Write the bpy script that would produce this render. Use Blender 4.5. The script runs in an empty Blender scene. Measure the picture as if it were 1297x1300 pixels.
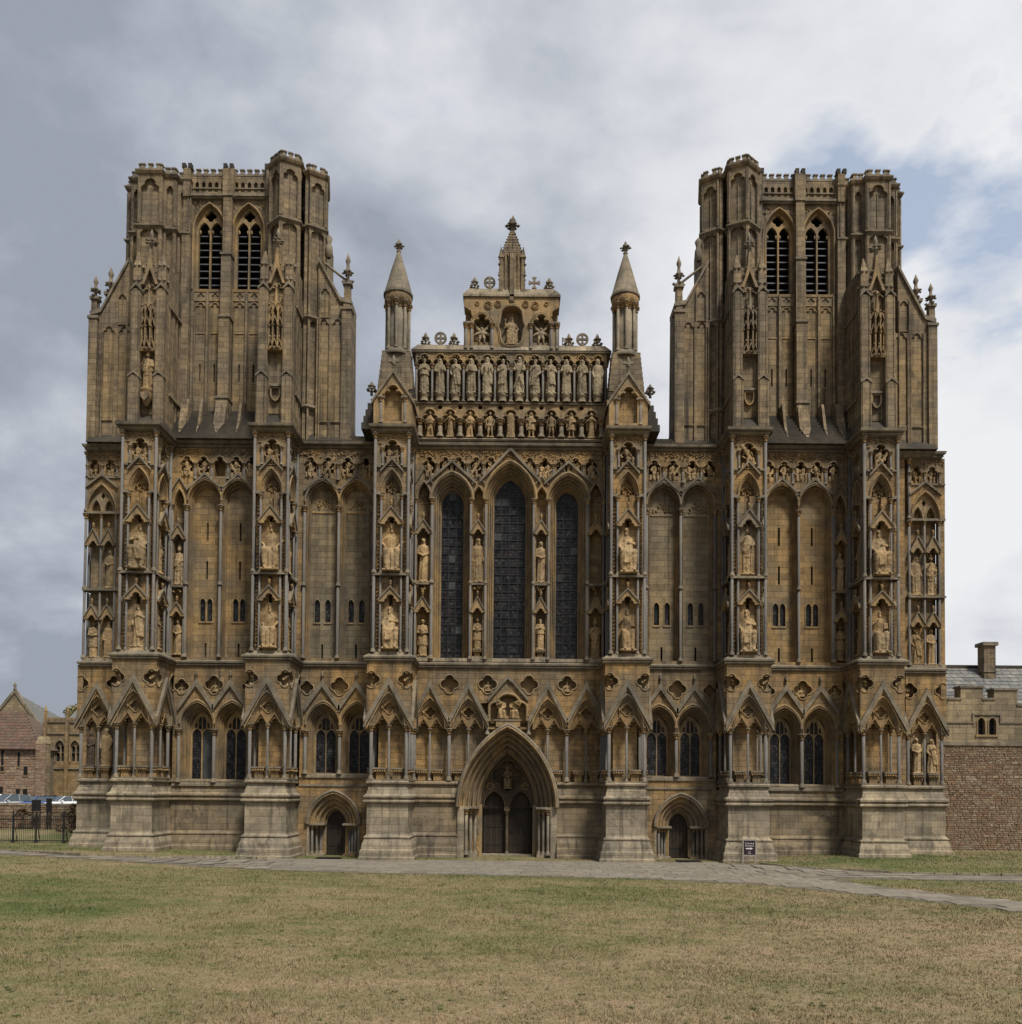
import bpy, bmesh, math, random
from math import sin, cos, pi, radians, sqrt, atan2, hypot
from mathutils import Vector, Matrix
from mathutils.geometry import tessellate_polygon
random.seed(7)
R = random.Random(11)
sc = bpy.context.scene
col = sc.collection

# ---------------------------------------------------------------- camera
cam_d = bpy.data.cameras.new('camera'); cam = bpy.data.objects.new('camera', cam_d); col.objects.link(cam)
cam.matrix_world = Matrix.Translation((0.18, -42.0, 3.55)) @ Matrix.Rotation(pi/2 + radians(1.5), 4, 'X') @ Matrix.Rotation(radians(.5), 4, 'Z')
cam_d.sensor_fit = 'HORIZONTAL'; cam_d.sensor_width = 36.0
cam_d.lens = 1050.0/1297*36
cam_d.shift_y = 327.5/1297
cam_d.clip_end = 2000
sc.camera = cam

# ---------------------------------------------------------------- sky and sun
SUN_EL, SUN_AZ = radians(57), radians(32)      # azimuth measured from the camera's back towards the right (south)
w = bpy.data.worlds.new('World'); sc.world = w; w.use_nodes = True
nt = w.node_tree; N = nt.nodes; L = nt.links
for n in list(N): N.remove(n)
def nd(t, tree=None, **kw):
    n = (tree or nt).nodes.new(t)
    for k, v in kw.items(): setattr(n, k, v)
    return n
out = nd('ShaderNodeOutputWorld'); bg = nd('ShaderNodeBackground'); bg.inputs[1].default_value = 0.1
L.new(bg.outputs[0], out.inputs[0])
sky = nd('ShaderNodeTexSky', sky_type='NISHITA', sun_disc=False, sun_elevation=SUN_EL)
sun_dir = Vector((sin(SUN_AZ)*cos(SUN_EL), -cos(SUN_AZ)*cos(SUN_EL), sin(SUN_EL)))
sky.sun_rotation = atan2(sun_dir.x, sun_dir.y)
sky.air_density = 1.0; sky.dust_density = 1.5; sky.ozone_density = 1.5
tc = nd('ShaderNodeTexCoord')
sep = nd('ShaderNodeSeparateXYZ'); L.new(tc.outputs['Generated'], sep.inputs[0])
def mth(op, a, b=None, c=None, tree=None):
    tree = tree or nt
    n = tree.nodes.new('ShaderNodeMath'); n.operation = op
    for i, v in enumerate((a, b, c)):
        if v is None: continue
        if isinstance(v, (int, float)): n.inputs[i].default_value = v
        else: tree.links.new(v, n.inputs[i])
    return n.outputs[0]
# project directions on a cloud deck: (x, y) / (z + k)
den = mth('ADD', mth('MAXIMUM', sep.outputs[2], 0.0), 0.55)
cmb = nd('ShaderNodeCombineXYZ')
L.new(mth('DIVIDE', sep.outputs[0], den), cmb.inputs[0]); L.new(mth('DIVIDE', sep.outputs[1], den), cmb.inputs[1]); L.new(mth('MULTIPLY', sep.outputs[2], 1.1), cmb.inputs[2])
mp = nd('ShaderNodeMapping'); L.new(cmb.outputs[0], mp.inputs[0]); mp.inputs[1].default_value = (3.7, 1.2, 0.4)
def wnoise(scale, det, rough, dist=0.0):
    n = nd('ShaderNodeTexNoise'); n.inputs['Scale'].default_value = scale; n.inputs['Detail'].default_value = det
    n.inputs['Roughness'].default_value = rough; n.inputs['Distortion'].default_value = dist
    L.new(mp.outputs[0], n.inputs['Vector']); return n.outputs[0]
n1 = wnoise(1.7, 9, .5, .2); n2 = wnoise(4.6, 10, .55, .15)
def ramp(v, stops, tree=None):
    tree = tree or nt
    r = tree.nodes.new('ShaderNodeValToRGB'); e = r.color_ramp.elements
    while len(e) > len(stops): e.remove(e[-1])
    while len(e) < len(stops): e.new(1)
    for i, (p, c) in enumerate(stops):
        e[i].position = p; e[i].color = (c if isinstance(c, tuple) else (c, c, c)) + ((1,) if not isinstance(c, tuple) or len(c) == 3 else ())
    tree.links.new(v, r.inputs[0]); return r.outputs[0]
def lobe(az, el, lo, hi):
    """1 towards a compass direction (degrees right of the view axis, elevation), fading to 0"""
    d = Vector((sin(radians(az))*cos(radians(el)), cos(radians(az))*cos(radians(el)), sin(radians(el))))
    v = nd('ShaderNodeVectorMath', operation='DOT_PRODUCT'); L.new(tc.outputs['Generated'], v.inputs[0]); v.inputs[1].default_value = d
    return ramp(v.outputs['Value'], [(cos(radians(hi)), 0.0), (cos(radians(lo)), 1.0)])
# the brighter side of the cloud deck is to the south (right), the heavy grey to the north (left)
side = mth('MULTIPLY_ADD', mth('DIVIDE', sep.outputs[0], mth('ADD', mth('ABSOLUTE', sep.outputs[1]), .6)), 0.58, 0.0)
tone = mth('ADD', mth('ADD', mth('MULTIPLY_ADD', mth('SUBTRACT', n1, .5), 1.25, .50), mth('MULTIPLY', mth('SUBTRACT', n2, .5), 1.0)), side)
cc = ramp(tone, [(0.22, (2.4, 2.65, 3.1)), (0.36, (3.2, 3.45, 3.95)), (0.49, (4.3, 4.5, 4.9)), (0.60, (5.3, 5.4, 5.7)), (0.80, (6.3, 6.35, 6.5))])
# breaks of blue in the south-east
brk = mth('MAXIMUM', lobe(25, 35, 2, 9), lobe(30, 28, 1, 9))
gap = ramp(mth('ADD', n2, mth('MULTIPLY', brk, .30)), [(0.68, 0.0), (0.80, 0.8)])
hs = mth('MULTIPLY', gap, ramp(sep.outputs[2], [(0.05, 0.0), (0.3, 1.0)]))
mx = nd('ShaderNodeMix', data_type='RGBA'); L.new(hs, mx.inputs[0]); L.new(cc, mx.inputs[6]); skb = nd('ShaderNodeMix', data_type='RGBA'); skb.inputs[0].default_value = .3; L.new(sky.outputs[0], skb.inputs[6]); skb.inputs[7].default_value = (5.0, 6.0, 7.2, 1); L.new(skb.outputs[2], mx.inputs[7])
L.new(mx.outputs[2], bg.inputs[0])

sd = bpy.data.lights.new('sun', 'SUN'); so = bpy.data.objects.new('sun', sd); col.objects.link(so)
sd.energy = 3.6; sd.angle = radians(11); sd.color = (1.0, .95, .86)
so.rotation_euler = sun_dir.to_track_quat('Z', 'Y').to_euler(); so.location = sun_dir*120
vs = sc.view_settings; vs.view_transform = 'Standard'; vs.look = 'None'; vs.gamma = 1; vs.use_curve_mapping = False; vs.exposure = 0.45
sc.render.engine = 'CYCLES'

# ---------------------------------------------------------------- materials
MATS = {}
def mat_new(name):
    m = bpy.data.materials.new(name); m.use_nodes = True
    t = m.node_tree
    for n in list(t.nodes): t.nodes.remove(n)
    o = nd('ShaderNodeOutputMaterial', t); b = nd('ShaderNodeBsdfPrincipled', t); t.links.new(b.outputs[0], o.inputs[0])
    b.inputs['Roughness'].default_value = .9; b.inputs['Specular IOR Level'].default_value = .15
    MATS[name] = m
    return m, t, b
def mixc(t, f, a, b, blend='MIX'):
    n = nd('ShaderNodeMix', t, data_type='RGBA', blend_type=blend)
    for i, v in ((0, f), (6, a), (7, b)):
        if isinstance(v, (int, float)): n.inputs[i].default_value = v
        elif isinstance(v, tuple): n.inputs[i].default_value = v + (1,) if len(v) == 3 else v
        else: t.links.new(v, n.inputs[i])
    return n.outputs[2]
def noise(t, vec, scale, det=6, rough=.55, dist=0.0):
    n = nd('ShaderNodeTexNoise', t); n.inputs['Scale'].default_value = scale; n.inputs['Detail'].default_value = det
    n.inputs['Roughness'].default_value = rough; n.inputs['Distortion'].default_value = dist
    if vec is not None: t.links.new(vec, n.inputs['Vector'])
    return n.outputs[0]
def scaled(t, vec, s):
    m = nd('ShaderNodeMapping', t); t.links.new(vec, m.inputs[0]); m.inputs[3].default_value = s; return m.outputs[0]
def bump(t, b, h, dist=.02, strength=.6):
    n = nd('ShaderNodeBump', t); n.inputs['Strength'].default_value = strength; n.inputs['Distance'].default_value = dist
    t.links.new(h, n.inputs['Height']); t.links.new(n.outputs[0], b.inputs['Normal'])
def wallvec(t, g):
    """(along the wall, height) from world position, whichever way the wall faces"""
    p = nd('ShaderNodeSeparateXYZ', t); t.links.new(g.outputs['Position'], p.inputs[0])
    q = nd('ShaderNodeSeparateXYZ', t); t.links.new(g.outputs['True Normal'], q.inputs[0])
    f = mth('GREATER_THAN', mth('ABSOLUTE', q.outputs[0], tree=t), mth('ABSOLUTE', q.outputs[1], tree=t), tree=t)
    u = mth('ADD', mth('MULTIPLY', p.outputs[0], mth('SUBTRACT', 1.0, f, tree=t), tree=t), mth('MULTIPLY', p.outputs[1], f, tree=t), tree=t)
    c = nd('ShaderNodeCombineXYZ', t); t.links.new(u, c.inputs[0]); t.links.new(p.outputs[2], c.inputs[1])
    return c.outputs[0]
def stone(name, base, grey, dark, amt=(.42, .62), joints=True, bw=.62, bh=.29, stain=.55, jd=.45, stain_col=(.045, .039, .032), bias=0.0, vary=0.0, soot=.55):
    m, t, b = mat_new(name)
    g = nd('ShaderNodeNewGeometry', t); pos = g.outputs['Position']
    big = noise(t, pos, .33, 7, .6, .6)
    mid = noise(t, pos, 1.7, 6, .62, .3)
    c = mixc(t, ramp(big, [(amt[0], 0.0), (amt[1], 1.0)], t), base, grey)
    c = mixc(t, ramp(mid, [(.40, 0.0), (.72, .75)], t), c, dark)
    # rain streaks run down the stone
    st = noise(t, scaled(t, pos, (3.2, 3.2, .13)), 1.0, 7, .64, .2)
    c = mixc(t, mth('MULTIPLY', ramp(st, [(.50, 0.0), (.68, .9)], t), stain, tree=t), c, stain_col)
    fine = noise(t, pos, 14, 5, .7)
    hgt = fine
    if joints:
        wv = wallvec(t, g)
        br = nd('ShaderNodeTexBrick', t); t.links.new(wv, br.inputs['Vector'])
        br.inputs['Color1'].default_value = (.72, .71, .70, 1); br.inputs['Color2'].default_value = (1.2, 1.16, 1.1, 1)
        br.inputs['Mortar'].default_value = (jd, jd, jd, 1)
        br.inputs['Scale'].default_value = 1.0; br.inputs['Mortar Size'].default_value = .012; br.inputs['Mortar Smooth'].default_value = .3
        br.inputs['Bias'].default_value = bias; br.inputs['Brick Width'].default_value = bw; br.inputs['Row Height'].default_value = bh
        c = mixc(t, .8, c, br.outputs['Color'], 'MULTIPLY')
        hgt = mth('SUBTRACT', mth('MULTIPLY', fine, .5, tree=t), br.outputs['Fac'], tree=t)
    c = mixc(t, .55, c, ramp(fine, [(.25, .45), (.75, 1.5)], t), 'MULTIPLY')
    crust = mth('MULTIPLY', ramp(noise(t, scaled(t, pos, (.8, .8, .5)), .9, 9, .68, .8), [(.55, 0.0), (.66, 1.0)], t), ramp(noise(t, pos, 6, 8, .75), [(.35, .15), (.6, 1.0)], t), tree=t)
    c = mixc(t, mth('MULTIPLY', crust, soot, tree=t), c, (.035, .031, .026))
    pit = noise(t, pos, 5.5, 6, .7)
    c = mixc(t, ramp(pit, [(.60, 0.0), (.78, .5)], t), c, (.10, .085, .065))
    if vary:
        oi = nd('ShaderNodeObjectInfo', t); c = mixc(t, 1.0, c, ramp(oi.outputs['Random'], [(0, 1-vary), (.5, 1.0), (1, 1+vary*.4)], t), 'MULTIPLY')
    t.links.new(c, b.inputs['Base Color'])
    bump(t, b, hgt, .025, .7)
    return m
stone('wall_stone', (.30, .192, .082), (.175, .138, .092), (.115, .08, .045), (.42, .60), stain=.8)
stone('trim_stone', (.31, .208, .098), (.185, .15, .105), (.105, .08, .052), (.42, .62), joints=False, stain=.6)
stone('tower_stone', (.235, .178, .108), (.168, .138, .10), (.095, .077, .056), (.42, .60), stain=1.0, soot=.65)
stone('tower_panel', (.255, .184, .098), (.172, .14, .098), (.11, .085, .054), (.40, .60), bw=.8, bh=.33, stain=1.0, soot=.6)
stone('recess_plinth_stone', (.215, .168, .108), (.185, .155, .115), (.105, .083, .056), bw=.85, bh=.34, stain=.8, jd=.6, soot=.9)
stone('grey_panel_stone', (.25, .188, .105), (.175, .148, .105), (.115, .092, .06), (.36, .56), bw=.8, bh=.33, stain=.75)
stone('panel_stone', (.285, .19, .086), (.18, .146, .10), (.14, .105, .06), (.42, .62), bw=.8, bh=.33, stain=.65)
stone('plinth_stone', (.30, .25, .175), (.225, .195, .15), (.115, .097, .072), bw=.9, bh=.36, stain=.75, jd=.7, soot=.85, stain_col=(.05, .043, .035))
stone('carved_stone', (.29, .185, .082), (.19, .135, .075), (.075, .054, .034), joints=False, stain=.3)
stone('statue_stone', (.35, .238, .118), (.27, .20, .118), (.13, .092, .053), joints=False, stain=.55, vary=.28)
stone('pale_statue_stone', (.305, .245, .158), (.24, .195, .13), (.12, .095, .064), joints=False, stain=.55, vary=.22)
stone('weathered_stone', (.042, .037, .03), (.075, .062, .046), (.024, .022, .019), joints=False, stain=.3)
stone('string_stone', (.225, .185, .13), (.15, .13, .10), (.06, .052, .041), joints=False, stain=.4)
stone('lias', (.135, .128, .12), (.10, .097, .093), (.15, .128, .10), joints=False, stain=.3)
stone('bronze_statue_stone', (.075, .05, .035), (.06, .045, .035), (.04, .03, .025), joints=False, stain=.1)
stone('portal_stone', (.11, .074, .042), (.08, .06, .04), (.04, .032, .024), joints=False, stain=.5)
stone('gate_stone', (.29, .195, .09), (.20, .15, .092), (.16, .115, .065), stain=.3, bw=.6, bh=.3)
stone('pale_wall_stone', (.27, .215, .135), (.19, .155, .108), (.145, .12, .083), bw=.7, bh=.34, stain=.6)

def simple(name, c, rough=.8, var=.25, spec=.2, scale=3.0, metal=0.0, bmp=0.0):
    m, t, b = mat_new(name)
    g = nd('ShaderNodeNewGeometry', t)
    n = noise(t, g.outputs['Position'], scale, 6, .6)
    cc = mixc(t, 1.0, c, ramp(n, [(.2, 1-var), (.8, 1+var)], t), 'MULTIPLY')
    t.links.new(cc, b.inputs['Base Color'])
    b.inputs['Roughness'].default_value = rough; b.inputs['Specular IOR Level'].default_value = spec; b.inputs['Metallic'].default_value = metal
    if bmp: bump(t, b, n, bmp, .6)
    return m
def piece(name, cols, rough=.9, scale=4.0, spec=.15, patch=None):
    """each loose piece (stone, slab, slate, pane, blade) takes its own shade of the material"""
    m, t, b = mat_new(name)
    g = nd('ShaderNodeNewGeometry', t); oi = nd('ShaderNodeObjectInfo', t)
    rnd = mth('FRACT', mth('ADD', g.outputs['Random Per Island'], oi.outputs['Random'], tree=t), tree=t)
    k = len(cols)
    c = ramp(rnd, [(i/max(1, k-1), cc) for i, cc in enumerate(cols)], t)
    n = noise(t, g.outputs['Position'], scale, 7, .65)
    c = mixc(t, 1.0, c, ramp(n, [(.25, .62), (.75, 1.32)], t), 'MULTIPLY')
    if patch:
        c = mixc(t, ramp(noise(t, g.outputs['Position'], .55, 6, .6, .5), [(.48, 0.0), (.68, .5)], t), c, patch)
        c = mixc(t, ramp(noise(t, g.outputs['Position'], 1.6, 6, .65, .5), [(.58, 0.0), (.76, .5)], t), c, (.07, .06, .045))
    t.links.new(c, b.inputs['Base Color']); b.inputs['Roughness'].default_value = rough; b.inputs['Specular IOR Level'].default_value = spec
    bump(t, b, noise(t, g.outputs['Position'], 22, 5, .7), .012, .6)
    return m
piece('rubble', [(.15, .078, .048), (.21, .15, .095), (.135, .09, .06), (.25, .195, .13), (.175, .10, .06), (.185, .135, .092), (.265, .215, .155), (.155, .097, .063), (.205, .13, .08), (.225, .165, .11)], patch=(.19, .145, .098))
piece('pink_rubble', [(0.195, 0.121, 0.082), (0.250, 0.176, 0.125), (0.179, 0.117, 0.082), (0.265, 0.203, 0.144), (0.211, 0.136, 0.094)])
piece('slate', [(0.116, 0.116, 0.112), (0.158, 0.154, 0.143), (0.098, 0.101, 0.105), (0.180, 0.173, 0.154), (0.128, 0.128, 0.124)], .75)
piece('red_tile', [(.095, .062, .046), (.12, .075, .055), (.08, .055, .043), (.105, .078, .06)])
piece('paving', [(0.167, 0.149, 0.121), (0.198, 0.174, 0.140), (0.140, 0.124, 0.102), (0.183, 0.155, 0.121), (0.155, 0.140, 0.118)], .85, 3)
piece('leaf', [(.075, .07, .02), (.14, .115, .03), (.05, .055, .018), (.19, .15, .045)], .7)
piece('weed_leaf', [(.05, .075, .02), (.075, .095, .03), (.045, .06, .02)], .7)
piece('shrub_leaf', [(.035, .045, .018), (.10, .06, .035), (.13, .075, .05), (.03, .035, .018)], .7)
piece('door_wood', [(.03, .023, .017), (.042, .033, .025), (.024, .019, .015)], .75, 6)
simple('mortar', (.15, .12, .088), .95, .3)
simple('paving_joint', (.11, .097, .078), .95, .3)
simple('void', (.012, .011, .010), .95)
simple('iron', (.012, .012, .013), .5, .2, .3)
simple('lead', (.10, .10, .105), .6)
simple('louvre_slate', (.075, .077, .085), .55, .35, .3)
simple('doormat', (.012, .012, .013), .95)
simple('sign_board', (.022, .010, .016), .5, .1, .3)
simple('sign_frame', (.24, .215, .185), .6, .15)
simple('sign_white', (.55, .53, .52), .6, .05)
simple('silver_paint', (.42, .43, .45), .28, .05, .5, metal=.4)
simple('white_paint', (.62, .62, .63), .28, .05, .5)
simple('blue_paint', (.035, .075, .22), .25, .05, .5)
simple('black_rubber', (.012, .012, .012), .8)
simple('car_glass', (.05, .065, .075), .08, .05, .5)
simple('lamp_glass', (.55, .5, .45), .2, .05, .5)
simple('plate_white', (.6, .6, .55), .5)
simple('bark', (.07, .055, .04), .9, .4, bmp=.02)
def glass_mat():
    m, t, b = mat_new('leaded_glass')
    g = nd('ShaderNodeNewGeometry', t); oi = nd('ShaderNodeObjectInfo', t)
    wv = wallvec(t, g)
    br = nd('ShaderNodeTexBrick', t); t.links.new(wv, br.inputs['Vector'])
    br.inputs['Color1'].default_value = (.010, .011, .014, 1); br.inputs['Color2'].default_value = (.046, .043, .044, 1); br.inputs['Mortar'].default_value = (.006, .006, .006, 1)
    br.inputs['Mortar Size'].default_value = .012; br.inputs['Brick Width'].default_value = .13; br.inputs['Row Height'].default_value = .16; br.inputs['Scale'].default_value = 1
    n = noise(t, g.outputs['Position'], 2.2, 6, .7)
    vo = nd('ShaderNodeTexVoronoi', t); vo.inputs['Scale'].default_value = 6.5; t.links.new(g.outputs['Position'], vo.inputs['Vector'])
    br_c = mixc(t, .75, br.outputs['Color'], ramp(vo.outputs['Color'], [(.1, (.4, .41, .46)), (.4, (.85, .84, .86)), (.6, (1.0, .7, .65)), (.75, (.8, 1.3, 1.1)), (.95, (2.6, 2.5, 2.2))], t), 'MULTIPLY')
    c = mixc(t, ramp(n, [(.5, 0.0), (.8, .6)], t), br_c if True else br.outputs['Color'], (.010, .014, .020))
    c = mixc(t, ramp(oi.outputs['Random'], [(.0, 0.0), (.955, 0.0), (.96, .13)], t), c, (.32, .35, .33))
    t.links.new(c, b.inputs['Base Color']); b.inputs['Roughness'].default_value = .3; b.inputs['Specular IOR Level'].default_value = .1
    bump(t, b, noise(t, g.outputs['Position'], 9, 4, .6), .03, .5)
glass_mat()
def lawn_mat():
    for name in ('lawn', 'grass_blade'):
        m, t, b = mat_new(name)
        g = nd('ShaderNodeNewGeometry', t); p = g.outputs['Position']
        patch = noise(t, scaled(t, p, (.55, 1.0, .01)), .15, 8, .62, .5)
        mid = noise(t, scaled(t, p, (.6, 1.0, .01)), 1.1, 9, .72, .4)
        f = mth('ADD', mth('MULTIPLY', patch, .52, tree=t), mth('MULTIPLY', mid, .48, tree=t), tree=t)
        sp = nd('ShaderNodeSeparateXYZ', t); t.links.new(p, sp.inputs[0])
        # the lawn is more worn towards the viewer and to the right
        wear = mth('ADD', mth('MULTIPLY', mth('ADD', sp.outputs[1], 21.0, tree=t), .0075, tree=t), mth('MULTIPLY', sp.outputs[0], -.0028, tree=t), tree=t)
        f = mth('ADD', mth('MULTIPLY_ADD', mth('SUBTRACT', f, .5, tree=t), 1.35, .5, tree=t), mth('MINIMUM', wear, .07, tree=t), tree=t)
        c = ramp(f, [(.30, (.25, .183, .117)), (.41, (.212, .161, .096)), (.50, (.168, .140, .075)), (.59, (.12, .115, .05)), (.70, (.075, .092, .032))], t)
        if name == 'lawn':
            fine = noise(t, p, 9, 8, .75)
            c = mixc(t, .9, c, ramp(fine, [(.25, .5), (.5, 1.0), (.78, 1.65)], t), 'MULTIPLY'); bump(t, b, fine, .05, .8)
        else:
            c = mixc(t, 1.0, c, ramp(g.outputs['Random Per Island'], [(0, (.65, .72, .6)), (.35, (.95, 1.0, .9)), (.7, (1.1, 1.06, 1.03)), (1, (1.5, 1.42, 1.42))], t), 'MULTIPLY')
        t.links.new(c, b.inputs['Base Color'])
lawn_mat()
simple('tarmac', (.07, .068, .066), .9, .3)
simple('earth', (.075, .055, .036), .95, .35)

# ---------------------------------------------------------------- mesh building
class MB:
    """collects geometry; local frame: u along the wall, z up, w out of the wall"""
    def __init__(s, mat='wall_stone'):
        s.v = []; s.f = []; s.m = []; s.s = []; s.mats = []; s.use(mat); s.frame()
    def use(s, mat):
        if mat not in s.mats: s.mats.append(mat)
        s.mi = s.mats.index(mat); return s
    def frame(s, x=0., y=0., z=0., a=0., mir=1):
        s.o = (x, y, z); s.r = (cos(a), sin(a)); s.n = (sin(a), -cos(a)); s.mir = mir; return s
    def P(s, u, z, w):
        u *= s.mir
        return (s.o[0]+u*s.r[0]+w*s.n[0], s.o[1]+u*s.r[1]+w*s.n[1], s.o[2]+z)
    def add(s, pts, faces, smooth=False):
        b = len(s.v); s.v += pts
        for f in faces: s.f.append(tuple(b+i for i in f)); s.m.append(s.mi); s.s.append(smooth)
    def box(s, u0, u1, z0, z1, w0, w1, taper=0.0):
        t = taper
        p = [s.P(u, z, w) for z, k in ((z0, 0), (z1, t)) for u, w in ((u0+k, w0), (u1-k, w0), (u1-k, w1-k), (u0+k, w1-k))]
        s.add(p, [(0, 1, 2, 3), (4, 5, 6, 7), (0, 1, 5, 4), (1, 2, 6, 5), (2, 3, 7, 6), (3, 0, 4, 7)])
    def plate(s, outer, holes, w0, w1, back=False, reveal=True):
        loops = [outer] + list(holes)
        flat = [p for l in loops for p in l]
        tris = tessellate_polygon([[Vector((p[0], p[1], 0)) for p in l] for l in loops])
        n = len(flat)
        s.add([s.P(p[0], p[1], w1) for p in flat], [tuple(t) for t in tris])
        if back: s.add([s.P(p[0], p[1], w0) for p in flat], [tuple(t) for t in tris])
        if reveal:
            for l in loops:
                k = len(l)
                s.add([s.P(p[0], p[1], w1) for p in l] + [s.P(p[0], p[1], w0) for p in l],
                      [(i, (i+1) % k, k+(i+1) % k, k+i) for i in range(k)])
    def loft(s, rows, closed=False, smooth=True):
        k = len(rows[0]); pts = [s.P(*p) for r in rows for p in r]; fs = []
        for j in range(len(rows)-1):
            for i in range(k if closed else k-1):
                fs.append((j*k+i, j*k+(i+1) % k, (j+1)*k+(i+1) % k, (j+1)*k+i))
        s.add(pts, fs, smooth)
    def tube(s, path, r, n=6, smooth=True):
        """path of (u,z,w)"""
        P = [Vector(s.P(*p)) for p in path]; rows = []
        for i, p in enumerate(P):
            d = (P[min(i+1, len(P)-1)] - P[max(i-1, 0)]).normalized()
            a = d.cross(Vector((0, 1, 0.01)));
            if a.length < .1: a = d.cross(Vector((1, 0, 0)))
            a.normalize(); b = d.cross(a); rr = r[i] if isinstance(r, (list, tuple)) else r
            rows.append([tuple(p + a*rr*cos(2*pi*k/n) + b*rr*sin(2*pi*k/n)) for k in range(n)])
        fs = [(j*n+i, j*n+(i+1) % n, (j+1)*n+(i+1) % n, (j+1)*n+i) for j in range(len(rows)-1) for i in range(n)]
        m = len(rows)*n
        s.add([q for rw in rows for q in rw], fs, smooth)
    def lathe(s, u, w, prof, n=10, smooth=True, a0=0.0, sq=1.0):
        """prof of (r,z)"""
        rows = []
        c = s.P(u, 0, w)
        for r, z in prof: rows.append([(c[0]+r*cos(a0+2*pi*k/n), c[1]+r*sq*sin(a0+2*pi*k/n), c[2]+z) for k in range(n)])
        fs = [(j*n+i, j*n+(i+1) % n, (j+1)*n+(i+1) % n, (j+1)*n+i) for j in range(len(rows)-1) for i in range(n)]
        fs.append(tuple((len(rows)-1)*n+i for i in range(n)))
        s.add([q for rw in rows for q in rw], fs, smooth)
    def blob(s, u, z, w, r, rz=None):
        c = s.P(u, z, w); rz = rz or r
        j = lambda: R.uniform(.7, 1.25)
        p = [(c[0]+r*j(), c[1], c[2]), (c[0]-r*j(), c[1], c[2]), (c[0], c[1]+r*j(), c[2]), (c[0], c[1]-r*j(), c[2]), (c[0]+R.uniform(-.3, .3)*r, c[1], c[2]+rz*j()), (c[0]+R.uniform(-.3, .3)*r, c[1], c[2]-rz*j())]
        s.add(p, [(0, 2, 4), (2, 1, 4), (1, 3, 4), (3, 0, 4), (2, 0, 5), (1, 2, 5), (3, 1, 5), (0, 3, 5)], True)
    def plan(s, path, prof, z0=0.0, cap=True, recess=None):
        """sweep a profile of (out, z) along a plan path of world (x, y); out is to the right-hand side towards the viewer"""
        n = len(path); rows = []
        nr = []
        for i in range(n-1):
            dx, dy = path[i+1][0]-path[i][0], path[i+1][1]-path[i][1]; l = hypot(dx, dy); nr.append((dy/l, -dx/l))
        for i in range(n):
            a = nr[max(0, i-1)]; b = nr[min(n-2, i)]
            k = 1+a[0]*b[0]+a[1]*b[1]
            mx_, my_ = ((a[0]+b[0])/k, (a[1]+b[1])/k) if k > .05 else b
            rows.append([(path[i][0]+mx_*o, path[i][1]+my_*o, z0+z) for o, z in prof])
        k = len(prof)
        base = s.mats[s.mi]
        for j in range(n-1):
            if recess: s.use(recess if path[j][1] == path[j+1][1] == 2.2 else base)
            s.add(rows[j]+rows[j+1], [(i, i+1, k+i+1, k+i) for i in range(k-1)])
        s.use(base)
        if cap:
            s.add(rows[0], [tuple(range(k))]); s.add(rows[-1], [tuple(range(k))])
    def prism(s, poly, z0, z1, top=True, poly1=None):
        n = len(poly); q = poly1 or poly
        s.add([(x, y, z0) for x, y in poly] + [(x, y, z1) for x, y in q], [(i, (i+1) % n, n+(i+1) % n, n+i) for i in range(n)])
        if top:
            t = tessellate_polygon([[Vector((x, y, 0)) for x, y in q]])
            s.add([(x, y, z1) for x, y in q], [tuple(a) for a in t])
    def mesh(s, name):
        me = bpy.data.meshes.new(name)
        me.from_pydata(s.v, [], s.f)
        for m in s.mats: me.materials.append(MATS[m])
        me.polygons.foreach_set('material_index', s.m); me.polygons.foreach_set('use_smooth', s.s)
        me.validate(); me.update()
        return me
    def obj(s, name, parent=None, **props):
        return link(name, s.mesh(name), parent, **props)
def link(name, me, parent=None, loc=None, rot=0.0, scale=None, **props):
    o = bpy.data.objects.new(name, me); col.objects.link(o)
    if parent: o.parent = parent
    if loc: o.location = loc
    if rot: o.rotation_euler = (0, 0, rot)
    if scale: o.scale = (scale,)*3 if isinstance(scale, (int, float)) else scale
    for k, v in props.items(): o[k] = v
    return o
def thing(name, label, cat, loc=(0, 0, 0), rot=0.0, group=None):
    o = link(name, None, None, loc, rot); o.empty_display_size = .5
    o['label'] = label; o['category'] = cat
    if group: o['group'] = group
    return o
def tag(o, label, cat, group=None):
    o['label'] = label; o['category'] = cat
    if group: o['group'] = group
    return o
def copy_tree(o, parent=None, loc=None, rot=None, scale=None):
    c = o.copy(); col.objects.link(c); c.parent = parent
    if loc is not None: c.location = loc
    if rot is not None: c.rotation_euler = (0, 0, rot)
    if scale is not None: c.scale = scale
    for ch in list(o.children): copy_tree(ch, c)
    return c

# ---- outlines
def pointed(cx, zs, a, h, n=8):
    if h < a: h = a
    r = (a*a+h*h)/(2*a); cl = cx-a+r
    t = atan2(h, r-a) if r > a else pi/2
    lt = [(cl-r*cos(t*i/n), zs+r*sin(t*i/n)) for i in range(n+1)]
    return lt + [(2*cx-x, z) for x, z in reversed(lt[:-1])]
def archp(cx, z0, zs, a, h, n=8):
    return [(cx-a, z0)] + pointed(cx, zs, a, h, n) + [(cx+a, z0)]
def trefoil(cx, zs, a, h, n=6):
    """cusped three-lobed head from left to right"""
    r1 = a*.5; lt = []
    for i in range(n+1):
        t = pi - i/n*pi*.62
        lt.append((cx-a*.5+r1*cos(t), zs+r1*.9*sin(t)*h/a*.9))
    r2 = a*.62; c2 = zs+h-r2
    top = []
    for i in range(n+1):
        t = pi*1.02 - i/n*pi*.52
        top.append((cx+r2*cos(t), c2+r2*sin(t)))
    lt += top
    return lt + [(2*cx-x, z) for x, z in reversed(lt[:-1])]
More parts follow.
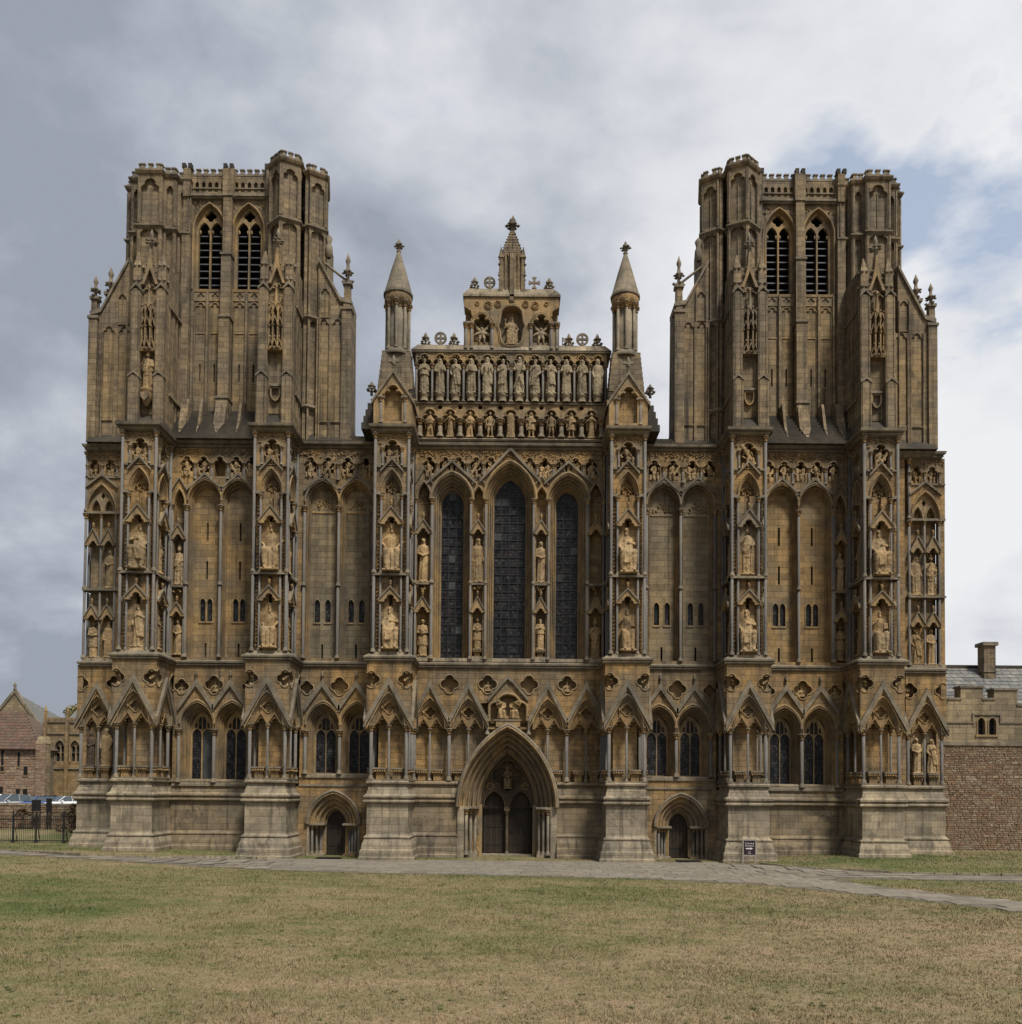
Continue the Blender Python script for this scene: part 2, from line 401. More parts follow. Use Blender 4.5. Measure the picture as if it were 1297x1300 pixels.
def treftop(cx, z0, zs, a, h, n=5):
    return [(cx-a, z0)] + trefoil(cx, zs, a, h, n) + [(cx+a, z0)]
def quatre(cx, cz, r, n=7, lob=4, a0=0.0):
    d = .52*r; q = .5*r; pts = []
    for k in range(lob):
        a = a0+2*pi*k/lob
        sp_ = radians(92) if lob == 4 else radians(75)
        for i in range(n):
            t = a - sp_ + 2*sp_*i/(n-1)*.999
            pts.append((cx+d*cos(a)+q*cos(t), cz+d*sin(a)+q*sin(t)))
    return pts
def circle(cx, cz, r, n=14, rz=None):
    return [(cx+r*cos(2*pi*i/n), cz+(rz or r)*sin(2*pi*i/n)) for i in range(n)]
def rect(u0, u1, z0, z1): return [(u0, z0), (u1, z0), (u1, z1), (u0, z1)]
def moulding(mb, cx, z0, zs, o, i, prof, n=9):
    """o, i = (half width, rise) of the outer and inner arch; prof = [(t, w)]"""
    rows = []
    for t, w_ in prof:
        a = o[0]+(i[0]-o[0])*t; h = o[1]+(i[1]-o[1])*t
        rows.append([(x, z, w_) for x, z in archp(cx, z0, zs, a, h, n)])
    mb.loft(rows, smooth=False)
def rolls(k, w0, w1, amp=.05):
    """stepped orders of rolls and hollows going from w0 (outside) to w1 (inside)"""
    pr = [(0, w0-.02)]
    for i in range(k):
        t0, t1 = i/k, (i+1)/k; a = w0+(w1-w0)*t0; b = w0+(w1-w0)*t1; dt = t1-t0
        pr += [(t0+dt*.1, a+amp), (t0+dt*.3, a+amp*1.3), (t0+dt*.5, a+amp*.7), (t0+dt*.55, a-.3*(a-b)), (t0+dt*.75, b+.1*(a-b)), (t1, b)]
    return pr
def chevron(mb, cx, zb, hw, za, t, w0, w1):
    mb.plate([(cx-hw, zb), (cx, za), (cx+hw, zb), (cx+hw, zb-t), (cx, za-t), (cx-hw, zb-t)], [], w0, w1)
def quat_ring(mb, cx, cz, r, w, tr=.035):
    q = quatre(cx, cz, r); q.append(q[0]); mb.tube([(x, z, w) for x, z in q], tr, 5)
COLM = {}
def colonnette(par, u, w, z0, z1, r, fr=None, name='colonnette', cap=True, shaft='lias'):
    """a shaft with moulded base and leafy capital; fr = MB whose frame places it"""
    h = round(z1-z0, 2); key = (h, round(r, 3), cap, shaft)
    if key not in COLM:
        m = MB(shaft)
        ch = min(.32, 3.2*r+.06) if cap else .0; bh = min(.22, 2.4*r)
        m.lathe(0, 0, [(r, bh), (r, h-ch)], 8)
        m.use('string_stone').lathe(0, 0, [(r*1.9, 0), (r*1.9, bh*.3), (r*1.5, bh*.5), (r*1.6, bh*.7), (r*1.05, bh), (r, bh*1.05)], 8)
        if cap:
            m.use('carved_stone').lathe(0, 0, [(r*1.02, h-ch), (r*1.35, h-ch), (r*1.3, h-ch*.9), (r*1.25, h-ch*.6), (r*2.0, h-ch*.28), (r*2.15, h-ch*.22)], 8)
            for k in range(6):
                a = k*pi/3; m.blob(r*1.75*cos(a), h-ch*.42, r*1.75*sin(a), r*.6, r*.7)
            m.use('string_stone').lathe(0, 0, [(r*2.2, h-ch*.24), (r*2.5, h-ch*.16), (r*2.5, h-.02), (r*2.2, h)], 8)
        COLM[key] = m.mesh(name)
    p = (fr or MB()).P(u, z0, w)
    return link(name, COLM[key], par, p)
def foliage(mb, u0, u1, z0, z1, w, dens=55, r=.05):
    n = int(dens*(u1-u0)*(z1-z0))
    for _ in range(n): mb.blob(R.uniform(u0, u1), R.uniform(z0, z1), w+R.uniform(-.02, .03), r*R.uniform(.6, 1.3))
def finial(mb, u, z, w, h, s=1.0):
    """crocketed finial: stem, ring of leaves, bud"""
    r = .11*s
    mb.lathe(u, w, [(r*.7, z), (r*.5, z+h*.25), (r*.9, z+h*.3), (r*.5, z+h*.36), (r*.5, z+h*.6), (r*.9, z+h*.72), (r*.7, z+h*.85), (0.01, z+h)], 7)
    for zz, rr, bs in ((z+h*.38, 1.7, .95), (z+h*.64, 1.2, .75)):
        for k in range(6):
            a = k*pi/3+.3; mb.blob(u+r*rr*cos(a), zz, w+r*rr*sin(a), r*bs, r*bs*.9)

# ================================================================ THE CATHEDRAL
cath = thing('cathedral', 'twin-towered honey and grey stone cathedral west front with tiers of niches', 'cathedral')
BX = [-19.05, -12.25, -6.05, 6.05, 12.25, 19.05]
def facade_path(h, hc, x_corner=23.3, breaks=()):
    """plan path along the front; h = half width of the buttresses; breaks = x intervals left open"""
    p = [(-x_corner, 9.0), (-x_corner, 2.8), (BX[0]-h, 2.8)]
    for i, b in enumerate(BX):
        p += [(b-h, 0.0), (b+h, 0.0)]
        if i < 5: p += [(b+h, 2.2), (BX[i+1]-h, 2.2)]
    p += [(BX[5]+h, 2.8), (x_corner+.4, 2.8), (x_corner+.4, 9.0)]
    q = []
    for a in p:
        if not q or hypot(a[0]-q[-1][0], a[1]-q[-1][1]) > .01: q.append(a)
    return q
def split_path(p, x0, x1):
    """cut the path open between x0 and x1 (on the wall plane)"""
    a = [q for q in p if q[0] <= x0+.001]; b = [q for q in p if q[0] >= x1-.001]
    return a, b
# ---- plinth
pl = MB('plinth_stone')
prof = [(.36, -.8), (.36, .16), (.30, .22), (.29, .52), (.23, .58), (.20, .82), (.09, 1.10), (.13, 1.14), (.13, 1.2), (.03, 1.27), (0, 1.34), (0, 2.84), (.08, 2.90), (.17, 2.96), (.17, 3.03), (.06, 3.09), (.09, 3.13), (.17, 3.2), (.16, 3.28), (.03, 3.38), (-.10, 3.84), (-.03, 3.87), (.05, 3.91), (.05, 3.99), (-.08, 4.07), (-.7, 4.09)]
full = facade_path(1.05, 0)
segs = []
cur = []
for q in full:
    cur.append(q)
    if abs(q[0]+11.2) < .01 and q[1] > 2: segs.append(cur); cur = []
    elif abs(q[0]-7.1) < .01 and q[1] > 2: cur = cur; segs.append(cur[:-1]); cur = []
segs.append(cur)
def seg(a, b): return [q for q in full if a-.001 <= q[0] <= b+.001]
S1 = seg(-99, -11.2)
S2 = [(-7.1, 2.2)] + [q for q in full if -7.1-.001 <= q[0] <= -5+.001 and not (abs(q[0]+7.1) < .01 and q[1] > 2)] + [(-2.62, 2.2)]
mirp = lambda P: [(-x, y) for x, y in reversed(P)]
S4 = [(x+.4 if x > 23 else x, y) for x, y in mirp(S1)]
for S in (S1, S2, mirp(S2), S4):
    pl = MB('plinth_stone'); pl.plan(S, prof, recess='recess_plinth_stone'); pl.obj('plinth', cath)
# ---- string courses
st = MB('string_stone')
st.plan(facade_path(1.16, 0, 23.25), [(-.15, 10.08), (.09, 10.14), (.13, 10.2), (.05, 10.24), (.15, 10.3), (.16, 10.38), (.0, 10.47), (-.2, 10.62), (-.45, 10.66)])
st.obj('string_course', cath)
st = MB('string_stone')
st.plan(facade_path(.93, 0, 23.1), [(-.1, 21.93), (.08, 21.98), (.16, 22.06), (.07, 22.1), (.22, 22.17), (.25, 22.3), (.05, 22.38), (-.6, 22.42)])
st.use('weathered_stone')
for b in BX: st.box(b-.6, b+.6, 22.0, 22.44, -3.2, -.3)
st.obj('cornice', cath)
# ---- solid masonry behind everything
bd = MB('wall_stone')
for s in (-1, 1):
    bd.box(min(s*23.1, s*3.0), max(s*23.1, s*3.0)+(.35 if s > 0 else 0), -.5, 10.3, -9.0, -3.2)
bd.box(-3.0, 3.0, 7.2, 10.3, -9.0, -3.2); bd.box(-3.0, 3.0, -.5, 7.2, -9.0, -4.6)
bd.box(-22.9, 23.2, 10.3, 22.35, -9.0, -3.2)
bd.obj('masonry_core', cath)

# ---------------------------------------------------------------- pieces of the lower storey
def head_tracery(mb, cx, zs=6.9, w=-.22, a=.68, h=1.42):
    """paired trefoil heads with a quatrefoil above, set inside a pointed arch"""
    pts = pointed(cx, zs, a, h, 8)
    bot = treftop(cx+.35, zs, zs+.01, .28, .27, 4); bot2 = treftop(cx-.35, zs, zs+.01, .28, .27, 4)
    outl = pts + list(reversed(bot)) + list(reversed(bot2))
    mb.use('carved_stone').plate(outl, [quatre(cx, zs+.86, .27, 5)], w-.12, w)
    quat_ring(mb, cx, zs+.86, .30, w+.02, .03)
    for s in (-1, 1):
        chevron(mb, cx+s*.35, zs+.08, .33, zs+.60, .08, w, w+.11)
        mb.lathe(cx+s*.38, w+.05, [(.03, zs+.5), (.03, zs+.8), (.07, zs+.84), (.04, zs+.92), (.01, zs+1.0)], 5)
def pedestal(mb, u, z, w, r=.27, h=.62):
    mb.use('wall_stone').box(u-r*.75, u+r*.75, z, z+h*.62, w-.4, w-.02)
    mb.use('carved_stone').box(u-r*1.0, u+r*1.0, z+h*.62, z+h*.86, w-.4, w+.05)
    for k in range(5): mb.blob(u-r*.9+k*r*.45, z+h*.70, w+.07, r*.24, r*.3)
    mb.use('string_stone').box(u-r*1.15, u+r*1.15, z+h*.86, z+h, w-.4, w+.1)
def gable_unit(mb, cx, hw, fr_w=0.0, apex=9.3, zb=7.12, ped=True):
    """one steep gable with its moulded arch and tracery, local frame"""
    mb.use('trim_stone')
    moulding(mb, cx, 6.88, 6.92, (.83, 1.66), (.66, 1.38), rolls(2, .02, -.2, .035), 8)
    head_tracery(mb, cx)
    mb.use('string_stone'); chevron(mb, cx, zb+.06, hw+.03, apex+.06, .42, 0.0, .15)
    mb.use('trim_stone'); chevron(mb, cx, zb-.3, hw-.06, apex-.34, .16, 0.0, .07)
    for s in (-1, 1): mb.use('carved_stone').blob(cx+s*(hw-.02), zb-.06, .08, .12, .13)
    mb.use('string_stone')
    if ped:
        for s in (-1, 1): pedestal(mb, cx+s*.42, 4.09, -.1)
def notch(cx, cz, r, edge, side):
    """points of a quatrefoil's inside half, cut at u = edge (side = +1 right edge, -1 left edge), bottom to top"""
    q = [p for p in quatre(cx, cz, r, 7) if (edge-p[0])*side > .02]
    q.sort(key=lambda p: atan2(p[1]-cz, (p[0]-cx)*side))
    # order from the bottom going round the inside to the top
    ang = lambda p: (atan2(p[1]-cz, -(p[0]-cx)*side))
    q.sort(key=ang)
    zt = max(p[1] for p in q)
    lo = [(edge, cz-r*.72)]; hi = [(edge, cz+r*.72)]
    return lo + q + hi
def canopy(mb, u, ze, za, hw, w, d=.38, stemz=None):
    tre = treftop(u, ze-.08, ze-.04, hw*.56, hw*.62, 4)
    outl = [(u-hw, ze-.08), (u-hw, ze+.06), (u, za), (u+hw, ze+.06), (u+hw, ze-.08)] + list(reversed(tre))
    mb.use('trim_stone').plate(outl, [], w-d, w)
    mb.use('string_stone'); chevron(mb, u, ze+.08, hw+.05, za+.08, .10, w-.02, w+.07)
    mb.use('carved_stone')
    for s in (-1, 1): mb.blob(u+s*hw, ze-.06, w+.02, .08, .08)
    mb.lathe(u, w-.03, [(.05, za), (.035, za+.12), (.09, za+.17), (.04, za+.22), (.10, za+.28), (.05, za+.33), (.01, za+.4)], 6)

# ---------------------------------------------------------------- a buttress (built once, set up six times)
def make_buttress():
    lo = MB('wall_stone')
    # cores
    lo.box(-.62, .62, 3.9, 10.3, -2.4, -.75)
    lo.box(-1.0, 1.0, 7.25, 10.2, -2.2, -.37)
    lo.box(-.50, .50, 10.3, 18.8, -2.4, -.80); lo.box(-.50, .50, 18.8, 22.0, -2.4, -.56)
    for a_, ox, oy in ((0, 0, 0), (pi/2, 1.13, 1.13), (-pi/2, -1.13, 1.13)):
        lo.frame(ox, oy, 0, a_); lo.use('wall_stone')
        hw = 1.127
        nr = notch(.90, 9.2, .44, hw, 1); nl = notch(-.90, 9.2, .44, -hw, -1)
        tipl, tipr = (-hw, 6.88), (hw, 6.88)
        outl = [tipr] + nr + [(hw, 10.2), (-hw, 10.2)] + list(reversed(nl)) + [tipl]
        hole = pointed(0, 6.92, .83, 1.66, 8)
        outl = outl + [(-.83, 6.88)] + hole + [(.83, 6.88)]
        lo.plate(outl, [], -.3, 0)
        gable_unit(lo, 0, 1.17)
        for s in (-1, 1):
            qq = [p for p in nr] if s > 0 else [p for p in nl]
            lo.use('trim_stone').tube([(x, z, .015) for x, z in qq], .03, 5)
            lo.use('statue_stone')
            if a_ == 0:
                for k in range(7): lo.blob(s*(.90+R.uniform(-.15, .12)), 9.1+R.uniform(-.25, .25), -.2+R.uniform(-.05, .05), .09, .12)
        lo.use('string_stone').box(-1.05, 1.05, 4.05, 4.12, -.5, -.03)
    # middle storey, three faces
    for a_, ox, oy in ((0, 0, .03), (pi/2, .90, 1.1), (-pi/2, -.90, 1.1)):
        lo.frame(ox, oy, 0, a_); f = a_ == 0
        lo.use('plinth_stone')
        lo.box(-.9, .9, 10.3, 10.62, -.5, -.0, .03)
        lo.use('statue_stone').box(-.36, .36, 10.62, 10.80, -.5, -.1, .03)
        lo.use('string_stone').box(-.94, .94, 14.56, 14.68, -.55, .04)
        lo.use('carved_stone'); foliage(lo, -.42, .42, 14.36, 14.55, -.30, 90, .07)
        for s in (-1, 1):
            lo.use('wall_stone').box(s*.70-.10, s*.70+.10, 10.6, 18.9, -.80, -.34)
            lo.use('carved_stone')
            z = 10.75
            while z < 18.7:
                if not 14.5 < z < 14.75: lo.blob(s*.70+R.uniform(-.02, .02), z, -.27+R.uniform(-.02, .02), .08, .062)
                z += .2
        lo.use('wall_stone').box(-.5, .5, 17.95, 18.88, -.82, -.45); lo.box(-.5, .5, 13.85, 14.56, -.82, -.45)
        canopy(lo, 0, 13.28, 13.95, .56, .02); canopy(lo, 0, 17.28, 18.08, .58, .02)
        # upper arch with its little gable
        lo.use('wall_stone').plate([(-.80, 18.86), (-.47, 18.86)] + pointed(0, 18.9, .47, 1.05, 8) + [(.47, 18.86), (.80, 18.86), (.80, 20.2), (-.80, 20.2)], [], -.5, -.14)
        lo.use('trim_stone'); moulding(lo, 0, 18.88, 18.9, (.60, 1.22), (.38, .88), rolls(2, -.10, -.4, .05), 8)
        lo.use('string_stone'); chevron(lo, 0, 20.02, .60, 20.68, .12, -.16, .0)
        lo.use('string_stone').box(-.86, -.56, 18.74, 18.88, -.4, .0); lo.box(.56, .86, 18.74, 18.88, -.4, .0)
        lo.use('carved_stone')
        foliage(lo, -.30, .30, 18.95, 19.5, -.46, 90, .07)
        for k in range(10): lo.blob(.24*cos(k*.63), 19.2+.24*sin(k*.63), -.42, .07)
        lo.use('string_stone').box(-.9, -.56, 20.16, 20.25, -.5, -.02); lo.box(.56, .9, 20.16, 20.25, -.5, -.02)
        # top niche under the cornice
        tn = treftop(0, 20.3, 21.18, .42, .42, 5)
        lo.use('trim_stone').plate(rect(-.82, .82, 20.25, 21.94), [tn], -.5, -.12)
        lo.use('trim_stone').tube([(x*1.06, z+.02, -.1) for x, z in tn[1:-1]], .04, 5)
        lo.use('carved_stone')
        foliage(lo, -.82, .82, 21.68, 21.93, -.1, 120, .06); foliage(lo, -.82, -.5, 21.4, 21.7, -.1, 90, .05); foliage(lo, .5, .82, 21.4, 21.7, -.1, 90, .05)
    b = lo.obj('buttress', cath)
    fr = MB()
    for a_, ox, oy in ((0, 0, 0), (pi/2, 1.13, 1.13), (-pi/2, -1.13, 1.13)):
        fr.frame(ox, oy, 0, a_)
        us = (-.9, .9) if a_ == 0 else ((.86,) if a_ > 0 else (-.86,))
        for u in us: colonnette(b, u, -.17, 4.1, 6.9, .085, fr)
        colonnette(b, 0, -.2, 4.1, 6.9, .058, fr)
    for a_, ox, oy in ((0, 0, .03), (pi/2, .90, 1.1), (-pi/2, -.90, 1.1)):
        fr.frame(ox, oy, 0, a_)
        us = (-.86, .86) if a_ == 0 else ((.86,) if a_ > 0 else (-.86,))
        for u in us:
            colonnette(b, u, -.05, 10.62, 14.56, .075, fr, cap=False); colonnette(b, u, -.05, 14.68, 21.95, .075, fr)
        for s in (-1, 1):
            colonnette(b, s*.53, -.1, 10.62, 14.56, .056, fr, cap=False); colonnette(b, s*.53, -.1, 14.68, 18.76, .056, fr)
            colonnette(b, s*.50, -.08, 20.25, 21.2, .05, fr)
    return b
b0 = make_buttress()
for i, x in enumerate(BX):
    o = b0 if i == 0 else copy_tree(b0, cath)
    o.location = (x, 0, 0)

# ---------------------------------------------------------------- windows
def two_light(cx, sill, zs, a=.62, Y=2.2, w=-.73):
    m = MB('trim_stone').frame(0, Y)
    la = a*.405; lc = a*.455
    lights = [archp(cx+s*lc, sill+.06, zs-.28, la, la*1.5, 5) for s in (-1, 1)]
    tops = [[(cx+s*.03, zs+.06), (cx+s*.03, zs+.70), (cx+s*.10, zs+.78), (cx+s*.21, zs+.52), (cx+s*.21, zs+.10)] for s in (-1, 1)] + [[(cx+s*.27, zs+.16), (cx+s*.27, zs+.44), (cx+s*.36, zs+.40), (cx+s*.42, zs+.14)] for s in (-1, 1)]
    m.plate(archp(cx, sill, zs, a, a*1.7, 8), lights + tops, w-.12, w)
    o = m.obj('window', cath)
    for l in lights:
        MB('leaded_glass').frame(0, Y)
        g = MB('leaded_glass').frame(0, Y); g.plate(l, [], w-.11, w-.08, reveal=False); g.obj('pane', o)
    g = MB('leaded_glass').frame(0, Y)
    for l in tops: g.plate(l, [], w-.11, w-.08, reveal=False)
    g.obj('tracery_pane', o)
def lower_bay(x0, x1, cs, sill, cols, apex, valley, quats, zl=3.7):
    door = zl > 3.71
    m = MB('wall_stone').frame(0, 2.2)
    a, h, zs = .90, 1.20, 7.02
    holes = [archp(c, sill, zs, a, h) for c in cs]
    for cx, cz, r in quats: holes.append(quatre(cx, cz, r))
    m.plate(rect(x0, x1, zl, 10.2), holes, -.35, 0)
    if not door: m.box(x0, x1, -.3, 3.9, -.9, -.03)
    for c in cs:
        m.use('trim_stone'); moulding(m, c, sill, zs, (a, h), (.58, .72), rolls(4, .03, -.70, .045), 9)
        m.tube([(x, z, .04) for x, z in pointed(c, zs, a+.05, h+.08, 10)], .06, 5)
        m.use('plinth_stone').plate([(c-a, sill-.12), (c+a, sill-.12), (c+a, sill+.02), (c-a, sill+.02)], [], -.6, .04)
    # zigzag of gables
    m.use('string_stone')
    for c, ap in zip(cs, apex): chevron(m, ap, valley, .96, 9.42, .36, 0, .15)
    m.use('trim_stone')
    for c, ap in zip(cs, apex):
        chevron(m, ap, valley-.28, .96, 9.12, .12, 0, .07)
        m.use('string_stone').lathe(ap, .08, [(.05, 9.35), (.04, 9.6), (.10, 9.66), (.04, 9.75), (.07, 9.82), (.01, 9.92)], 6); m.use('trim_stone')
    for cx, cz, r in quats:
        m.use('trim_stone'); quat_ring(m, cx, cz, r+.04, .01, .04)
        m.use('carved_stone').plate(rect(cx-r, cx+r, cz-r, cz+r), [], -.37, -.32, reveal=False)
    m.use('string_stone').box(x0, x1, sill-.2, sill-.1, -.3, .07)
    if door:
        m.use('string_stone').box(x0, x1, 3.74, 3.86, -.2, .06)
    m.use('void').box(x0, x1, sill+.02, 9.0, -.98, -.92)
    o = m.obj('bay_wall', cath)
    for u in cols: colonnette(o, u, .05, sill-.0, 6.75, .085, MB().frame(0, 2.2))
    for c in cs: two_light(c, sill+.02, 6.72)
    return o
for s in (-1, 1):
    xs = sorted((s*-17.92, s*-13.38))
    lower_bay(xs[0], xs[1], [s*-16.62, s*-14.76], 3.9, [s*-17.58, s*-15.69, s*-13.8], [s*-16.7, s*-14.86], 8.05, [(s*-15.76, 9.12, .47), (s*-17.5, 9.02, .38), (s*-13.85, 9.02, .38)])

# inner bays carry the small side doors
def side_door(s):
    cx = s*-9.25
    m = MB('trim_stone').frame(0, 2.2)
    moulding(m, cx, 1.72, 1.75, (1.38, 1.7), (.50, .70), rolls(4, .10, -.75, .05), 10)
    m.use('plinth_stone')
    for q in (-1, 1):
        m.box(cx+q*.93-.42, cx+q*.93+.42, -.4, .12, -.6, -.05)
        m.use('string_stone').box(cx+q*.93-.44, cx+q*.93+.44, 1.66, 1.76, -.7, .06)
        m.use('trim_stone').box(cx+q*.60-.08, cx+q*.60+.08, .1, 1.7, -.85, -.62)
        m.use('plinth_stone').box(cx+q*1.36-.06, cx+q*1.36+.06, -.4, 1.7, -.3, .03)
        m.use('wall_stone').plate(rect(min(cx+q*.6, cx+q*1.36), max(cx+q*.6, cx+q*1.36), -.3, 1.7), [], -.9, -.58, reveal=False)
    m.use('string_stone').tube([(x, z, .13) for x, z in pointed(cx, 1.75, 1.42, 1.76, 10)], .08, 6)
    o = m.obj('doorway', cath)
    f = MB().frame(0, 2.2)
    for q in (-1, 1):
        for k, (u, w_) in enumerate(((.78, -.5), (.96, -.33), (1.16, -.14))): colonnette(o, cx+q*u, w_, .12, 1.68, .062, f)
    d = MB('door_wood').frame(0, 2.2)
    d.plate(archp(cx, 0, 1.75, .50, .70), [], -.95, -.88)
    do = d.obj('door', cath)
    for k in range(5):
        u = cx-.40+k*.2; zt = 1.75+(.62 if abs(k-2) == 0 else .5 if abs(k-2) == 1 else .2)
        p = MB('door_wood').frame(0, 2.2); p.box(u-.092, u+.092, .03, zt, -.9, -.845, .012); p.obj('plank', do)
    for z in (.5, 1.5): h = MB('iron').frame(0, 2.2); h.box(cx-.45, cx+.3, z, z+.05, -.85, -.83); h.obj('strap_hinge', do)
for s in (-1, 1):
    xs = sorted((s*-11.3, s*-7.0))
    m = None
    cx = s*-9.25
    o = MB('wall_stone').frame(0, 2.2)
    lower_bay_holes = None
    # wall with the door opening below the windows
    cs = [s*-9.88, s*-8.06]
    o.plate(rect(xs[0], xs[1], -.5, 3.72), [archp(cx, -.45, 1.75, 1.38, 1.7, 10)], -.35, 0)
    o.use('plinth_stone').box(xs[0], cx-1.5, -.3, .35, -.1, .1); o.box(cx+1.5, xs[1], -.3, .35, -.1, .1)
    o.obj('doorway_wall', cath)
    xs = sorted((s*-11.12, s*-7.18))
    lower_bay(xs[0], xs[1], cs, 4.4, [s*-10.82, s*-8.98, s*-7.22], [s*-9.94, s*-8.12], 8.05, [(s*-9.03, 9.1, .46), (s*-10.78, 9.02, .34)], zl=3.725)
    side_door(s)

# ---------------------------------------------------------------- middle storey of the side bays
def frieze(m, cs, z0s, x0, x1, a=.3):
    """row of small trefoil niches under the cornice; returns nothing, holes are cut by the caller"""
    for c, z0 in zip(cs, z0s):
        t = treftop(c, z0, 21.12, a, .36, 5)
        m.use('trim_stone').tube([(c+(x-c)*1.08, z+.02, .03) for x, z in t[1:-1]], .045, 5)
    m.use('carved_stone'); foliage(m, x0, x1, 21.62, 21.92, .0, 120, .065)
    foliage(m, x0, x1, 21.45, 21.66, .0, 60, .05)
    m.use('wall_stone')
    for a_, b_ in (((x0, -.95), (.95, x1)) if x0*x1 < 0 else ((x0, x1),)): m.plate(rect(a_, b_, 20.3, 21.9), [], -.66, -.60, reveal=False)
def mid_bay(x0, x1, cs, a_in, cols, fr_c, fr_z, slits, lights, niche=None, slabs=False):
    m = MB('wall_stone').frame(0, 2.2)
    a, h, zs, z0 = .90, 1.16, 19.08, 10.62
    holes = [archp(c, z0, zs, a, h) for c in cs] + [treftop(c, z, 21.12, .3, .36, 5) for c, z in zip(fr_c, fr_z)]
    if niche: holes += [archp(niche, z0, 18.85, .27, .8, 6)]
    m.plate(rect(x0, x1, 10.3, 22.0), holes, -.4, 0)
    frieze(m, fr_c, fr_z, x0, x1)
    for c in cs:
        m.use('trim_stone'); moulding(m, c, z0, zs, (a, h), (.68, .80), rolls(3, .03, -.46, .05), 9)
        m.tube([(x, z, .05) for x, z in pointed(c, zs, a+.02, h+.07, 10)], .06, 5)
        hl = [rect(c-.055, c+.055, z, z+1.0) for z in slits] + [archp(c+d, 12.64, 13.62, .15, .26, 4) for d in lights]
        m.use('grey_panel_stone' if slabs else 'panel_stone').plate(archp(c, 10.5, zs, .70, .84), hl, -.62, -.45, reveal=True)
        for d in lights:
            m.use('trim_stone').tube([(x, z, -.445) for x, z in archp(c+d, 12.64, 13.62, .17, .28, 5)], .03, 4)
            m.use('trim_stone').box(c+d-.2, c+d+.2, 12.54, 12.63, -.6, -.40)
        if slabs:
            m.use('carved_stone')
            for k in range(26):
                t = R.uniform(.1, pi-.1); m.blob(c+.5*cos(t)*R.uniform(.3, 1), 18.75+.62*sin(t)*R.uniform(.4, 1), -.44, .07, .06)
            m.use('trim_stone').box(c-.62, c+.62, 18.6, 18.7, -.47, -.41)
        m.use('void').box(c-.6, c+.6, 10.7, 18.9, -.85, -.80)
    m.use('string_stone')
    for c in cs: chevron(m, c, 19.75, .98, 20.62, .16, 0, .13)
    if niche:
        m.use('wall_stone').plate(rect(niche-.3, niche+.3, 10.5, 19.8), [], -.5, -.42, reveal=False)
        m.use('trim_stone').tube([(x, z, .03) for x, z in pointed(niche, 18.85, .33, .9, 8)], .06, 5)
        m.use('string_stone'); chevron(m, niche, 19.7, .42, 20.4, .12, 0, .1)
        canopy(m, niche, 12.86, 13.5, .36, .14, .4); canopy(m, niche, 17.02, 17.72, .38, .14, .4)
        m.use('string_stone').box(niche-.42, niche+.42, 14.36, 14.46, -.4, .12); m.use('carved_stone'); foliage(m, niche-.3, niche+.3, 14.1, 14.34, .0, 60, .07)
    o = m.obj('bay_wall', cath)
    f = MB().frame(0, 2.2)
    for u in cols:
        colonnette(o, u, .06, 10.6, 14.5, .075, f, cap=False); colonnette(o, u, .06, 14.5, 18.82, .075, f)
    if niche: 
        for d in (-.36, .36): colonnette(o, niche+d, .06, 10.6, 18.85, .06, f)
    for c in [(p+q)/2 for p, q in zip(fr_c, fr_c[1:])]: colonnette(o, c, .03, 20.25, 21.14, .055, f)
    for c in cs:
        for d in lights:
            g = MB('leaded_glass').frame(0, 2.2); g.plate(archp(c+d, 12.64, 13.62, .15, .26, 4), [], -.62, -.56, reveal=False); g.obj('window', cath)
    return o
for s in (-1, 1):
    xs = sorted((s*-18.25, s*-13.05))
    mid_bay(xs[0], xs[1], [s*-16.42, s*-14.63], .66, [s*-17.36, s*-15.53, s*-13.68], sorted([s*-17.42, s*-16.53, s*-15.65, s*-14.76, s*-13.9]), [20.42]*5, (10.45, 14.92, 17.03), (-.19, .19), niche=s*-17.80)
    xs = sorted((s*-11.45, s*-6.85))
    mid_bay(xs[0], xs[1], [s*-10.1, s*-8.26], .68, [s*-11.02, s*-9.18, s*-7.34], sorted([s*-10.75, s*-9.8, s*-8.75, s*-7.75]), [20.42]*4, (10.45,), (-.29, .29), slabs=True)

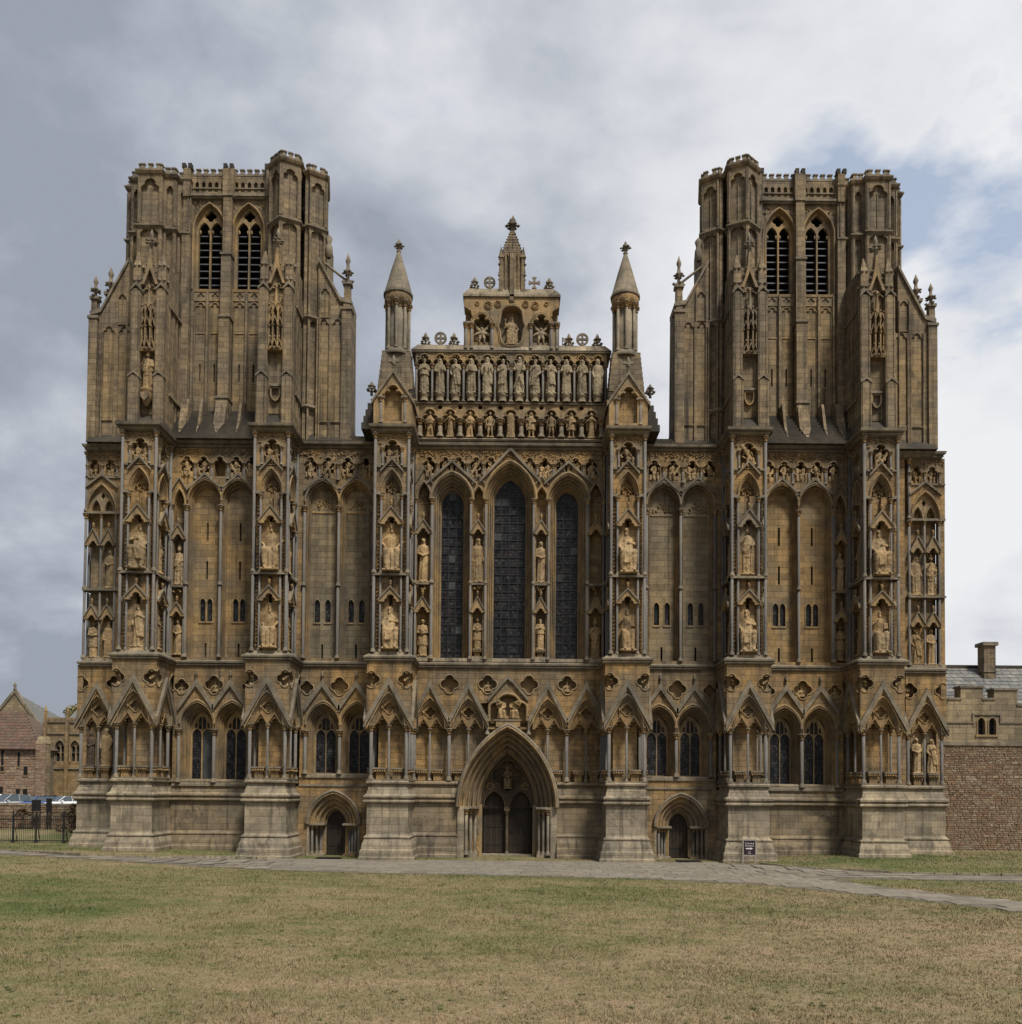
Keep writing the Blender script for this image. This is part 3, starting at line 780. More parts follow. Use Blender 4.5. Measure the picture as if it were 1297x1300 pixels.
# ---------------------------------------------------------------- corner blocks beyond the outer buttresses
def corner(s):
    cx = s*-22.3 if s > 0 else 22.68
    m = MB('wall_stone').frame(cx, 2.8)
    # lower storey
    m.box(-.8, .8, 3.9, 10.2, -3, -.70)
    hw = 1.1
    m.box(-.98, .98, 7.25, 10.2, -2.5, -.37)
    nr = notch(.90, 9.22, .43, hw, 1); nl = notch(-.90, 9.22, .43, -hw, -1)
    m.plate([(hw, 6.88)] + nr + [(hw, 10.2), (-hw, 10.2)] + list(reversed(nl)) + [(-hw, 6.88), (-.83, 6.88)] + pointed(0, 6.92, .83, 1.66, 8) + [(.83, 6.88)], [], -.3, 0)
    gable_unit(m, 0, 1.14)
    m.use('statue_stone')
    for q in (-1, 1):
        for k in range(7): m.blob(q*.93+R.uniform(-.12, .1), 9.12+R.uniform(-.2, .2), -.2, .09, .12)
        m.use('trim_stone').tube([(x, z, .015) for x, z in (nr if q > 0 else nl)], .03, 5); m.use('statue_stone')
    m.use('wall_stone')
    a, b = sorted((s*1.1, s*2.6)); m.box(a, b, 3.9, 22.1, -3, -.055)
    # return face, outer side
    m.frame(cx-s*1.104, 2.8+1.3, 0, -s*pi/2)
    m.use('wall_stone').plate(rect(-1.296, 1.296, 6.9, 10.2), [quatre(-.95*-s, 9.25, .33), quatre(.6*-s, 9.25, .3)], -.3, 0)
    m.box(-1.2, 1.2, 4, 6.9, -.5, -.35)
    # middle storey: paired niches in two tiers
    m.frame(cx, 2.8); m.use('wall_stone')
    m.box(-.75, .8, 10.3, 22.1, -3, -.5)
    m.box(-.85, -.7, 10.3, 22.0, -3, -1.6)
    m.plate([(-.86, 18.62), (-.78, 18.62)] + pointed(0, 18.66, .78, 1.5, 9) + [(.78, 18.62), (1.1, 18.62), (1.1, 22.0), (-.86, 22.0)], [treftop(c, 20.62, 21.2, .27, .34, 5) for c in (-.45, .42)], -.48, -.05)
    m.use('trim_stone'); moulding(m, 0, 18.62, 18.66, (.82, 1.55), (.70, 1.34), rolls(1, -.0, -.15, .05), 9)
    m.plate([(-.70, 18.62)] + pointed(0, 18.66, .70, 1.34, 9) + [(.70, 18.62), (.60, 18.62)] + list(reversed(pointed(.35, 18.66, .24, .65, 6))) + [(.1, 18.62), (-.1, 18.62)] + list(reversed(pointed(-.35, 18.66, .24, .65, 6))) + [(-.6, 18.62)], [[(-.12, 19.55), (0, 19.75), (.12, 19.55), (0, 19.35)]], -.3, -.16)
    for q in (-.35, .35):
        m.tube([(x, z, -.14) for x, z in pointed(q, 18.66, .28, .72, 7)], .035, 5)
        m.use('carved_stone'); foliage(m, q-.2, q+.2, 18.7, 19.1, -.42, 110, .06); m.use('trim_stone')
    m.use('string_stone'); chevron(m, 0, 20.05, .88, 20.75, .13, -.06, .08)
    m.box(-.92, 1.1, 18.54, 18.66, -.5, .02); m.box(-.95, 1.1, 14.3, 14.4, -.5, .06); m.box(-.92, 1.1, 20.5, 20.58, -.2, .02)
    m.use('carved_stone'); foliage(m, -.85, 1.1, 21.65, 21.93, -.05, 110, .06); foliage(m, -.85, 1.1, 21.5, 21.7, -.05, 60, .05)
    m.use('plinth_stone').box(-.9, 1.1, 10.3, 10.62, -.6, .02)
    for q in (-.42, .42):
        canopy(m, q, 12.78, 13.5, .36, .02, .4); canopy(m, q, 16.85, 17.65, .36, .02, .4)
    m.use('wall_stone').box(.82, 1.1, 10.4, 18.6, -.5, -.1)
    o = m.obj('corner_block', cath)
    f = MB().frame(cx, 2.8)
    for u in (-.92, .92): colonnette(o, u, -.17, 4.1, 6.9, .085, f)
    colonnette(o, 0, -.2, 4.1, 6.9, .06, f)
    for u, r in ((-.86, .075), (-.02, .055), (.78, .065)):
        colonnette(o, u, -.06, 10.6, 14.3, r, f, cap=False); colonnette(o, u, -.06, 14.4, 18.56, r, f)
    colonnette(o, -.86, -.06, 18.66, 21.95, .075, f)
    for u, w_ in ((-.95, -.6), (-1.0, -.95)):   # open shafts standing clear of the corner
        colonnette(o, u*1.0, w_, 10.6, 14.3, .06, f, cap=False); colonnette(o, u*1.0, w_, 14.4, 18.56, .06, f)
    for u in (-.82, -.02, .80): colonnette(o, u, -.02, 20.58, 21.22, .05, f)
    if s > 0:
        pass
for s in (-1, 1): corner(s)

# ---------------------------------------------------------------- central bay, lower storey with the great doorway
m = MB('wall_stone').frame(0, 2.2)
X0, X1 = -5.0, 5.0
GC = [-4.17, -2.1, 2.1, 4.17]
holes = [quatre(c, 9.27, .47) for c in (-3.13, -1.08, 1.08, 3.13)] + [treftop(0, 7.3, 8.05, .92, .68, 6)]
# spandrel wall above the niches: bottom edge follows the four gable arches
bot = [(X0, 6.88)]
for c in GC:
    bot += [(c-.83, 6.88)] + pointed(c, 6.92, .83, 1.66, 8) + [(c+.83, 6.88)]
    if c == -2.1: bot += [(-1.1, 6.88), (-1.1, 7.0), (1.1, 7.0), (1.1, 6.88)]
bot += [(X1, 6.88)]
m.plate(bot + [(X1, 10.2), (X0, 10.2)], holes, -.32, 0)
for c in GC: gable_unit(m, c, 1.04, apex=9.42, zb=7.72-.35, ped=abs(c) > 3)
for s in (-1, 1): pedestal(m, s*2.62, 4.09, -.1)
for c in (-3.13, -1.08, 1.08, 3.13):
    m.use('trim_stone'); quat_ring(m, c, 9.27, .51, .01, .045)
m.use('carved_stone').box(-5, 5, 8.7, 9.8, -.5, -.34)
# niche backs
m.use('wall_stone').plate([(-5.05, 3.9)] + [(-2.37, 3.9)] + [q for q in pointed(0, 2.72, 2.45, 4.15, 16) if q[1] > 4.0] + [(2.37, 3.9), (5.05, 3.9), (5.05, 8.8), (-5.05, 8.8)], [], -.9, -.55)
# coronation niche over the door
m.use('trim_stone').tube([(x*1.04, z+.03, .04) for x, z in treftop(0, 7.3, 8.05, .95, .70, 6)], .08, 6)
m.use('string_stone'); chevron(m, 0, 8.55, 1.05, 9.78, .2, 0, .14)
m.use('panel_stone').plate(rect(-1.0, 1.0, 7.2, 8.9), [], -.42, -.36, reveal=False)
m.use('trim_stone').box(-.62, .62, 7.0, 7.34, -.4, .12); m.use('string_stone').box(-.68, .68, 7.32, 7.4, -.4, .16)
m.use('wall_stone').box(X0, X1, 10.0, 10.3, -.9, -.4)
o = m.obj('bay_wall', cath)
f = MB().frame(0, 2.2)
for s in (-1, 1):
    for u, r, z0 in ((4.17, .06, 4.1), (3.13, .095, 4.1), (2.1, .06, 4.9), (5.0, .085, 4.1)): colonnette(o, s*u, -.12 if r > .07 else -.2, z0, 6.9, r, f)
    colonnette(o, s*1.08, -.02, 6.6, 7.6, .07, f)

# ---- the portal
m = MB('trim_stone').frame(0, 2.2)
PZ = 2.72
moulding(m, 0, PZ, PZ, (2.62, 4.35), (1.47, 2.95), [(0, -.3)] + rolls(5, .28, -1.55, .11), 16)
m.use('string_stone').tube([(x, z, .30) for x, z in pointed(0, PZ, 2.62, 4.40, 16)], .11, 7)
for s in (-1, 1):
    m.use('wall_stone').plate(rect(min(s*1.5, s*2.62), max(s*1.5, s*2.62), -.3, PZ), [], -1.2, -.95, reveal=False)
    m.use('plinth_stone')
    m.box(min(s*2.28, s*2.62), max(s*2.28, s*2.62), -.5, 2.75, -.9, .12)
    m.box(min(s*1.55, s*2.3), max(s*1.55, s*2.3), -.4, .16, -1.1, -.1, .02)
    m.use('string_stone').box(min(s*1.5, s*2.35), max(s*1.5, s*2.35), PZ-.1, PZ, -1.2, .1)
    m.use('trim_stone').box(min(s*1.36, s*1.56), max(s*1.36, s*1.56), -.3, PZ+.1, -1.95, -1.0)
# tympanum over the twin doors
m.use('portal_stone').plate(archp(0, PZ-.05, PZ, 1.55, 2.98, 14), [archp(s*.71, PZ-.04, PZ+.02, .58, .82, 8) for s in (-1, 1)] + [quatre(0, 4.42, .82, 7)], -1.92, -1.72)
m.tube([(x, z, -1.7) for x, z in quatre(0, 4.42, .89, 7)], .06, 6)
for s in (-1, 1): m.tube([(x, z, -1.7) for x, z in archp(s*.71, PZ-.04, PZ+.02, .60, .85, 8)], .06, 6)
m.use('carved_stone')
for s in (-1, 1):
    foliage(m, s*.95-.3, s*.95+.3, 3.75, 4.1, -1.7, 60, .05); m.tube([(s*.95+.18*cos(t*.5236), 3.82+.18*sin(t*.5236), -1.7) for t in range(13)], .04, 5)
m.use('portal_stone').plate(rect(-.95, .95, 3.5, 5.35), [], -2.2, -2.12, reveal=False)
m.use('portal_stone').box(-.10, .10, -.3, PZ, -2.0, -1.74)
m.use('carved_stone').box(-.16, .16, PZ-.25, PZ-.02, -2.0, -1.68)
m.use('plinth_stone').box(-1.6, 1.6, -.4, .10, -2.2, -1.1)
po = m.obj('portal', cath)
for s in (-1, 1):
    for u, w_, r in ((2.16, -.02, .085), (1.93, -.26, .08), (1.71, -.52, .08)): colonnette(po, s*u, w_, .16, PZ-.08, r, f, shaft='string_stone')
colonnette(po, 0, -1.68, .1, PZ-.2, .06, f, shaft='portal_stone')
for s in (-1, 1):
    d = MB('door_wood').frame(0, 2.2); d.plate(archp(s*.71, .1, PZ+.02, .60, .86, 8), [], -2.12, -2.02); do = d.obj('door', cath)
    for k in range(7):
        u = s*.71-.50+k*.1667; dz = sqrt(max(0.02, 1-(min(abs(u-s*.71)+.08, .58)/.60)**2))*.80
        p = MB('door_wood').frame(0, 2.2); p.box(u-.076, u+.076, .14, PZ+dz, -2.04, -1.985, .012); p.obj('plank', do)
    for z in (.55, 1.55, 2.5): h = MB('iron').frame(0, 2.2); h.box(s*.71-.5, s*.71+.5, z, z+.045, -1.99, -1.975); h.obj('strap_hinge', do)
    h = MB('iron').frame(0, 2.2); h.tube([(s*.25+.07*cos(t*.5), 1.3+.07*sin(t*.5), -1.96) for t in range(14)], .014, 5); h.obj('handle', do)

# ---------------------------------------------------------------- central bay, great lancets
m = MB('wall_stone').frame(0, 2.2)
WC = [(-3.12, 1.11, 1.46, 19.22, .60, .78), (0, 1.34, 2.0, 19.3, .84, 1.38), (3.12, 1.11, 1.46, 19.22, .60, .78)]
FC = [-4.35, -3.50, -2.76, -1.83, -1.02, 1.02, 1.83, 2.76, 3.50, 4.35]
FZ = [20.45, 20.86, 20.84, 20.5, 20.98, 20.98, 20.5, 20.84, 20.86, 20.45]
holes = [archp(c, 10.66, zs, a, h) for c, a, h, zs, ai, hi in WC]
holes += [archp(s*1.67, 10.7, 19.3, .27, .62, 6) for s in (-1, 1)] + [archp(s*4.62, 10.7, 19.3, .33, .85, 6) for s in (-1, 1)]
holes += [treftop(c, z, 21.2, .29, .36, 5) for c, z in zip(FC, FZ)]
m.plate(rect(-5.1, 5.1, 10.3, 22.05), holes, -.42, 0)
frieze(m, [], [], -5.0, 5.0)
for c, z in zip(FC, FZ):
    t = treftop(c, z, 21.2, .29, .36, 5); m.use('trim_stone').tube([(c+(x-c)*1.08, q+.02, .03) for x, q in t[1:-1]], .045, 5)
for c, a, h, zs, ai, hi in WC:
    m.use('trim_stone'); moulding(m, c, 10.66, zs, (a, h), (ai, hi), rolls(5, .03, -.88, .05), 12)
    m.tube([(x, z, .06) for x, z in pointed(c, zs, a+.05, h+.08, 12)], .075, 6)
    m.use('plinth_stone').plate([(c-a, 10.5), (c+a, 10.5), (c+a, 10.68), (c-a, 10.68)], [], -.96, .05)
m.use('string_stone')
chevron(m, 0, 20.35, 1.62, 22.1, .2, 0, .15)
for s in (-1, 1):
    chevron(m, s*3.12, 20.25, 1.30, 21.42, .16, 0, .13); chevron(m, s*1.67, 20.15, .36, 20.62, .1, 0, .1); chevron(m, s*4.62, 20.2, .46, 21.0, .12, 0, .1)
for s in (-1, 1):
    for c, hw in ((1.67, .30), (4.62, .36)):
        m.use('panel_stone').plate(rect(s*c-hw-.02, s*c+hw+.02, 10.5, 20.2), [], -.55, -.44, reveal=False)
        m.use('trim_stone').tube([(x, z, .03) for x, z in pointed(s*c, 19.3, hw+.03, .72 if c < 2 else .95, 8)], .055, 5)
        if c > 2:
            m.use('carved_stone'); foliage(m, s*c-.25, s*c+.25, 19.3, 19.8, -.4, 90, .06)
        canopy(m, s*c, 13.2, 13.95, hw+.06, .12, .4); canopy(m, s*c, 17.45, 18.12, hw+.06, .12, .4)
        m.use('string_stone').box(s*c-hw-.16, s*c+hw+.16, 14.62, 14.73, -.45, .14)
        m.use('carved_stone'); foliage(m, s*c-hw, s*c+hw, 14.35, 14.6, .02, 70, .07)
        m.use('plinth_stone').box(s*c-hw, s*c+hw, 10.5, 10.78, -.4, .06, .03)
        if c < 2: pedestal(m, s*c, 10.75, .02, .2, .4)
o = m.obj('bay_wall', cath)
for s in (-1, 1):
    for u, r in ((1.26, .062), (2.07, .062), (4.16, .08), (5.03, .06)):
        colonnette(o, s*u, .07, 10.62, 14.62, r, f, cap=False); colonnette(o, s*u, .07, 14.7, 19.3, r, f)
for a, b in ((-4.35, -3.5), (-2.76, -1.83), (-1.83, -1.02), (1.02, 1.83), (1.83, 2.76), (3.5, 4.35)):
    colonnette(o, (a+b)/2, .03, 20.6, 21.22, .055, f)
PANE = {}
for c, a, h, zs, ai, hi in WC:
    n = 4 if c == 0 else 3
    fr_ = MB('iron').frame(0, 2.2)
    zt = zs+hi; rows = 21 if c == 0 else 19
    dz = (zt-10.68)/rows; du = 2*ai/n
    for k in range(rows+1): fr_.box(c-ai-.05, c+ai+.05, 10.68+k*dz-.028, 10.68+k*dz+.028, -.94, -.885)
    for k in range(n+1): fr_.box(c-ai+k*du-.028, c-ai+k*du+.028, 10.6, zt, -.945, -.895)
    fr_.use('void').box(c-ai-.1, c+ai+.1, 10.5, zt+.1, -.995, -.975)
    wo = fr_.obj('lancet_window', cath)
    key = (round(du, 3), round(dz, 3))
    if key not in PANE: pm = MB('leaded_glass'); pm.box(-du/2+.027, du/2-.027, -dz/2+.027, dz/2-.027, -.01, .01); PANE[key] = pm.mesh('pane')
    for k in range(rows):
        for j in range(n):
            zc = 10.68+(k+.5)*dz; uc = c-ai+(j+.5)*du
            p = link('pane', PANE[key], wo, (uc, 2.2+.93, zc)); p.rotation_euler = (R.uniform(-.05, .05), 0, R.uniform(-.05, .05))

# ---------------------------------------------------------------- central gable: angels, apostles, upper block
m = MB('wall_stone').frame(0, 2.2)
m.box(-5.25, 5.25, 22.2, 27.4, -2.0, -.62)
AN = [(-4.34+1.085*i) for i in range(9)]
AP = [(-4.67+.849*i) for i in range(12)]
rd = [circle((AN[i]+AN[i+1])/2, 24.32, .13, 10) for i in range(8)]
m.use('trim_stone').plate(rect(-5.15, 5.15, 22.5, 24.5), [treftop(c, 22.64, 23.62, .42, .52, 6) for c in AN] + rd, -.55, 0)
for c in rd: m.use('void').plate(c, [], -.3, -.25, reveal=False)
for c in AN:
    t = treftop(c, 22.64, 23.62, .44, .55, 6); m.use('trim_stone').tube([(c+(x-c)*1.07, z+.02, .03) for x, z in t[1:-1]], .045, 5)
m.use('string_stone')
m.plan([(-5.3, 2.9), (-5.3, 2.2), (5.3, 2.2), (5.3, 2.9)], [(-.1, 22.36), (.14, 22.42), (.2, 22.5), (.06, 22.6), (-.6, 22.66)])
m.plan([(-5.2, 2.9), (-5.2, 2.2), (5.2, 2.2), (5.2, 2.9)], [(-.1, 24.44), (.08, 24.47), (.1, 24.54), (-.6, 24.58)])
m.use('trim_stone').plate(rect(-5.15, 5.15, 24.56, 27.3), [treftop(c, 24.6, 26.72, .37, .46, 6) for c in AP], -.55, 0)
for c in AP:
    t = treftop(c, 24.6, 26.72, .37, .46, 6); m.use('trim_stone').tube([(c+(x-c)*1.07, z+.02, .03) for x, z in t[1:-1]], .04, 5)
    m.use('pale_statue_stone').lathe(c, .02, [(.25, 24.58), (.22, 24.62), (.22, 24.85), (.28, 24.92), (.27, 25.0), (.2, 25.02)], 10)
m.use('carved_stone'); foliage(m, -5.1, 5.1, 27.02, 27.28, .0, 60, .05)
m.use('string_stone')
m.plan([(-5.3, 3.4), (-5.3, 2.2), (5.3, 2.2), (5.3, 3.4)], [(-.1, 27.26), (.08, 27.3), (.1, 27.38), (-.1, 27.42)])
m.use('plinth_stone').prism([(-5.4, 3.9), (-5.4, 2.1), (5.4, 2.1), (5.4, 3.9)], 27.42, 27.76, poly1=[(-5.05, 3.7), (-5.05, 2.25), (5.05, 2.25), (5.05, 3.7)])
# upper block
m.use('trim_stone').box(-2.5, 2.5, 27.5, 30.4, -1.6, -.5)
mand = circle(0, 28.78, .62, 26, 1.12)
mand = [(x*(1+.07*cos(6*atan2(z-28.78, x))), 28.78+(z-28.78)*(1+.05*cos(6*atan2(z-28.78, x)))) for x, z in mand]
sn = [treftop(s*1.58, 27.62, 28.95, .45, .48, 6) for s in (-1, 1)]
cn = [[(s*2.56, 28.95), (s*2.2, 29.0), (s*2.02, 29.18), (s*2.18, 29.36), (s*2.2, 29.6), (s*2.56, 29.82)] for s in (-1, 1)]
L_ = list(reversed(cn[0])); Rr = cn[1]
m.plate([(-2.56, 27.5), (2.56, 27.5)] + Rr + [(2.56, 30.4), (-2.56, 30.4)] + L_, [mand] + sn, -.6, 0)
m.tube([(x*1.08, 28.78+(z-28.78)*1.06, .02) for x, z in mand + mand[:1]], .06, 6)
m.tube([(x*1.2, 28.78+(z-28.78)*1.14, .0) for x, z in mand + mand[:1]], .05, 6)
for s in (-1, 1):
    m.tube([(s*1.58+(x-s*1.58)*1.08, z+.02, .03) for x, z in sn[(s+1)//2][1:-1]], .06, 6)
    m.tube([(s*1.58+(x-s*1.58)*1.3, z+.1, .03) for x, z in sn[(s+1)//2][1:-1]], .045, 6)
    m.tube([(x-s*.05, z, .02) for x, z in cn[(s+1)//2]], .05, 5)
    m.use('panel_stone').box(min(s*1.1, s*2.05), max(s*1.1, s*2.05), 27.55, 28.0, -.6, -.2)
    m.use('string_stone').box(min(s*2.0, s*2.6), max(s*2.0, s*2.6), 28.9, 29.0, -.4, .08); m.box(min(s*.88, s*1.16), max(s*.88, s*1.16), 28.9, 29.0, -.4, .06)
    m.use('carved_stone')
    for u, z, r in ((1.25, 29.92, .2), (.72, 30.0, .17), (1.85, 30.02, .1)):
        m.tube([(s*u+r*cos(t*.5236), z+r*sin(t*.5236), .03) for t in range(13)], .03, 5)
        for k in range(6): m.blob(s*u+r*.55*cos(k*1.05), z+r*.55*sin(k*1.05), .02, r*.3)
    m.use('trim_stone')
m.use('plinth_stone').prism([(-2.62, 3.9), (-2.62, 2.12), (2.62, 2.12), (2.62, 3.9)], 30.38, 30.5)
m.prism([(-2.62, 3.9), (-2.62, 2.12), (2.62, 2.12), (2.62, 3.9)], 30.5, 30.9, poly1=[(-2.3, 3.6), (-2.3, 2.3), (2.3, 2.3), (2.3, 3.6)])
go = m.obj('gable', cath)
for i in range(8): colonnette(go, (AN[i]+AN[i+1])/2, .02, 22.66, 23.64, .11, f, shaft='string_stone')
for c in (-4.9, 4.9): colonnette(go, c, .02, 22.66, 23.64, .11, f, shaft='string_stone')
for i in range(11): colonnette(go, (AP[i]+AP[i+1])/2, .0, 24.6, 26.66, .062, f)
for c in (-5.1, 5.1): colonnette(go, c, .0, 24.6, 26.66, .062, f)
for s in (-1, 1):
    for u in (2.14, 2.44, 1.02): colonnette(go, s*u, .02, 27.5, 28.92, .07, f)
# finials and crosses
def wheel_cross(z0, u, w_=-.7, s=1.0, ring=True):
    m = MB('string_stone').frame(0, 2.2)
    m.lathe(u, w_, [(.09*s, z0), (.06*s, z0+.2*s), (.14*s, z0+.26*s), (.06*s, z0+.34*s)], 7)
    zc = z0+.62*s
    for k in range(4):
        a = k*pi/2
        c, sn_ = cos(a), sin(a)
        pts = [(.05, .04), (.22, .07), (.30, .13), (.34, .0), (.30, -.13), (.22, -.07), (.05, -.04)]
        m.plate([(u+s*(x*c-y*sn_), zc+s*(x*sn_+y*c)) for x, y in pts], [], w_-.05*s, w_+.05*s, back=True)
    m.plate(circle(u, zc, .09*s, 8), [], w_-.05*s, w_+.055*s, back=True)
    if ring: m.plate(circle(u, zc, .34*s, 20), [circle(u, zc, .24*s, 20)], w_-.045*s, w_+.045*s, back=True)
    return m.obj('cross_finial', go)
def poppy(z0, u, h=.95, s=1.15, w_=-.7):
    m = MB('string_stone').frame(0, 2.2); finial(m, u, z0, w_, h, s); m.obj('finial', go)
for s in (-1, 1):
    poppy(27.74, s*4.68, w_=-.5); poppy(27.74, s*3.12, w_=-.5); wheel_cross(27.74, s*3.86, w_=-.5, s=1.0)
    poppy(30.9, s*2.02, .9, 1.1, w_=-.5)
wheel_cross(30.9, -1.2, w_=-.5, s=.95); wheel_cross(30.9, 1.2, w_=-.5, s=.95, ring=False)
# central spirelet
m = MB('tower_stone').frame(0, 2.9)
def sq(h): return [(-h, 2.9-h), (h, 2.9-h), (h, 2.9+h), (-h, 2.9+h)]
m.prism(sq(.62), 30.4, 33.0, poly1=sq(.50))
for sx in (-1, 1):
    for sy in (-1, 1):
        x, y = sx*.58, sy*.58
        pr = lambda h: [(x-h, 2.9+y-h), (x+h, 2.9+y-h), (x+h, 2.9+y+h), (x-h, 2.9+y+h)]
        m.prism(pr(.12), 30.4, 32.6, poly1=pr(.09)); m.prism(pr(.13), 32.6, 33.25, poly1=pr(.01))
        for z in (31.6, 32.2, 32.6): m.blob(x*1.18, z, -y*1.18, .09)
for q in (-.32, 0, .32): m.box(q-.05, q+.05, 30.45, 32.9, .5, .64)
m.box(-.09, .09, 30.2, 33.0, .55, .78)
m.blob(0, 30.15, .68, .16, .2)
for q in (-.3, .3): chevron(m, q, 32.4, .26, 33.1, .12, .5, .62)
m.prism(sq(.52), 33.0, 34.35, poly1=sq(.11))
for k in range(7):
    z = 33.1+k*.19; h = .52-(z-33.0)/1.35*.41
    for sx in (-1, 1):
        for sy in (-1, 1): m.blob(sx*h, z, sy*h, .07)
    for q in (-.5, .0, .5): m.blob(q*h, z, h, .055)
m.lathe(0, 0, [(.12, 34.3), (.16, 34.4), (.1, 34.5), (.1, 34.75), (.22, 34.85), (.14, 34.95), (.16, 35.1), (.08, 35.25), (.01, 35.4)], 8)
for k in range(6): m.blob(.26*cos(k*1.05), 34.8, .26*sin(k*1.05), .14, .11)
m.obj('spirelet', cath)
# weather vane and chimney-like finials behind the right shoulder of the gable
m = MB('string_stone').frame(3.35-.45, 5.0)
finial(m, 0, 27.9, 0, 1.35, 1.7); m.box(-.5, -.4, 27.4, 28.0, -.1, .1, .04); m.box(.42, .52, 27.4, 28.2, -.1, .1, .04)
m.use('iron').tube([(0, 28.6, 0), (0, 29.75, 0)], .025, 5); m.box(-.25, .25, 29.15, 29.19, -.02, .02)
m.use('sign_frame').plate([(.02, 29.5), (.3, 29.48), (.42, 29.62), (.3, 29.72), (.02, 29.72)], [], -.01, .01, back=True)
m.obj('weathervane', cath)

# ---------------------------------------------------------------- gablets and round turrets over the inner buttresses
def turret(s):
    m = MB('trim_stone').frame(s*6.05, .15)
    nh = treftop(0, 22.6, 23.95, .46, .5, 6)
    m.plate([(-1.0, 22.4), (1.0, 22.4), (1.0, 23.7), (0, 25.15), (-1.0, 23.7)], [nh], -1.6, 0)
    m.use('panel_stone').plate(rect(-.6, .6, 22.5, 24.6), [], -.35, -.3, reveal=False)
    m.use('trim_stone').tube([(x*1.05, z+.02, .03) for x, z in nh[1:-1]], .06, 6)
    m.use('string_stone').plate([(-1.12, 23.62), (0, 25.3), (1.12, 23.62), (1.12, 23.45), (0, 25.1), (-1.12, 23.45)], [], -1.6, .1)
    m.box(-.8, -.42, 23.8, 23.92, -.3, .04); m.box(.42, .8, 23.8, 23.92, -.3, .04)
    for k in range(6):
        for q in (-1, 1): m.use('carved_stone').blob(q*(1.08-.18*k), 23.75+.27*k, -.1, .09)
    m.use('string_stone').lathe(0, -.1, [(.08, 25.2), (.05, 25.55), (.16, 25.65), (.06, 25.75), (.12, 25.9), (.02, 26.1)], 7)
    m.box(-.28, .28, 25.72, 25.84, -.16, -.04)
    # stepped masonry at the sides and the square base
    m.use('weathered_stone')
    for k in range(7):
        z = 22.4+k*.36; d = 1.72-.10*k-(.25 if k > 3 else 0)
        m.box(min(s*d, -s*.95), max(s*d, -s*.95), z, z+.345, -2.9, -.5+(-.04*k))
    m.use('tower_stone')
    for k in range(8):
        h = .92-.025*k; z = 24.6+k*.27; m.box(-h, h, z, z+.262, -1.6-h+.3, -1.3+h-.3)
    m.use('string_stone').lathe(0, -1.45, [(.78, 26.6), (.82, 26.7), (.72, 26.85), (.62, 26.95)], 16)
    m.use('string_stone').lathe(0, -1.45, [(.50, 26.9), (.50, 29.5)], 16)
    m.use('carved_stone').lathe(0, -1.45, [(.52, 29.2), (.56, 29.4), (.72, 29.55), (.74, 29.9), (.66, 29.95)], 16)
    for k in range(8):
        a = k*pi/4+pi/8; m.use('trim_stone').tube([(.68*cos(a+t*.13), 29.45+.28*sin((t+3)/6*pi), -1.45+.68*sin(a+t*.13)) for t in range(-3, 4)], .05, 5)
    m.use('string_stone').lathe(0, -1.45, [(.78, 29.92), (.80, 30.05), (.74, 30.12), (.42, 31.3), (.12, 32.3), (.08, 32.4)], 16)
    m.use('string_stone').lathe(0, -1.45, [(.08, 32.35), (.14, 32.45), (.07, 32.52), (.07, 32.65), (.2, 32.75), (.1, 32.85), (.1, 32.95), (.02, 33.12)], 8)
    for k in range(6): m.blob(.22*cos(k*1.05), 32.74, -1.45+.22*sin(k*1.05), .1, .08)
    o = m.obj('turret', cath)
    g = MB().frame(s*6.05, .15)
    for k in range(8):
        a = k*pi/4; colonnette(o, .60*cos(a), -1.45+.60*sin(a), 26.9, 29.5, .075, g, shaft='string_stone')
    for q in (-.62, .62): colonnette(o, q, -.0, 22.5, 23.85, .06, g)
    for q in (-1, 1):
        if q != s: continue
        k = MB('string_stone').frame(s*6.05, .15); finial(k, q*1.35, 24.6, -1.4, .75, 1.1); k.obj('finial', o)
for s in (-1, 1): turret(s)
# low parapet walls linking gable and towers
for s in (-1, 1):
    m = MB('weathered_stone')
    a, b = sorted((s*7.6, s*8.9)); m.box(a, b, 22.3, 22.85, -4.0, -2.6)
    a, b = sorted((s*7.0, s*7.85)); m.box(a, b, 22.3, 24.0, -4.2, -2.9)
    m.box(min(s*7, s*11.6), max(s*7, s*11.6), 22.28, 22.5, -3.4, -2.3)
    m.obj('parapet_wall', cath)

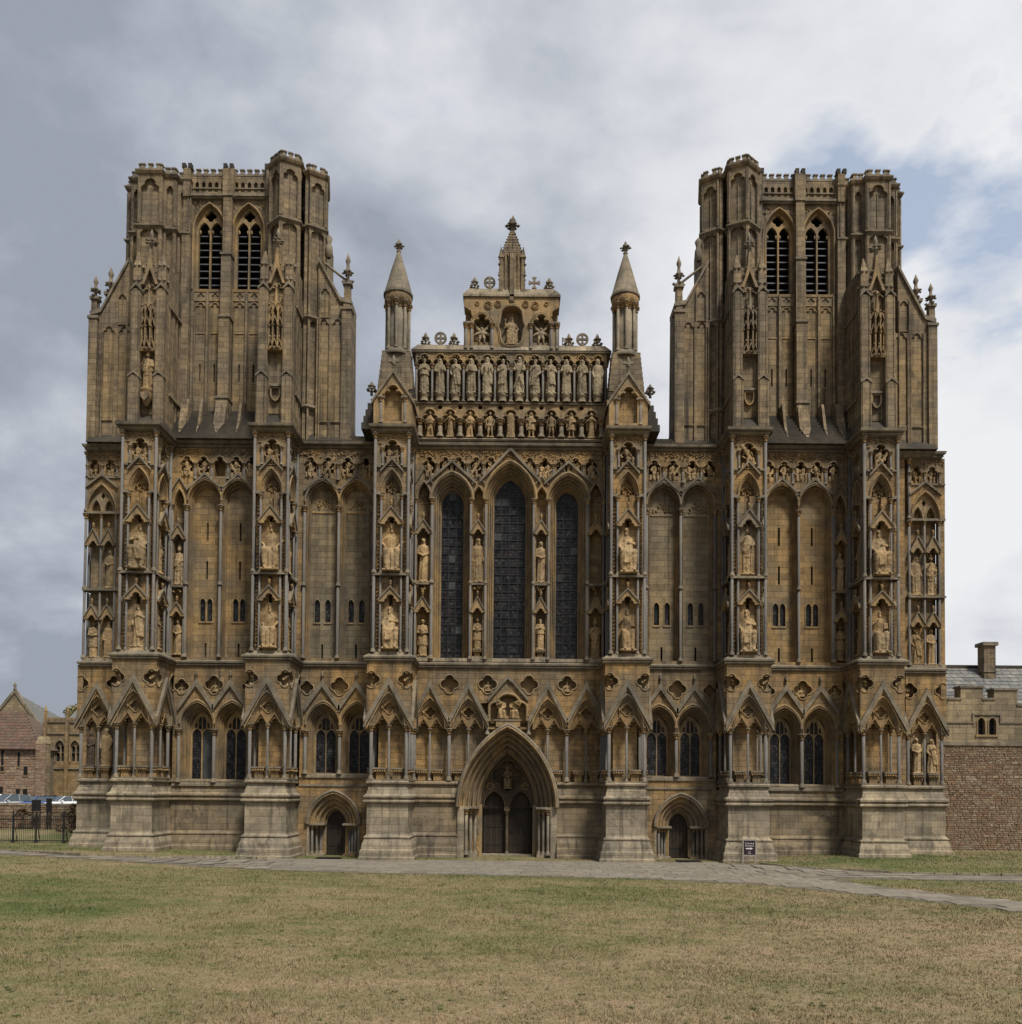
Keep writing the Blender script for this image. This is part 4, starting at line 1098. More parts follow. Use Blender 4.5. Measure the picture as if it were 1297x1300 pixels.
# ---------------------------------------------------------------- towers
def tower(s):
    """coordinates are those of the left (north) tower; s = -1 mirrors them"""
    F = lambda x: x if s > 0 else -x+.15
    def poly(P): return [(F(x), y) for x, y in (P if s > 0 else list(reversed(P)))]
    m = MB('tower_stone')
    ZT = 37.5
    A = [(-21.72, 7.5), (-21.72, 3.8), (-21.2, 3.8), (-21.2, 3.15), (-20.55, 3.15), (-20.55, 2.55), (-19.25, 2.55), (-19.25, 2.85), (-18.6, 2.85), (-18.6, 3.2), (-18.0, 3.2), (-18.0, 3.5)]
    B = [(-13.32, 3.4), (-13.3, 2.44), (-12.5, 1.8), (-11.56, 2.2), (-11.56, 5)]
    C = [(-11.34, 6), (-11.34, 2.55), (-11.1, 2.45), (-10.26, 2.92), (-10.6, 4.6)]
    def off(P, d): # push a polyline outwards
        out_ = []
        for i in range(len(P)):
            nn_ = []
            for a, b in ((max(0, i-1), max(1, i)), (min(len(P)-2, i), min(len(P)-1, i+1))):
                l = hypot(P[b][0]-P[a][0], P[b][1]-P[a][1]); nn_.append(((P[b][1]-P[a][1])/l, -(P[b][0]-P[a][0])/l))
            (ax, ay), (bx_, by_) = nn_; k = 1+ax*bx_+ay*by_
            out_.append((P[i][0]+(ax+bx_)/k*d, P[i][1]+(ay+by_)/k*d) if k > .05 else (P[i][0]+bx_*d, P[i][1]+by_*d))
        return out_
    def block(P, z0, z1):
        Q = poly(P)
        m.use('tower_stone')
        m.prism(off(Q, -.16) + [(F(-16), 8)], z0, z1)
        # panelled faces: a proud frame with a cusped head on every face
        for (x0, y0), (x1, y1) in zip(Q, Q[1:]):
            l = hypot(x1-x0, y1-y0)
            if l < .3: continue
            a = atan2(y1-y0, x1-x0); cxm, cym = (x0+x1)/2, (y0+y1)/2
            m.frame(cxm, cym, 0, a)
            n = max(1, int(l/1.25)); wd = l/n
            hl = []
            for k in range(n):
                u = -l/2+(k+.5)*wd; hw = wd/2-min(.13, wd*.24)
                if hw < .12: continue
                for za, zb in ((z0+.3, 29.2), (29.5, 34.2), (34.6, z1-.75)):
                    if za < z0: continue
                    hl.append(treftop(u, za, zb-hw*.5, hw, hw*1.1, 4))
            m.plate(rect(-l/2+.004, l/2-.004, z0, z1), hl, -.15, 0)
            for k in range(n+1):
                u = max(-l/2+.05, min(l/2-.05, -l/2+k*wd))
                for z_a, z_b in ((z0, 29.2), (29.5, 34.2), (34.6, z1-.35)): m.tube([(u, z_a, .0), (u, z_b, .0)], .05, 5)
            if wd > .7:
                for k in range(n): m.tube([(-l/2+(k+.5)*wd, z0, -.14), (-l/2+(k+.5)*wd, z1-.9, -.14)], .04, 5)
        m.frame()
        m.use('string_stone')
        for z, d in ((29.35, .12), (34.4, .12), (24.4, .1)):
            m.plan(Q, [(-.1, z-.16), (d, z-.02), (d, z+.05), (-.1, z+.2)])
        m.use('tower_stone'); m.plan(Q, [(-.1, z1-.3), (.08, z1-.2), (.14, z1-.08), (.14, z1), (-.3, z1+.05)])
        merlons(Q, z1)
    def merlons(Q, z1):
        m.use('string_stone')
        for (x0, y0), (x1, y1) in zip(Q, Q[1:]):
            l = hypot(x1-x0, y1-y0); n = max(1, round(l/.40)); a = atan2(y1-y0, x1-x0)
            if l < .2: continue
            m.frame((x0+x1)/2, (y0+y1)/2, 0, a)
            m.box(-l/2, l/2, z1, z1+.12, -.14, .02)
            for k in range(n):
                u = -l/2+(k+.5)*l/n; m.box(u-.115, u+.115, z1+.10, z1+.36, -.12, .0, .02); m.box(u-.14, u+.14, z1+.33, z1+.40, -.14, .02)
        m.frame()
    m.prism(poly([(-20.9, 9), (-20.9, 4.4), (-11.2, 4.4), (-11.2, 9)]), 22.0, 37.0)
    block(A, 22.2, ZT); block(B, 22.2, 37.75); block(C, 22.2, ZT)
    # a big round rain spout between the two inner turrets
    m.use('weathered_stone').lathe(F(-11.42), -3.2, [(.18, 35.4), (.3, 35.6), (.3, 35.8), (.15, 36.0)], 8)
    # belfry wall
    cx = F(-15.82); cw = [F(-16.92), F(-14.74)]
    m.frame(cx, 3.45); m.use('tower_stone')
    W = [c-cx for c in cw]
    m.plate(rect(-2.5, 2.5, 24.0, 37.2), [archp(u, 31.4, 34.75, .86, 1.50, 9) for u in W] + [rect(u+q*.4-.05, u+q*.4+.05, 26.2, 27.2) for u in W for q in (-1, 1)], -.6, 0)
    m.box(-2.5, 2.5, 22.0, 24.4, -.8, -.1)
    for u in W:
        m.use('trim_stone'); moulding(m, u, 31.4, 34.75, (.86, 1.50), (.74, 1.42), rolls(2, .02, -.16, .04), 10)
        m.tube([(x, z, .05) for x, z in archp(u, 31.4, 34.75, .90, 1.56, 9)], .06, 5)
        # tracery: two lights and an eyelet
        m.plate(archp(u, 31.4, 34.75, .74, 1.42, 9), [archp(u+q*.345, 31.45, 34.85, .305, .50, 6) for q in (-1, 1)] + [quatre(u, 35.70, .33, 5)], -.30, -.16)
        for q in (-1, 1):
            for z in (34.8,):
                for e in (-1, 1): m.lathe(u+q*.345+e*.24, -.23, [(.02, z-.1), (.07, z+.02), (.02, z+.14)], 5)
        m.use('carved_stone')
        for q in (-1, 1): foliage(m, u+q*.62-.28, u+q*.62+.28, 36.0, 36.4, -.0, 60, .05)
        m.use('void').box(u-.8, u+.8, 31.2, 36.4, -.95, -.9)
        # panel band and blind panels under the sill
        m.use('carved_stone').box(u-.85, u+.85, 31.25, 31.40, -.2, .08)
        m.use('trim_stone').plate(rect(u-.82, u+.82, 30.75, 31.27), [quatre(u+q*.4, 31.0, .2, 5) for q in (-1, 1)], -.12, .05)
        m.use('tower_panel')
        m.plate(rect(u-.84, u+.84, 24.2, 30.8), [rect(u+q*.4-.045, u+q*.4+.045, 26.2, 27.2) for q in (-1, 1)], -.1, .012)
        m.use('void').box(u-.8, u+.8, 26.1, 27.3, -.45, -.40)
        m.use('tower_stone').box(u-.06, u+.06, 23.6, 31.3, -.02, .16)
        for e in (-.72, -.12, .12, .72): m.tube([(u+e, 24.2, .02), (u+e, 30.4, .02)], .035, 5)
        for q in (-.84, .84): m.box(u+q-.06, u+q+.06, 23.6, 31.3, -.02, .12)
        m.use('panel_stone')
        for q in (-.4, .4):
            m.use('trim_stone').tube([(x, z, .03) for x, z in trefoil(u+q, 30.4, .3, .26, 4)], .04, 5)
            m.box(u+q-.28, u+q+.28, 28.9, 28.96, 0, .05)
    # centre pilaster with set-offs
    m.use('tower_stone')
    for z0, z1, h, d in ((22.2, 25.0, .34, .72), (25.0, 29.6, .30, .58), (29.6, 33.2, .27, .44), (33.2, 36.6, .24, .32)):
        m.box(-h, h, z0, z1, -.05, d); m.use('string_stone').box(-h-.05, h+.05, z1-.06, z1+.05, -.05, d+.06); m.use('tower_stone')
    for q in (-2.3, 2.3):
        for z0, z1, h, d in ((22.2, 29.6, .26, .40), (29.6, 34.4, .22, .32), (34.4, 36.6, .2, .24)):
            m.box(q-h, q+h, z0, z1, -.05, d)
    m.use('string_stone'); m.box(-2.5, 2.5, 36.52, 36.62, -.2, .14); m.box(-2.5, 2.5, 36.62, 36.74, -.2, .22); m.box(-2.5, 2.5, 37.1, 37.16, -.2, .1)
    # pierced parapet
    m.use('tower_stone')
    hl = []
    for q in (-1, 1):
        for k in range(6): hl.append(archp(q*1.28+(k-2.5)*.36, 36.95, 37.35, .105, .18, 4))
    m.plate(rect(-2.5, 2.5, 36.74, 37.85), hl, -.12, .05); m.box(-2.5, 2.5, 36.74, 37.8, -.5, -.12)
    m.box(-.3, .3, 36.5, 38.1, -.2, .34); m.box(2.1, 2.5, 36.5, 38.1, -.2, .34); m.box(-2.5, -2.1, 36.5, 38.1, -.2, .34)
    m.use('weathered_stone')
    for q in (0, 2.3, -2.3):
        for k in (-1, 1): m.box(q+k*.17-.1, q+k*.17+.1, 38.1, 38.36, .1, .36)
    y0 = m.frame()
    Q = [(F(-18.2), 3.4), (F(-13.3), 3.4)]
    merlons(Q if s > 0 else list(reversed(Q)), 37.85)
    # dark sloping aprons at the foot
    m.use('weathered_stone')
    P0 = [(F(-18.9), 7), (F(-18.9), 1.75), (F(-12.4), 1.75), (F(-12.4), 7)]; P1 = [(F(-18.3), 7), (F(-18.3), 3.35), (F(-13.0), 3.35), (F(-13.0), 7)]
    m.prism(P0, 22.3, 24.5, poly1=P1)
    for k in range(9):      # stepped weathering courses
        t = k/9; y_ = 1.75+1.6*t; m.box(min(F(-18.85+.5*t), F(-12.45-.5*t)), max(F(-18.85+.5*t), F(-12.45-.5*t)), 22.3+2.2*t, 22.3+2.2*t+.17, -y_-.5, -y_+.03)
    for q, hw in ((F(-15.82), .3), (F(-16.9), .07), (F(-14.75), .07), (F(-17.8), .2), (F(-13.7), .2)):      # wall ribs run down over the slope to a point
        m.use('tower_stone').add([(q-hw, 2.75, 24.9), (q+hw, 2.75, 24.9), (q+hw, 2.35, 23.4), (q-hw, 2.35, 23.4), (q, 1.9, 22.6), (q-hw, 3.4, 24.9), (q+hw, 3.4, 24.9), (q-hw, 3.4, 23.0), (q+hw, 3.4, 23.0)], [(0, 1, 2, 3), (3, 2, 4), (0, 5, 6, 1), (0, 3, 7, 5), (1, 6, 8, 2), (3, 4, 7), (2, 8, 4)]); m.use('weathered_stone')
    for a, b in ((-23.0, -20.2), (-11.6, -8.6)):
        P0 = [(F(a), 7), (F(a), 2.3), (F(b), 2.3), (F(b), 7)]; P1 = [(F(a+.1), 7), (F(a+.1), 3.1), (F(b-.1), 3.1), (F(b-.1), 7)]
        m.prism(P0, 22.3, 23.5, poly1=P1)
    to = m.obj('tower', cath)
    lv = MB('louvre_slate'); lv.add([(-.32, -.2, -.10), (.32, -.2, -.10), (.32, .12, .13), (-.32, .12, .13), (-.32, -.2, -.15), (.32, -.2, -.15), (.32, .12, .08), (-.32, .12, .08)], [(0, 1, 2, 3), (4, 5, 6, 7), (0, 1, 5, 4), (2, 3, 7, 6), (0, 3, 7, 4), (1, 2, 6, 5)])
    lvm = lv.mesh('louvre')
    for u in cw:
        for q in (-1, 1):
            for k in range(9): link('louvre', lvm, to, (u+q*.345, 3.45+.55, 31.6+k*.4))
    # niche piers standing in front of the tower angles, over the buttresses
    def pier(xc, yf, niche_statue):
        m = MB('tower_stone').frame(F(xc), yf)
        m.box(-.9, .9, 22.3, 31.5, -2.2, -.5)
        m.use('weathered_stone').prism([(F(xc)-1.1, yf+2.6), (F(xc)-1.1, yf-.25), (F(xc)+1.1, yf-.25), (F(xc)+1.1, yf+2.6)], 22.38, 23.3, poly1=[(F(xc)-.8, yf+2.6), (F(xc)-.8, yf+.4), (F(xc)+.8, yf+.4), (F(xc)+.8, yf+2.6)])
        for q in (-1, 1):
            m.use('tower_stone')
            u = q*.66
            m.box(u-.27, u+.27, 22.35, 25.3, -1.0, .0); m.box(u-.25, u+.25, 25.3, 30.0, -1.0, -.12); m.box(u-.2, u+.2, 30.0, 31.3, -.9, -.22)
            m.use('string_stone'); chevron(m, u, 25.3, .3, 25.55, .12, -.3, .05); chevron(m, u, 30.0, .29, 30.3, .12, -.4, -.06)
            m.use('tower_stone').prism([(m.o[0]+u-.2, yf+.22), (m.o[0]+u+.2, yf+.22), (m.o[0]+u+.2, yf+.62), (m.o[0]+u-.2, yf+.62)], 31.3, 32.1, poly1=[(m.o[0]+u-.04, yf+.38), (m.o[0]+u+.04, yf+.38), (m.o[0]+u+.04, yf+.46), (m.o[0]+u-.04, yf+.46)])
            for zc in (30.5, 31.3):
                m.use('string_stone')
                for k in range(6): m.blob(u+.24*cos(k*1.05), zc, -.42+.24*sin(k*1.05), .11)
            # side faces of the pier: two blind panels and strings
            m.use('tower_stone').box(q*.9-.06, q*.9+.06, 22.4, 30.4, -1.3, -1.05); m.box(q*.9-.06, q*.9+.06, 22.4, 30.4, -2.2, -1.95); m.box(q*.9-.05, q*.9+.05, 22.4, 30.4, -.75, -.6); m.box(q*.9-.05, q*.9+.05, 22.4, 30.4, -1.72, -1.58)
            for e in (-.2, .2): m.tube([(u+e, 22.4, .0), (u+e, 25.2, .0)], .04, 5); m.tube([(u+e*.9, 25.6, -.12), (u+e*.9, 29.9, -.12)], .04, 5)
            m.use('string_stone').box(q*.93-.1, q*.93+.1, 29.2, 29.32, -2.2, -.6); m.box(q*.93-.1, q*.93+.1, 24.5, 24.62, -2.2, -.6)
        # recessed panel with tabernacle canopy
        m.use('tower_panel').box(-.42, .42, 23.4, 30.4, -.7, -.46)
        m.use('trim_stone')
        m.tube([(x, z, -.38) for x, z in trefoil(0, 30.0, .36, .34, 5)], .05, 5)
        z0 = 26.75
        for q in (-.36, -.13, .13, .36):
            m.box(q-.035, q+.035, z0, z0+2.3, -.5, -.02-.5*abs(q)); m.box(q-.06, q+.06, z0+1.2, z0+1.28, -.5, .02-.5*abs(q)); m.blob(q, z0+2.4, -.05-.5*abs(q), .07, .1)
            m.box(q-.06, q+.06, z0+.02, z0+.1, -.5, .02-.5*abs(q))
        for q in (-.24, 0, .24):
            chevron(m, q, z0+.05, .15, z0+.5, .10, -.3, .02-.4*abs(q)); chevron(m, q, z0+1.3, .13, z0+1.72, .09, -.3, -.0-.4*abs(q)); chevron(m, q, z0+2.0, .12, z0+2.35, .09, -.3, -.05-.4*abs(q))
            m.blob(q, z0+.55, .0, .06, .09); m.blob(q, z0-.02, -.02, .08, .1)
        m.box(-.4, .4, z0-.08, z0+.06, -.5, -.12)
        m.lathe(0, -.22, [(.14, z0+2.3), (.10, z0+2.8), (.05, z0+3.3), (.09, z0+3.36), (.02, z0+3.5)], 6)
        if niche_statue:
            m.use('carved_stone').lathe(0, -.2, [(.06, 23.7), (.26, 24.0), (.32, 24.3), (.3, 24.45), (.34, 24.5), (.32, 24.62)], 10)
            m.use('trim_stone').plate([(-.2, 24.35), (.2, 24.35), (.2, 24.1), (0, 23.9), (-.2, 24.1)], [], .02, .12)
        else:
            m.use('trim_stone').plate([(-.27, 24.75), (.27, 24.75), (.27, 24.35), (.16, 24.1), (0, 24.0), (-.16, 24.1), (-.27, 24.35)], [[(-.2, 24.7), (.2, 24.7), (.2, 24.36), (.12, 24.16), (0, 24.08), (-.12, 24.16), (-.2, 24.36)]], -.46, -.28)
            m.use('string_stone').box(-.32, .32, 24.78, 24.9, -.46, -.22)
        # ogee gable and finial
        m.use('trim_stone')
        og = [(-.46, 30.3), (-.26, 30.8), (-.12, 31.4), (-.05, 32.2), (.05, 32.2), (.12, 31.4), (.26, 30.8), (.46, 30.3), (.30, 30.3), (.16, 30.7), (.0, 31.15), (-.16, 30.7), (-.30, 30.3)]
        m.plate(og, [], -.6, -.22)
        m.use('string_stone')
        for k in range(4):
            for q in (-1, 1): m.blob(q*(.40-.11*k), 30.6+.38*k, -.28, .08)
        m.lathe(0, -.4, [(.09, 32.1), (.07, 32.5), (.14, 32.6), (.07, 32.7), (.07, 32.9), (.12, 33.05), (.02, 33.35)], 7)
        for k in range(6): m.blob(.24*cos(k*1.05), 32.65, -.4+.24*sin(k*1.05), .13, .1)
        return m.obj('tower_pier', cath)
    pier(-19.2, .95, s > 0); pier(-12.4, .75, False)
    # side buttresses with raking tops and pinnacles
    def raker(P, pins, panels, ys):
        m = MB('tower_stone')
        Q = [(F(x), z) for x, z in P]
        m.plate(Q, [], -ys-1.3, -ys, back=True)
        m.use('string_stone')
        # coping along the rake
        for (xa, za), (xb, zb) in zip(P[1:-1], P[2:-1]):
            m.plate([(F(xa), za-.02), (F(xb), zb-.02), (F(xb), zb+.22), (F(xa), za+.22)], [], -ys-1.4, -ys+.12)
        m.frame(0, ys)
        for u in sorted({round(x, 2) for x, z in P}): pass
        for u, z0, z1, hw in panels:
            for e in (-1, 1): m.use('tower_stone').tube([(F(u)+e*(hw+.05), 22.6, .07), (F(u)+e*(hw+.05), z1, .07)], .045, 5)
            m.use('tower_stone'); fr2 = [rect(F(u)-hw-.1, F(u)+hw+.1, z0, z1)]
            m.plate(fr2[0], [treftop(F(u), z0+.05, z1-hw*1.1, hw, hw*1.1, 5)], -.05, .07)
            m.use('tower_panel').plate(rect(F(u)-hw, F(u)+hw, z0, z1-.1), [], -.05, .008, reveal=False)
        m.frame()
        o = m.obj('tower_buttress', cath)
        for x, y, z0, h, r in pins:
            k = MB('tower_stone').frame(F(x), y)
            k.box(-r, r, 22.4, z0, -r, r); k.use('string_stone').box(-r-.06, r+.06, z0-.1, z0+.04, -r-.06, r+.06)
            k.use('tower_stone').box(-r*.72, r*.72, z0, z0+h*.45, -r*.72, r*.72, r*.1)
            k.use('string_stone').box(-r*.95, r*.95, z0+h*.42, z0+h*.48, -r*.95, r*.95)
            for i in range(4): k.blob(r*1.0*cos(i*pi/2), z0+h*.5, r*1.0*sin(i*pi/2), .11)
            k.lathe(0, 0, [(r*.5, z0+h*.46), (r*.3, z0+h*.6), (r*.95, z0+h*.66), (r*.4, z0+h*.72), (r*.3, z0+h*.8), (r*.55, z0+h*.86), (.01, z0+h)], 8)
            for i in range(6): k.blob(r*.95*cos(i*1.05), z0+h*.65, r*.95*sin(i*1.05), .1, .08)
            k.obj('pinnacle', o)
    raker([(-23.1, 22.0), (-23.05, 29.4), (-22.45, 29.6), (-21.0, 32.4), (-21.0, 22.0)],
          [(-22.85, 2.75, 29.3, 2.4, .24), (-22.5, 3.7, 29.9, 2.9, .28)], [(-22.0, 23.6, 28.8, .3), (-21.15, 23.6, 28.8, .3), (-21.3, 28.9, 30.6, .22)], 2.65)
    raker([(-10.6, 22.0), (-10.6, 32.6), (-9.35, 30.3), (-8.75, 30.2), (-8.7, 22.0)],
          [(-9.0, 2.75, 29.9, 3.2, .26)], [(-10.25, 23.6, 29.3, .3), (-9.5, 23.6, 29.3, .3), (-10.2, 29.4, 31.0, .22)], 2.65)
    # flying strut and gargoyle between pinnacle and turret
    k = MB('string_stone'); k.tube([(F(-10.3), 32.6, -2.9), (F(-9.1), 31.6, -2.8)], .07, 6); k.lathe(F(-10.1), -2.9, [(.1, 32.9), (.22, 33.1), (.2, 33.5), (.12, 33.7), (.2, 34.0), (.05, 34.2)], 7); k.obj('strut', to)
for s in (1, -1): tower(s)

# ================================================================ STATUES
# carved figures: solids fused by a voxel remesh so each is one continuous body
def _ell(bm, c, r, rot=None):
    M = Matrix.Translation(c) @ (rot or Matrix.Identity(4)) @ Matrix.Diagonal((r[0], r[1], r[2], 1))
    bmesh.ops.create_icosphere(bm, subdivisions=2, radius=1, matrix=M)
def _cap(bm, a, b, r0, r1, n=10):
    a, b = Vector(a), Vector(b); d = b-a
    q = d.to_track_quat('Z', 'Y').to_matrix().to_4x4()
    bmesh.ops.create_cone(bm, segments=n, radius1=r0, radius2=r1, depth=d.length, cap_ends=True, matrix=Matrix.Translation((a+b)/2) @ q)
    _ell(bm, a, (r0,)*3); _ell(bm, b, (r1,)*3)
def _box(bm, c, s, rot=None):
    bmesh.ops.create_cube(bm, size=1, matrix=Matrix.Translation(c) @ (rot or Matrix.Identity(4)) @ Matrix.Diagonal((s[0], s[1], s[2], 1)))
def _robe(bm, rings, k=9, n=44, ph=0.0, twist=.6):
    """rings of (z, rx, ry, fold depth, cx, cy)"""
    vs = []
    for z, rx, ry, am, cx, cy in rings:
        row = []
        for i in range(n):
            t = 2*pi*i/n; f = 1+am*(.6*cos(k*t+ph+twist*z)+.4*cos((k*2+1)*t-2*ph))
            row.append(bm.verts.new((cx+rx*f*cos(t), cy+ry*f*sin(t), z)))
        vs.append(row)
    for a, b in zip(vs, vs[1:]):
        for i in range(n): bm.faces.new((a[i], a[(i+1) % n], b[(i+1) % n], b[i]))
    bm.faces.new(list(reversed(vs[0]))); bm.faces.new(vs[-1])
def _head(bm, c, s=1.0, hair='bare', beard=True, turn=0.0):
    x, y, z = c; s *= 1.0
    rz = Matrix.Rotation(turn, 4, 'Z')
    def q(dx, dy, dz): v = rz @ Vector((dx*s, dy*s, dz*s)); return (x+v.x, y+v.y, z+v.z)
    _ell(bm, q(0, 0, 0), (.092*s, .108*s, .135*s), rz)
    _ell(bm, q(0, -.02, -.06), (.072*s, .088*s, .08*s), rz)            # jaw
    _cap(bm, q(0, -.10, .03), q(0, -.132, -.03), .014*s, .022*s, 6)    # nose
    _cap(bm, q(-.05, -.098, .04), q(.05, -.098, .04), .018*s, .018*s, 6)   # brow
    for e in (-1, 1):
        _ell(bm, q(e*.038, -.093, .008), (.017*s, .014*s, .011*s)); _ell(bm, q(e*.094, 0, 0), (.016*s, .03*s, .04*s))
    _cap(bm, q(-.028, -.102, -.065), q(.028, -.102, -.065), .012*s, .012*s, 6)
    _cap(bm, q(0, .02, -.18), q(0, .01, -.05), .06*s, .06*s, 8)
    if beard: _ell(bm, q(0, -.08, -.13), (.062*s, .055*s, .085*s)); _ell(bm, q(0, -.075, -.2), (.035*s, .035*s, .06*s))
    if hair == 'long':
        _ell(bm, q(0, .035, .03), (.118*s, .11*s, .13*s))
        for e in (-1, 1): _cap(bm, q(e*.1, .02, .03), q(e*.105, .0, -.17), .035*s, .04*s, 7)
    elif hair == 'crown':
        bmesh.ops.create_cone(bm, segments=14, radius1=.10*s, radius2=.125*s, depth=.09*s, cap_ends=True, matrix=Matrix.Translation(q(0, 0, .12)))
        for i in range(6):
            t = i*pi/3; _ell(bm, q(.115*cos(t), .115*sin(t), .18), (.022*s, .022*s, .035*s))
        _ell(bm, q(0, .035, -.02), (.11*s, .1*s, .14*s))
    elif hair == 'mitre':
        bmesh.ops.create_cone(bm, segments=14, radius1=.115*s, radius2=.02*s, depth=.26*s, cap_ends=True, matrix=Matrix.Translation(q(0, .01, .2)) @ Matrix.Diagonal((1, .65, 1, 1)))
    elif hair == 'hood':
        _ell(bm, q(0, .04, .015), (.125*s, .12*s, .16*s)); _cap(bm, q(0, .06, -.02), q(0, .08, -.26), .11*s, .15*s, 10)
    elif hair == 'halo':
        bmesh.ops.create_cone(bm, segments=18, radius1=.2*s, radius2=.2*s, depth=.04*s, cap_ends=True, matrix=Matrix.Translation(q(0, .08, .03)) @ Matrix.Rotation(pi/2, 4, 'X'))
        _ell(bm, q(0, .035, .03), (.11*s, .10*s, .12*s))
    else: _ell(bm, q(0, .03, .045), (.104*s, .10*s, .105*s))
def _hand(bm, c, d=(0, 0, -1)):
    c = Vector(c); d = Vector(d).normalized(); side = d.cross(Vector((0, 1, 0)));
    if side.length < .1: side = d.cross(Vector((1, 0, 0)))
    side.normalize()
    _ell(bm, c, (.04, .032, .045))
    for i in range(4):
        a = c+side*(-.028+.019*i)+d*.03; _cap(bm, a, a+d*(.05-.006*abs(i-1.4))+Vector((0, .012, 0)), .012, .010, 5)
    _cap(bm, c+side*.035, c+side*.055+d*.035, .012, .01, 5)
def _arm(bm, s, elbow, hand, z=1.60, sh=.19, r=.075, y=0):
    _cap(bm, (s*sh, y+.01, z), elbow, r, r*.92); _cap(bm, elbow, hand, r*.85, r*.52)
    h = Vector(hand); e = Vector(elbow); _hand(bm, h+(h-e).normalized()*.04, h-e)
def _stand(bm, broad=1.0, am=.10, k=9, ph=0., lean=0.0, base=True):
    b = broad
    _robe(bm, [(.05, .25*b, .19, am*1.2, 0, 0), (.25, .245*b, .185, am*1.2, 0, 0), (.6, .235*b, .18, am*1.0, lean*.4, 0), (.95, .225*b, .18, am*.8, lean, 0),
               (1.15, .215*b, .165, am*.5, lean, 0), (1.35, .235*b, .17, am*.35, lean*.6, 0), (1.5, .25*b, .16, am*.25, lean*.3, 0), (1.6, .225*b, .14, .02, 0, 0), (1.67, .12*b, .10, 0, 0, 0), (1.70, .06, .06, 0, 0, 0)], k, ph=ph)
    for s in (-1, 1): _ell(bm, (s*.10, -.17, .05), (.055, .11, .05))
    if base: _box(bm, (0, -.02, .01), (.56, .46, .06))
def fig_mesh(name, build, voxel=.021, matname='statue_stone', amp=.012, seed=0):
    bm = bmesh.new(); build(bm)
    me = bpy.data.meshes.new(name); bm.to_mesh(me); bm.free()
    o = bpy.data.objects.new(name, me); col.objects.link(o)
    md = o.modifiers.new('r', 'REMESH'); md.mode = 'VOXEL'; md.voxel_size = voxel; md.use_smooth_shade = True
    sm = o.modifiers.new('s', 'SMOOTH'); sm.factor = .5; sm.iterations = 1
    dg = bpy.context.evaluated_depsgraph_get(); r = bpy.data.meshes.new_from_object(o.evaluated_get(dg))
    bpy.data.objects.remove(o); bpy.data.meshes.remove(me)
    import mathutils
    nz = mathutils.noise.noise; off_ = Vector((R.uniform(0, 50), R.uniform(0, 50), 0))
    nr_ = [v.normal.copy() for v in r.vertices]
    for v, n in zip(r.vertices, nr_):       # centuries of weather: blunted, pitted surface
        p = v.co*7+off_; v.co += n*(nz(p)*.018+nz(p*3.1)*.010-max(0, nz(p*.45)-.25)*.05)
    r.name = name; r.materials.clear(); r.materials.append(MATS[matname])
    return r
def two_mats(me):  # same carving in another stone
    pass
def F_fold(bm):      # hands folded on the chest
    _stand(bm, 1.0, ph=.3); _head(bm, (0, -.02, 1.85), 1, 'bare', True)
    for s in (-1, 1): _arm(bm, s, (s*.28, -.06, 1.30), (s*.05, -.22, 1.36))
    _robe(bm, [(1.0, .26, .21, .1, 0, -.02), (1.25, .25, .2, .1, 0, -.01), (1.4, .2, .16, .05, 0, 0)], 7)
def F_scroll(bm):    # long beard, scroll held in front
    _stand(bm, 1.03, .12, 8, 1.2); _head(bm, (0, -.02, 1.85), 1.05, 'long', True)
    _ell(bm, (0, -.12, 1.60), (.06, .05, .13))
    _arm(bm, -1, (-.29, -.02, 1.28), (-.10, -.22, 1.15)); _arm(bm, 1, (.29, -.05, 1.30), (.12, -.24, 1.32))
    _cap(bm, (.12, -.27, 1.15), (.12, -.27, 1.50), .045, .045)
def F_cloak(bm):     # turned, cloak thrown over the arm
    _stand(bm, 1.05, .14, 7, 2.2, .04); _head(bm, (-.02, -.03, 1.85), 1, 'bare', True, .5)
    _arm(bm, 1, (.28, -.06, 1.32), (.02, -.22, 1.45)); _arm(bm, -1, (-.28, 0, 1.25), (-.20, -.18, 1.05))
    _robe(bm, [(.45, .16, .12, .22, .14, -.12), (.9, .2, .14, .2, .08, -.1), (1.4, .18, .13, .12, .02, -.06), (1.58, .1, .08, 0, .1, -.02)], 6, ph=1)
def F_book(bm):
    _stand(bm, 1.0, .12, 9, .9); _head(bm, (0, -.02, 1.86), 1.03, 'long', True)
    _arm(bm, -1, (-.28, -.03, 1.27), (-.12, -.22, 1.24)); _arm(bm, 1, (.28, -.03, 1.28), (.08, -.23, 1.22))
    _box(bm, (-.02, -.27, 1.34), (.2, .08, .27)); _cap(bm, (.16, -.17, .2), (.20, -.16, 1.1), .05, .04)
def F_sleeves(bm):   # wide sleeves
    _stand(bm, 1.0, .11, 8, 1.9); _head(bm, (0, -.02, 1.86), 1, 'long', True, -.2)
    for s in (-1, 1):
        _arm(bm, s, (s*.30, -.04, 1.30), (s*.12, -.26, 1.33)); _robe(bm, [(1.02, .04, .04, .1, s*.27, -.12), (1.15, .07, .08, .1, s*.26, -.12), (1.34, .08, .08, 0, s*.24, -.12)], 5)
    _cap(bm, (.12, -.28, 1.1), (.16, -.28, 1.55), .035, .03)
    _robe(bm, [(.5, .13, .1, .2, .16, -.08), (1.0, .12, .1, .15, .16, -.08), (1.3, .08, .08, 0, .14, -.06)], 5)
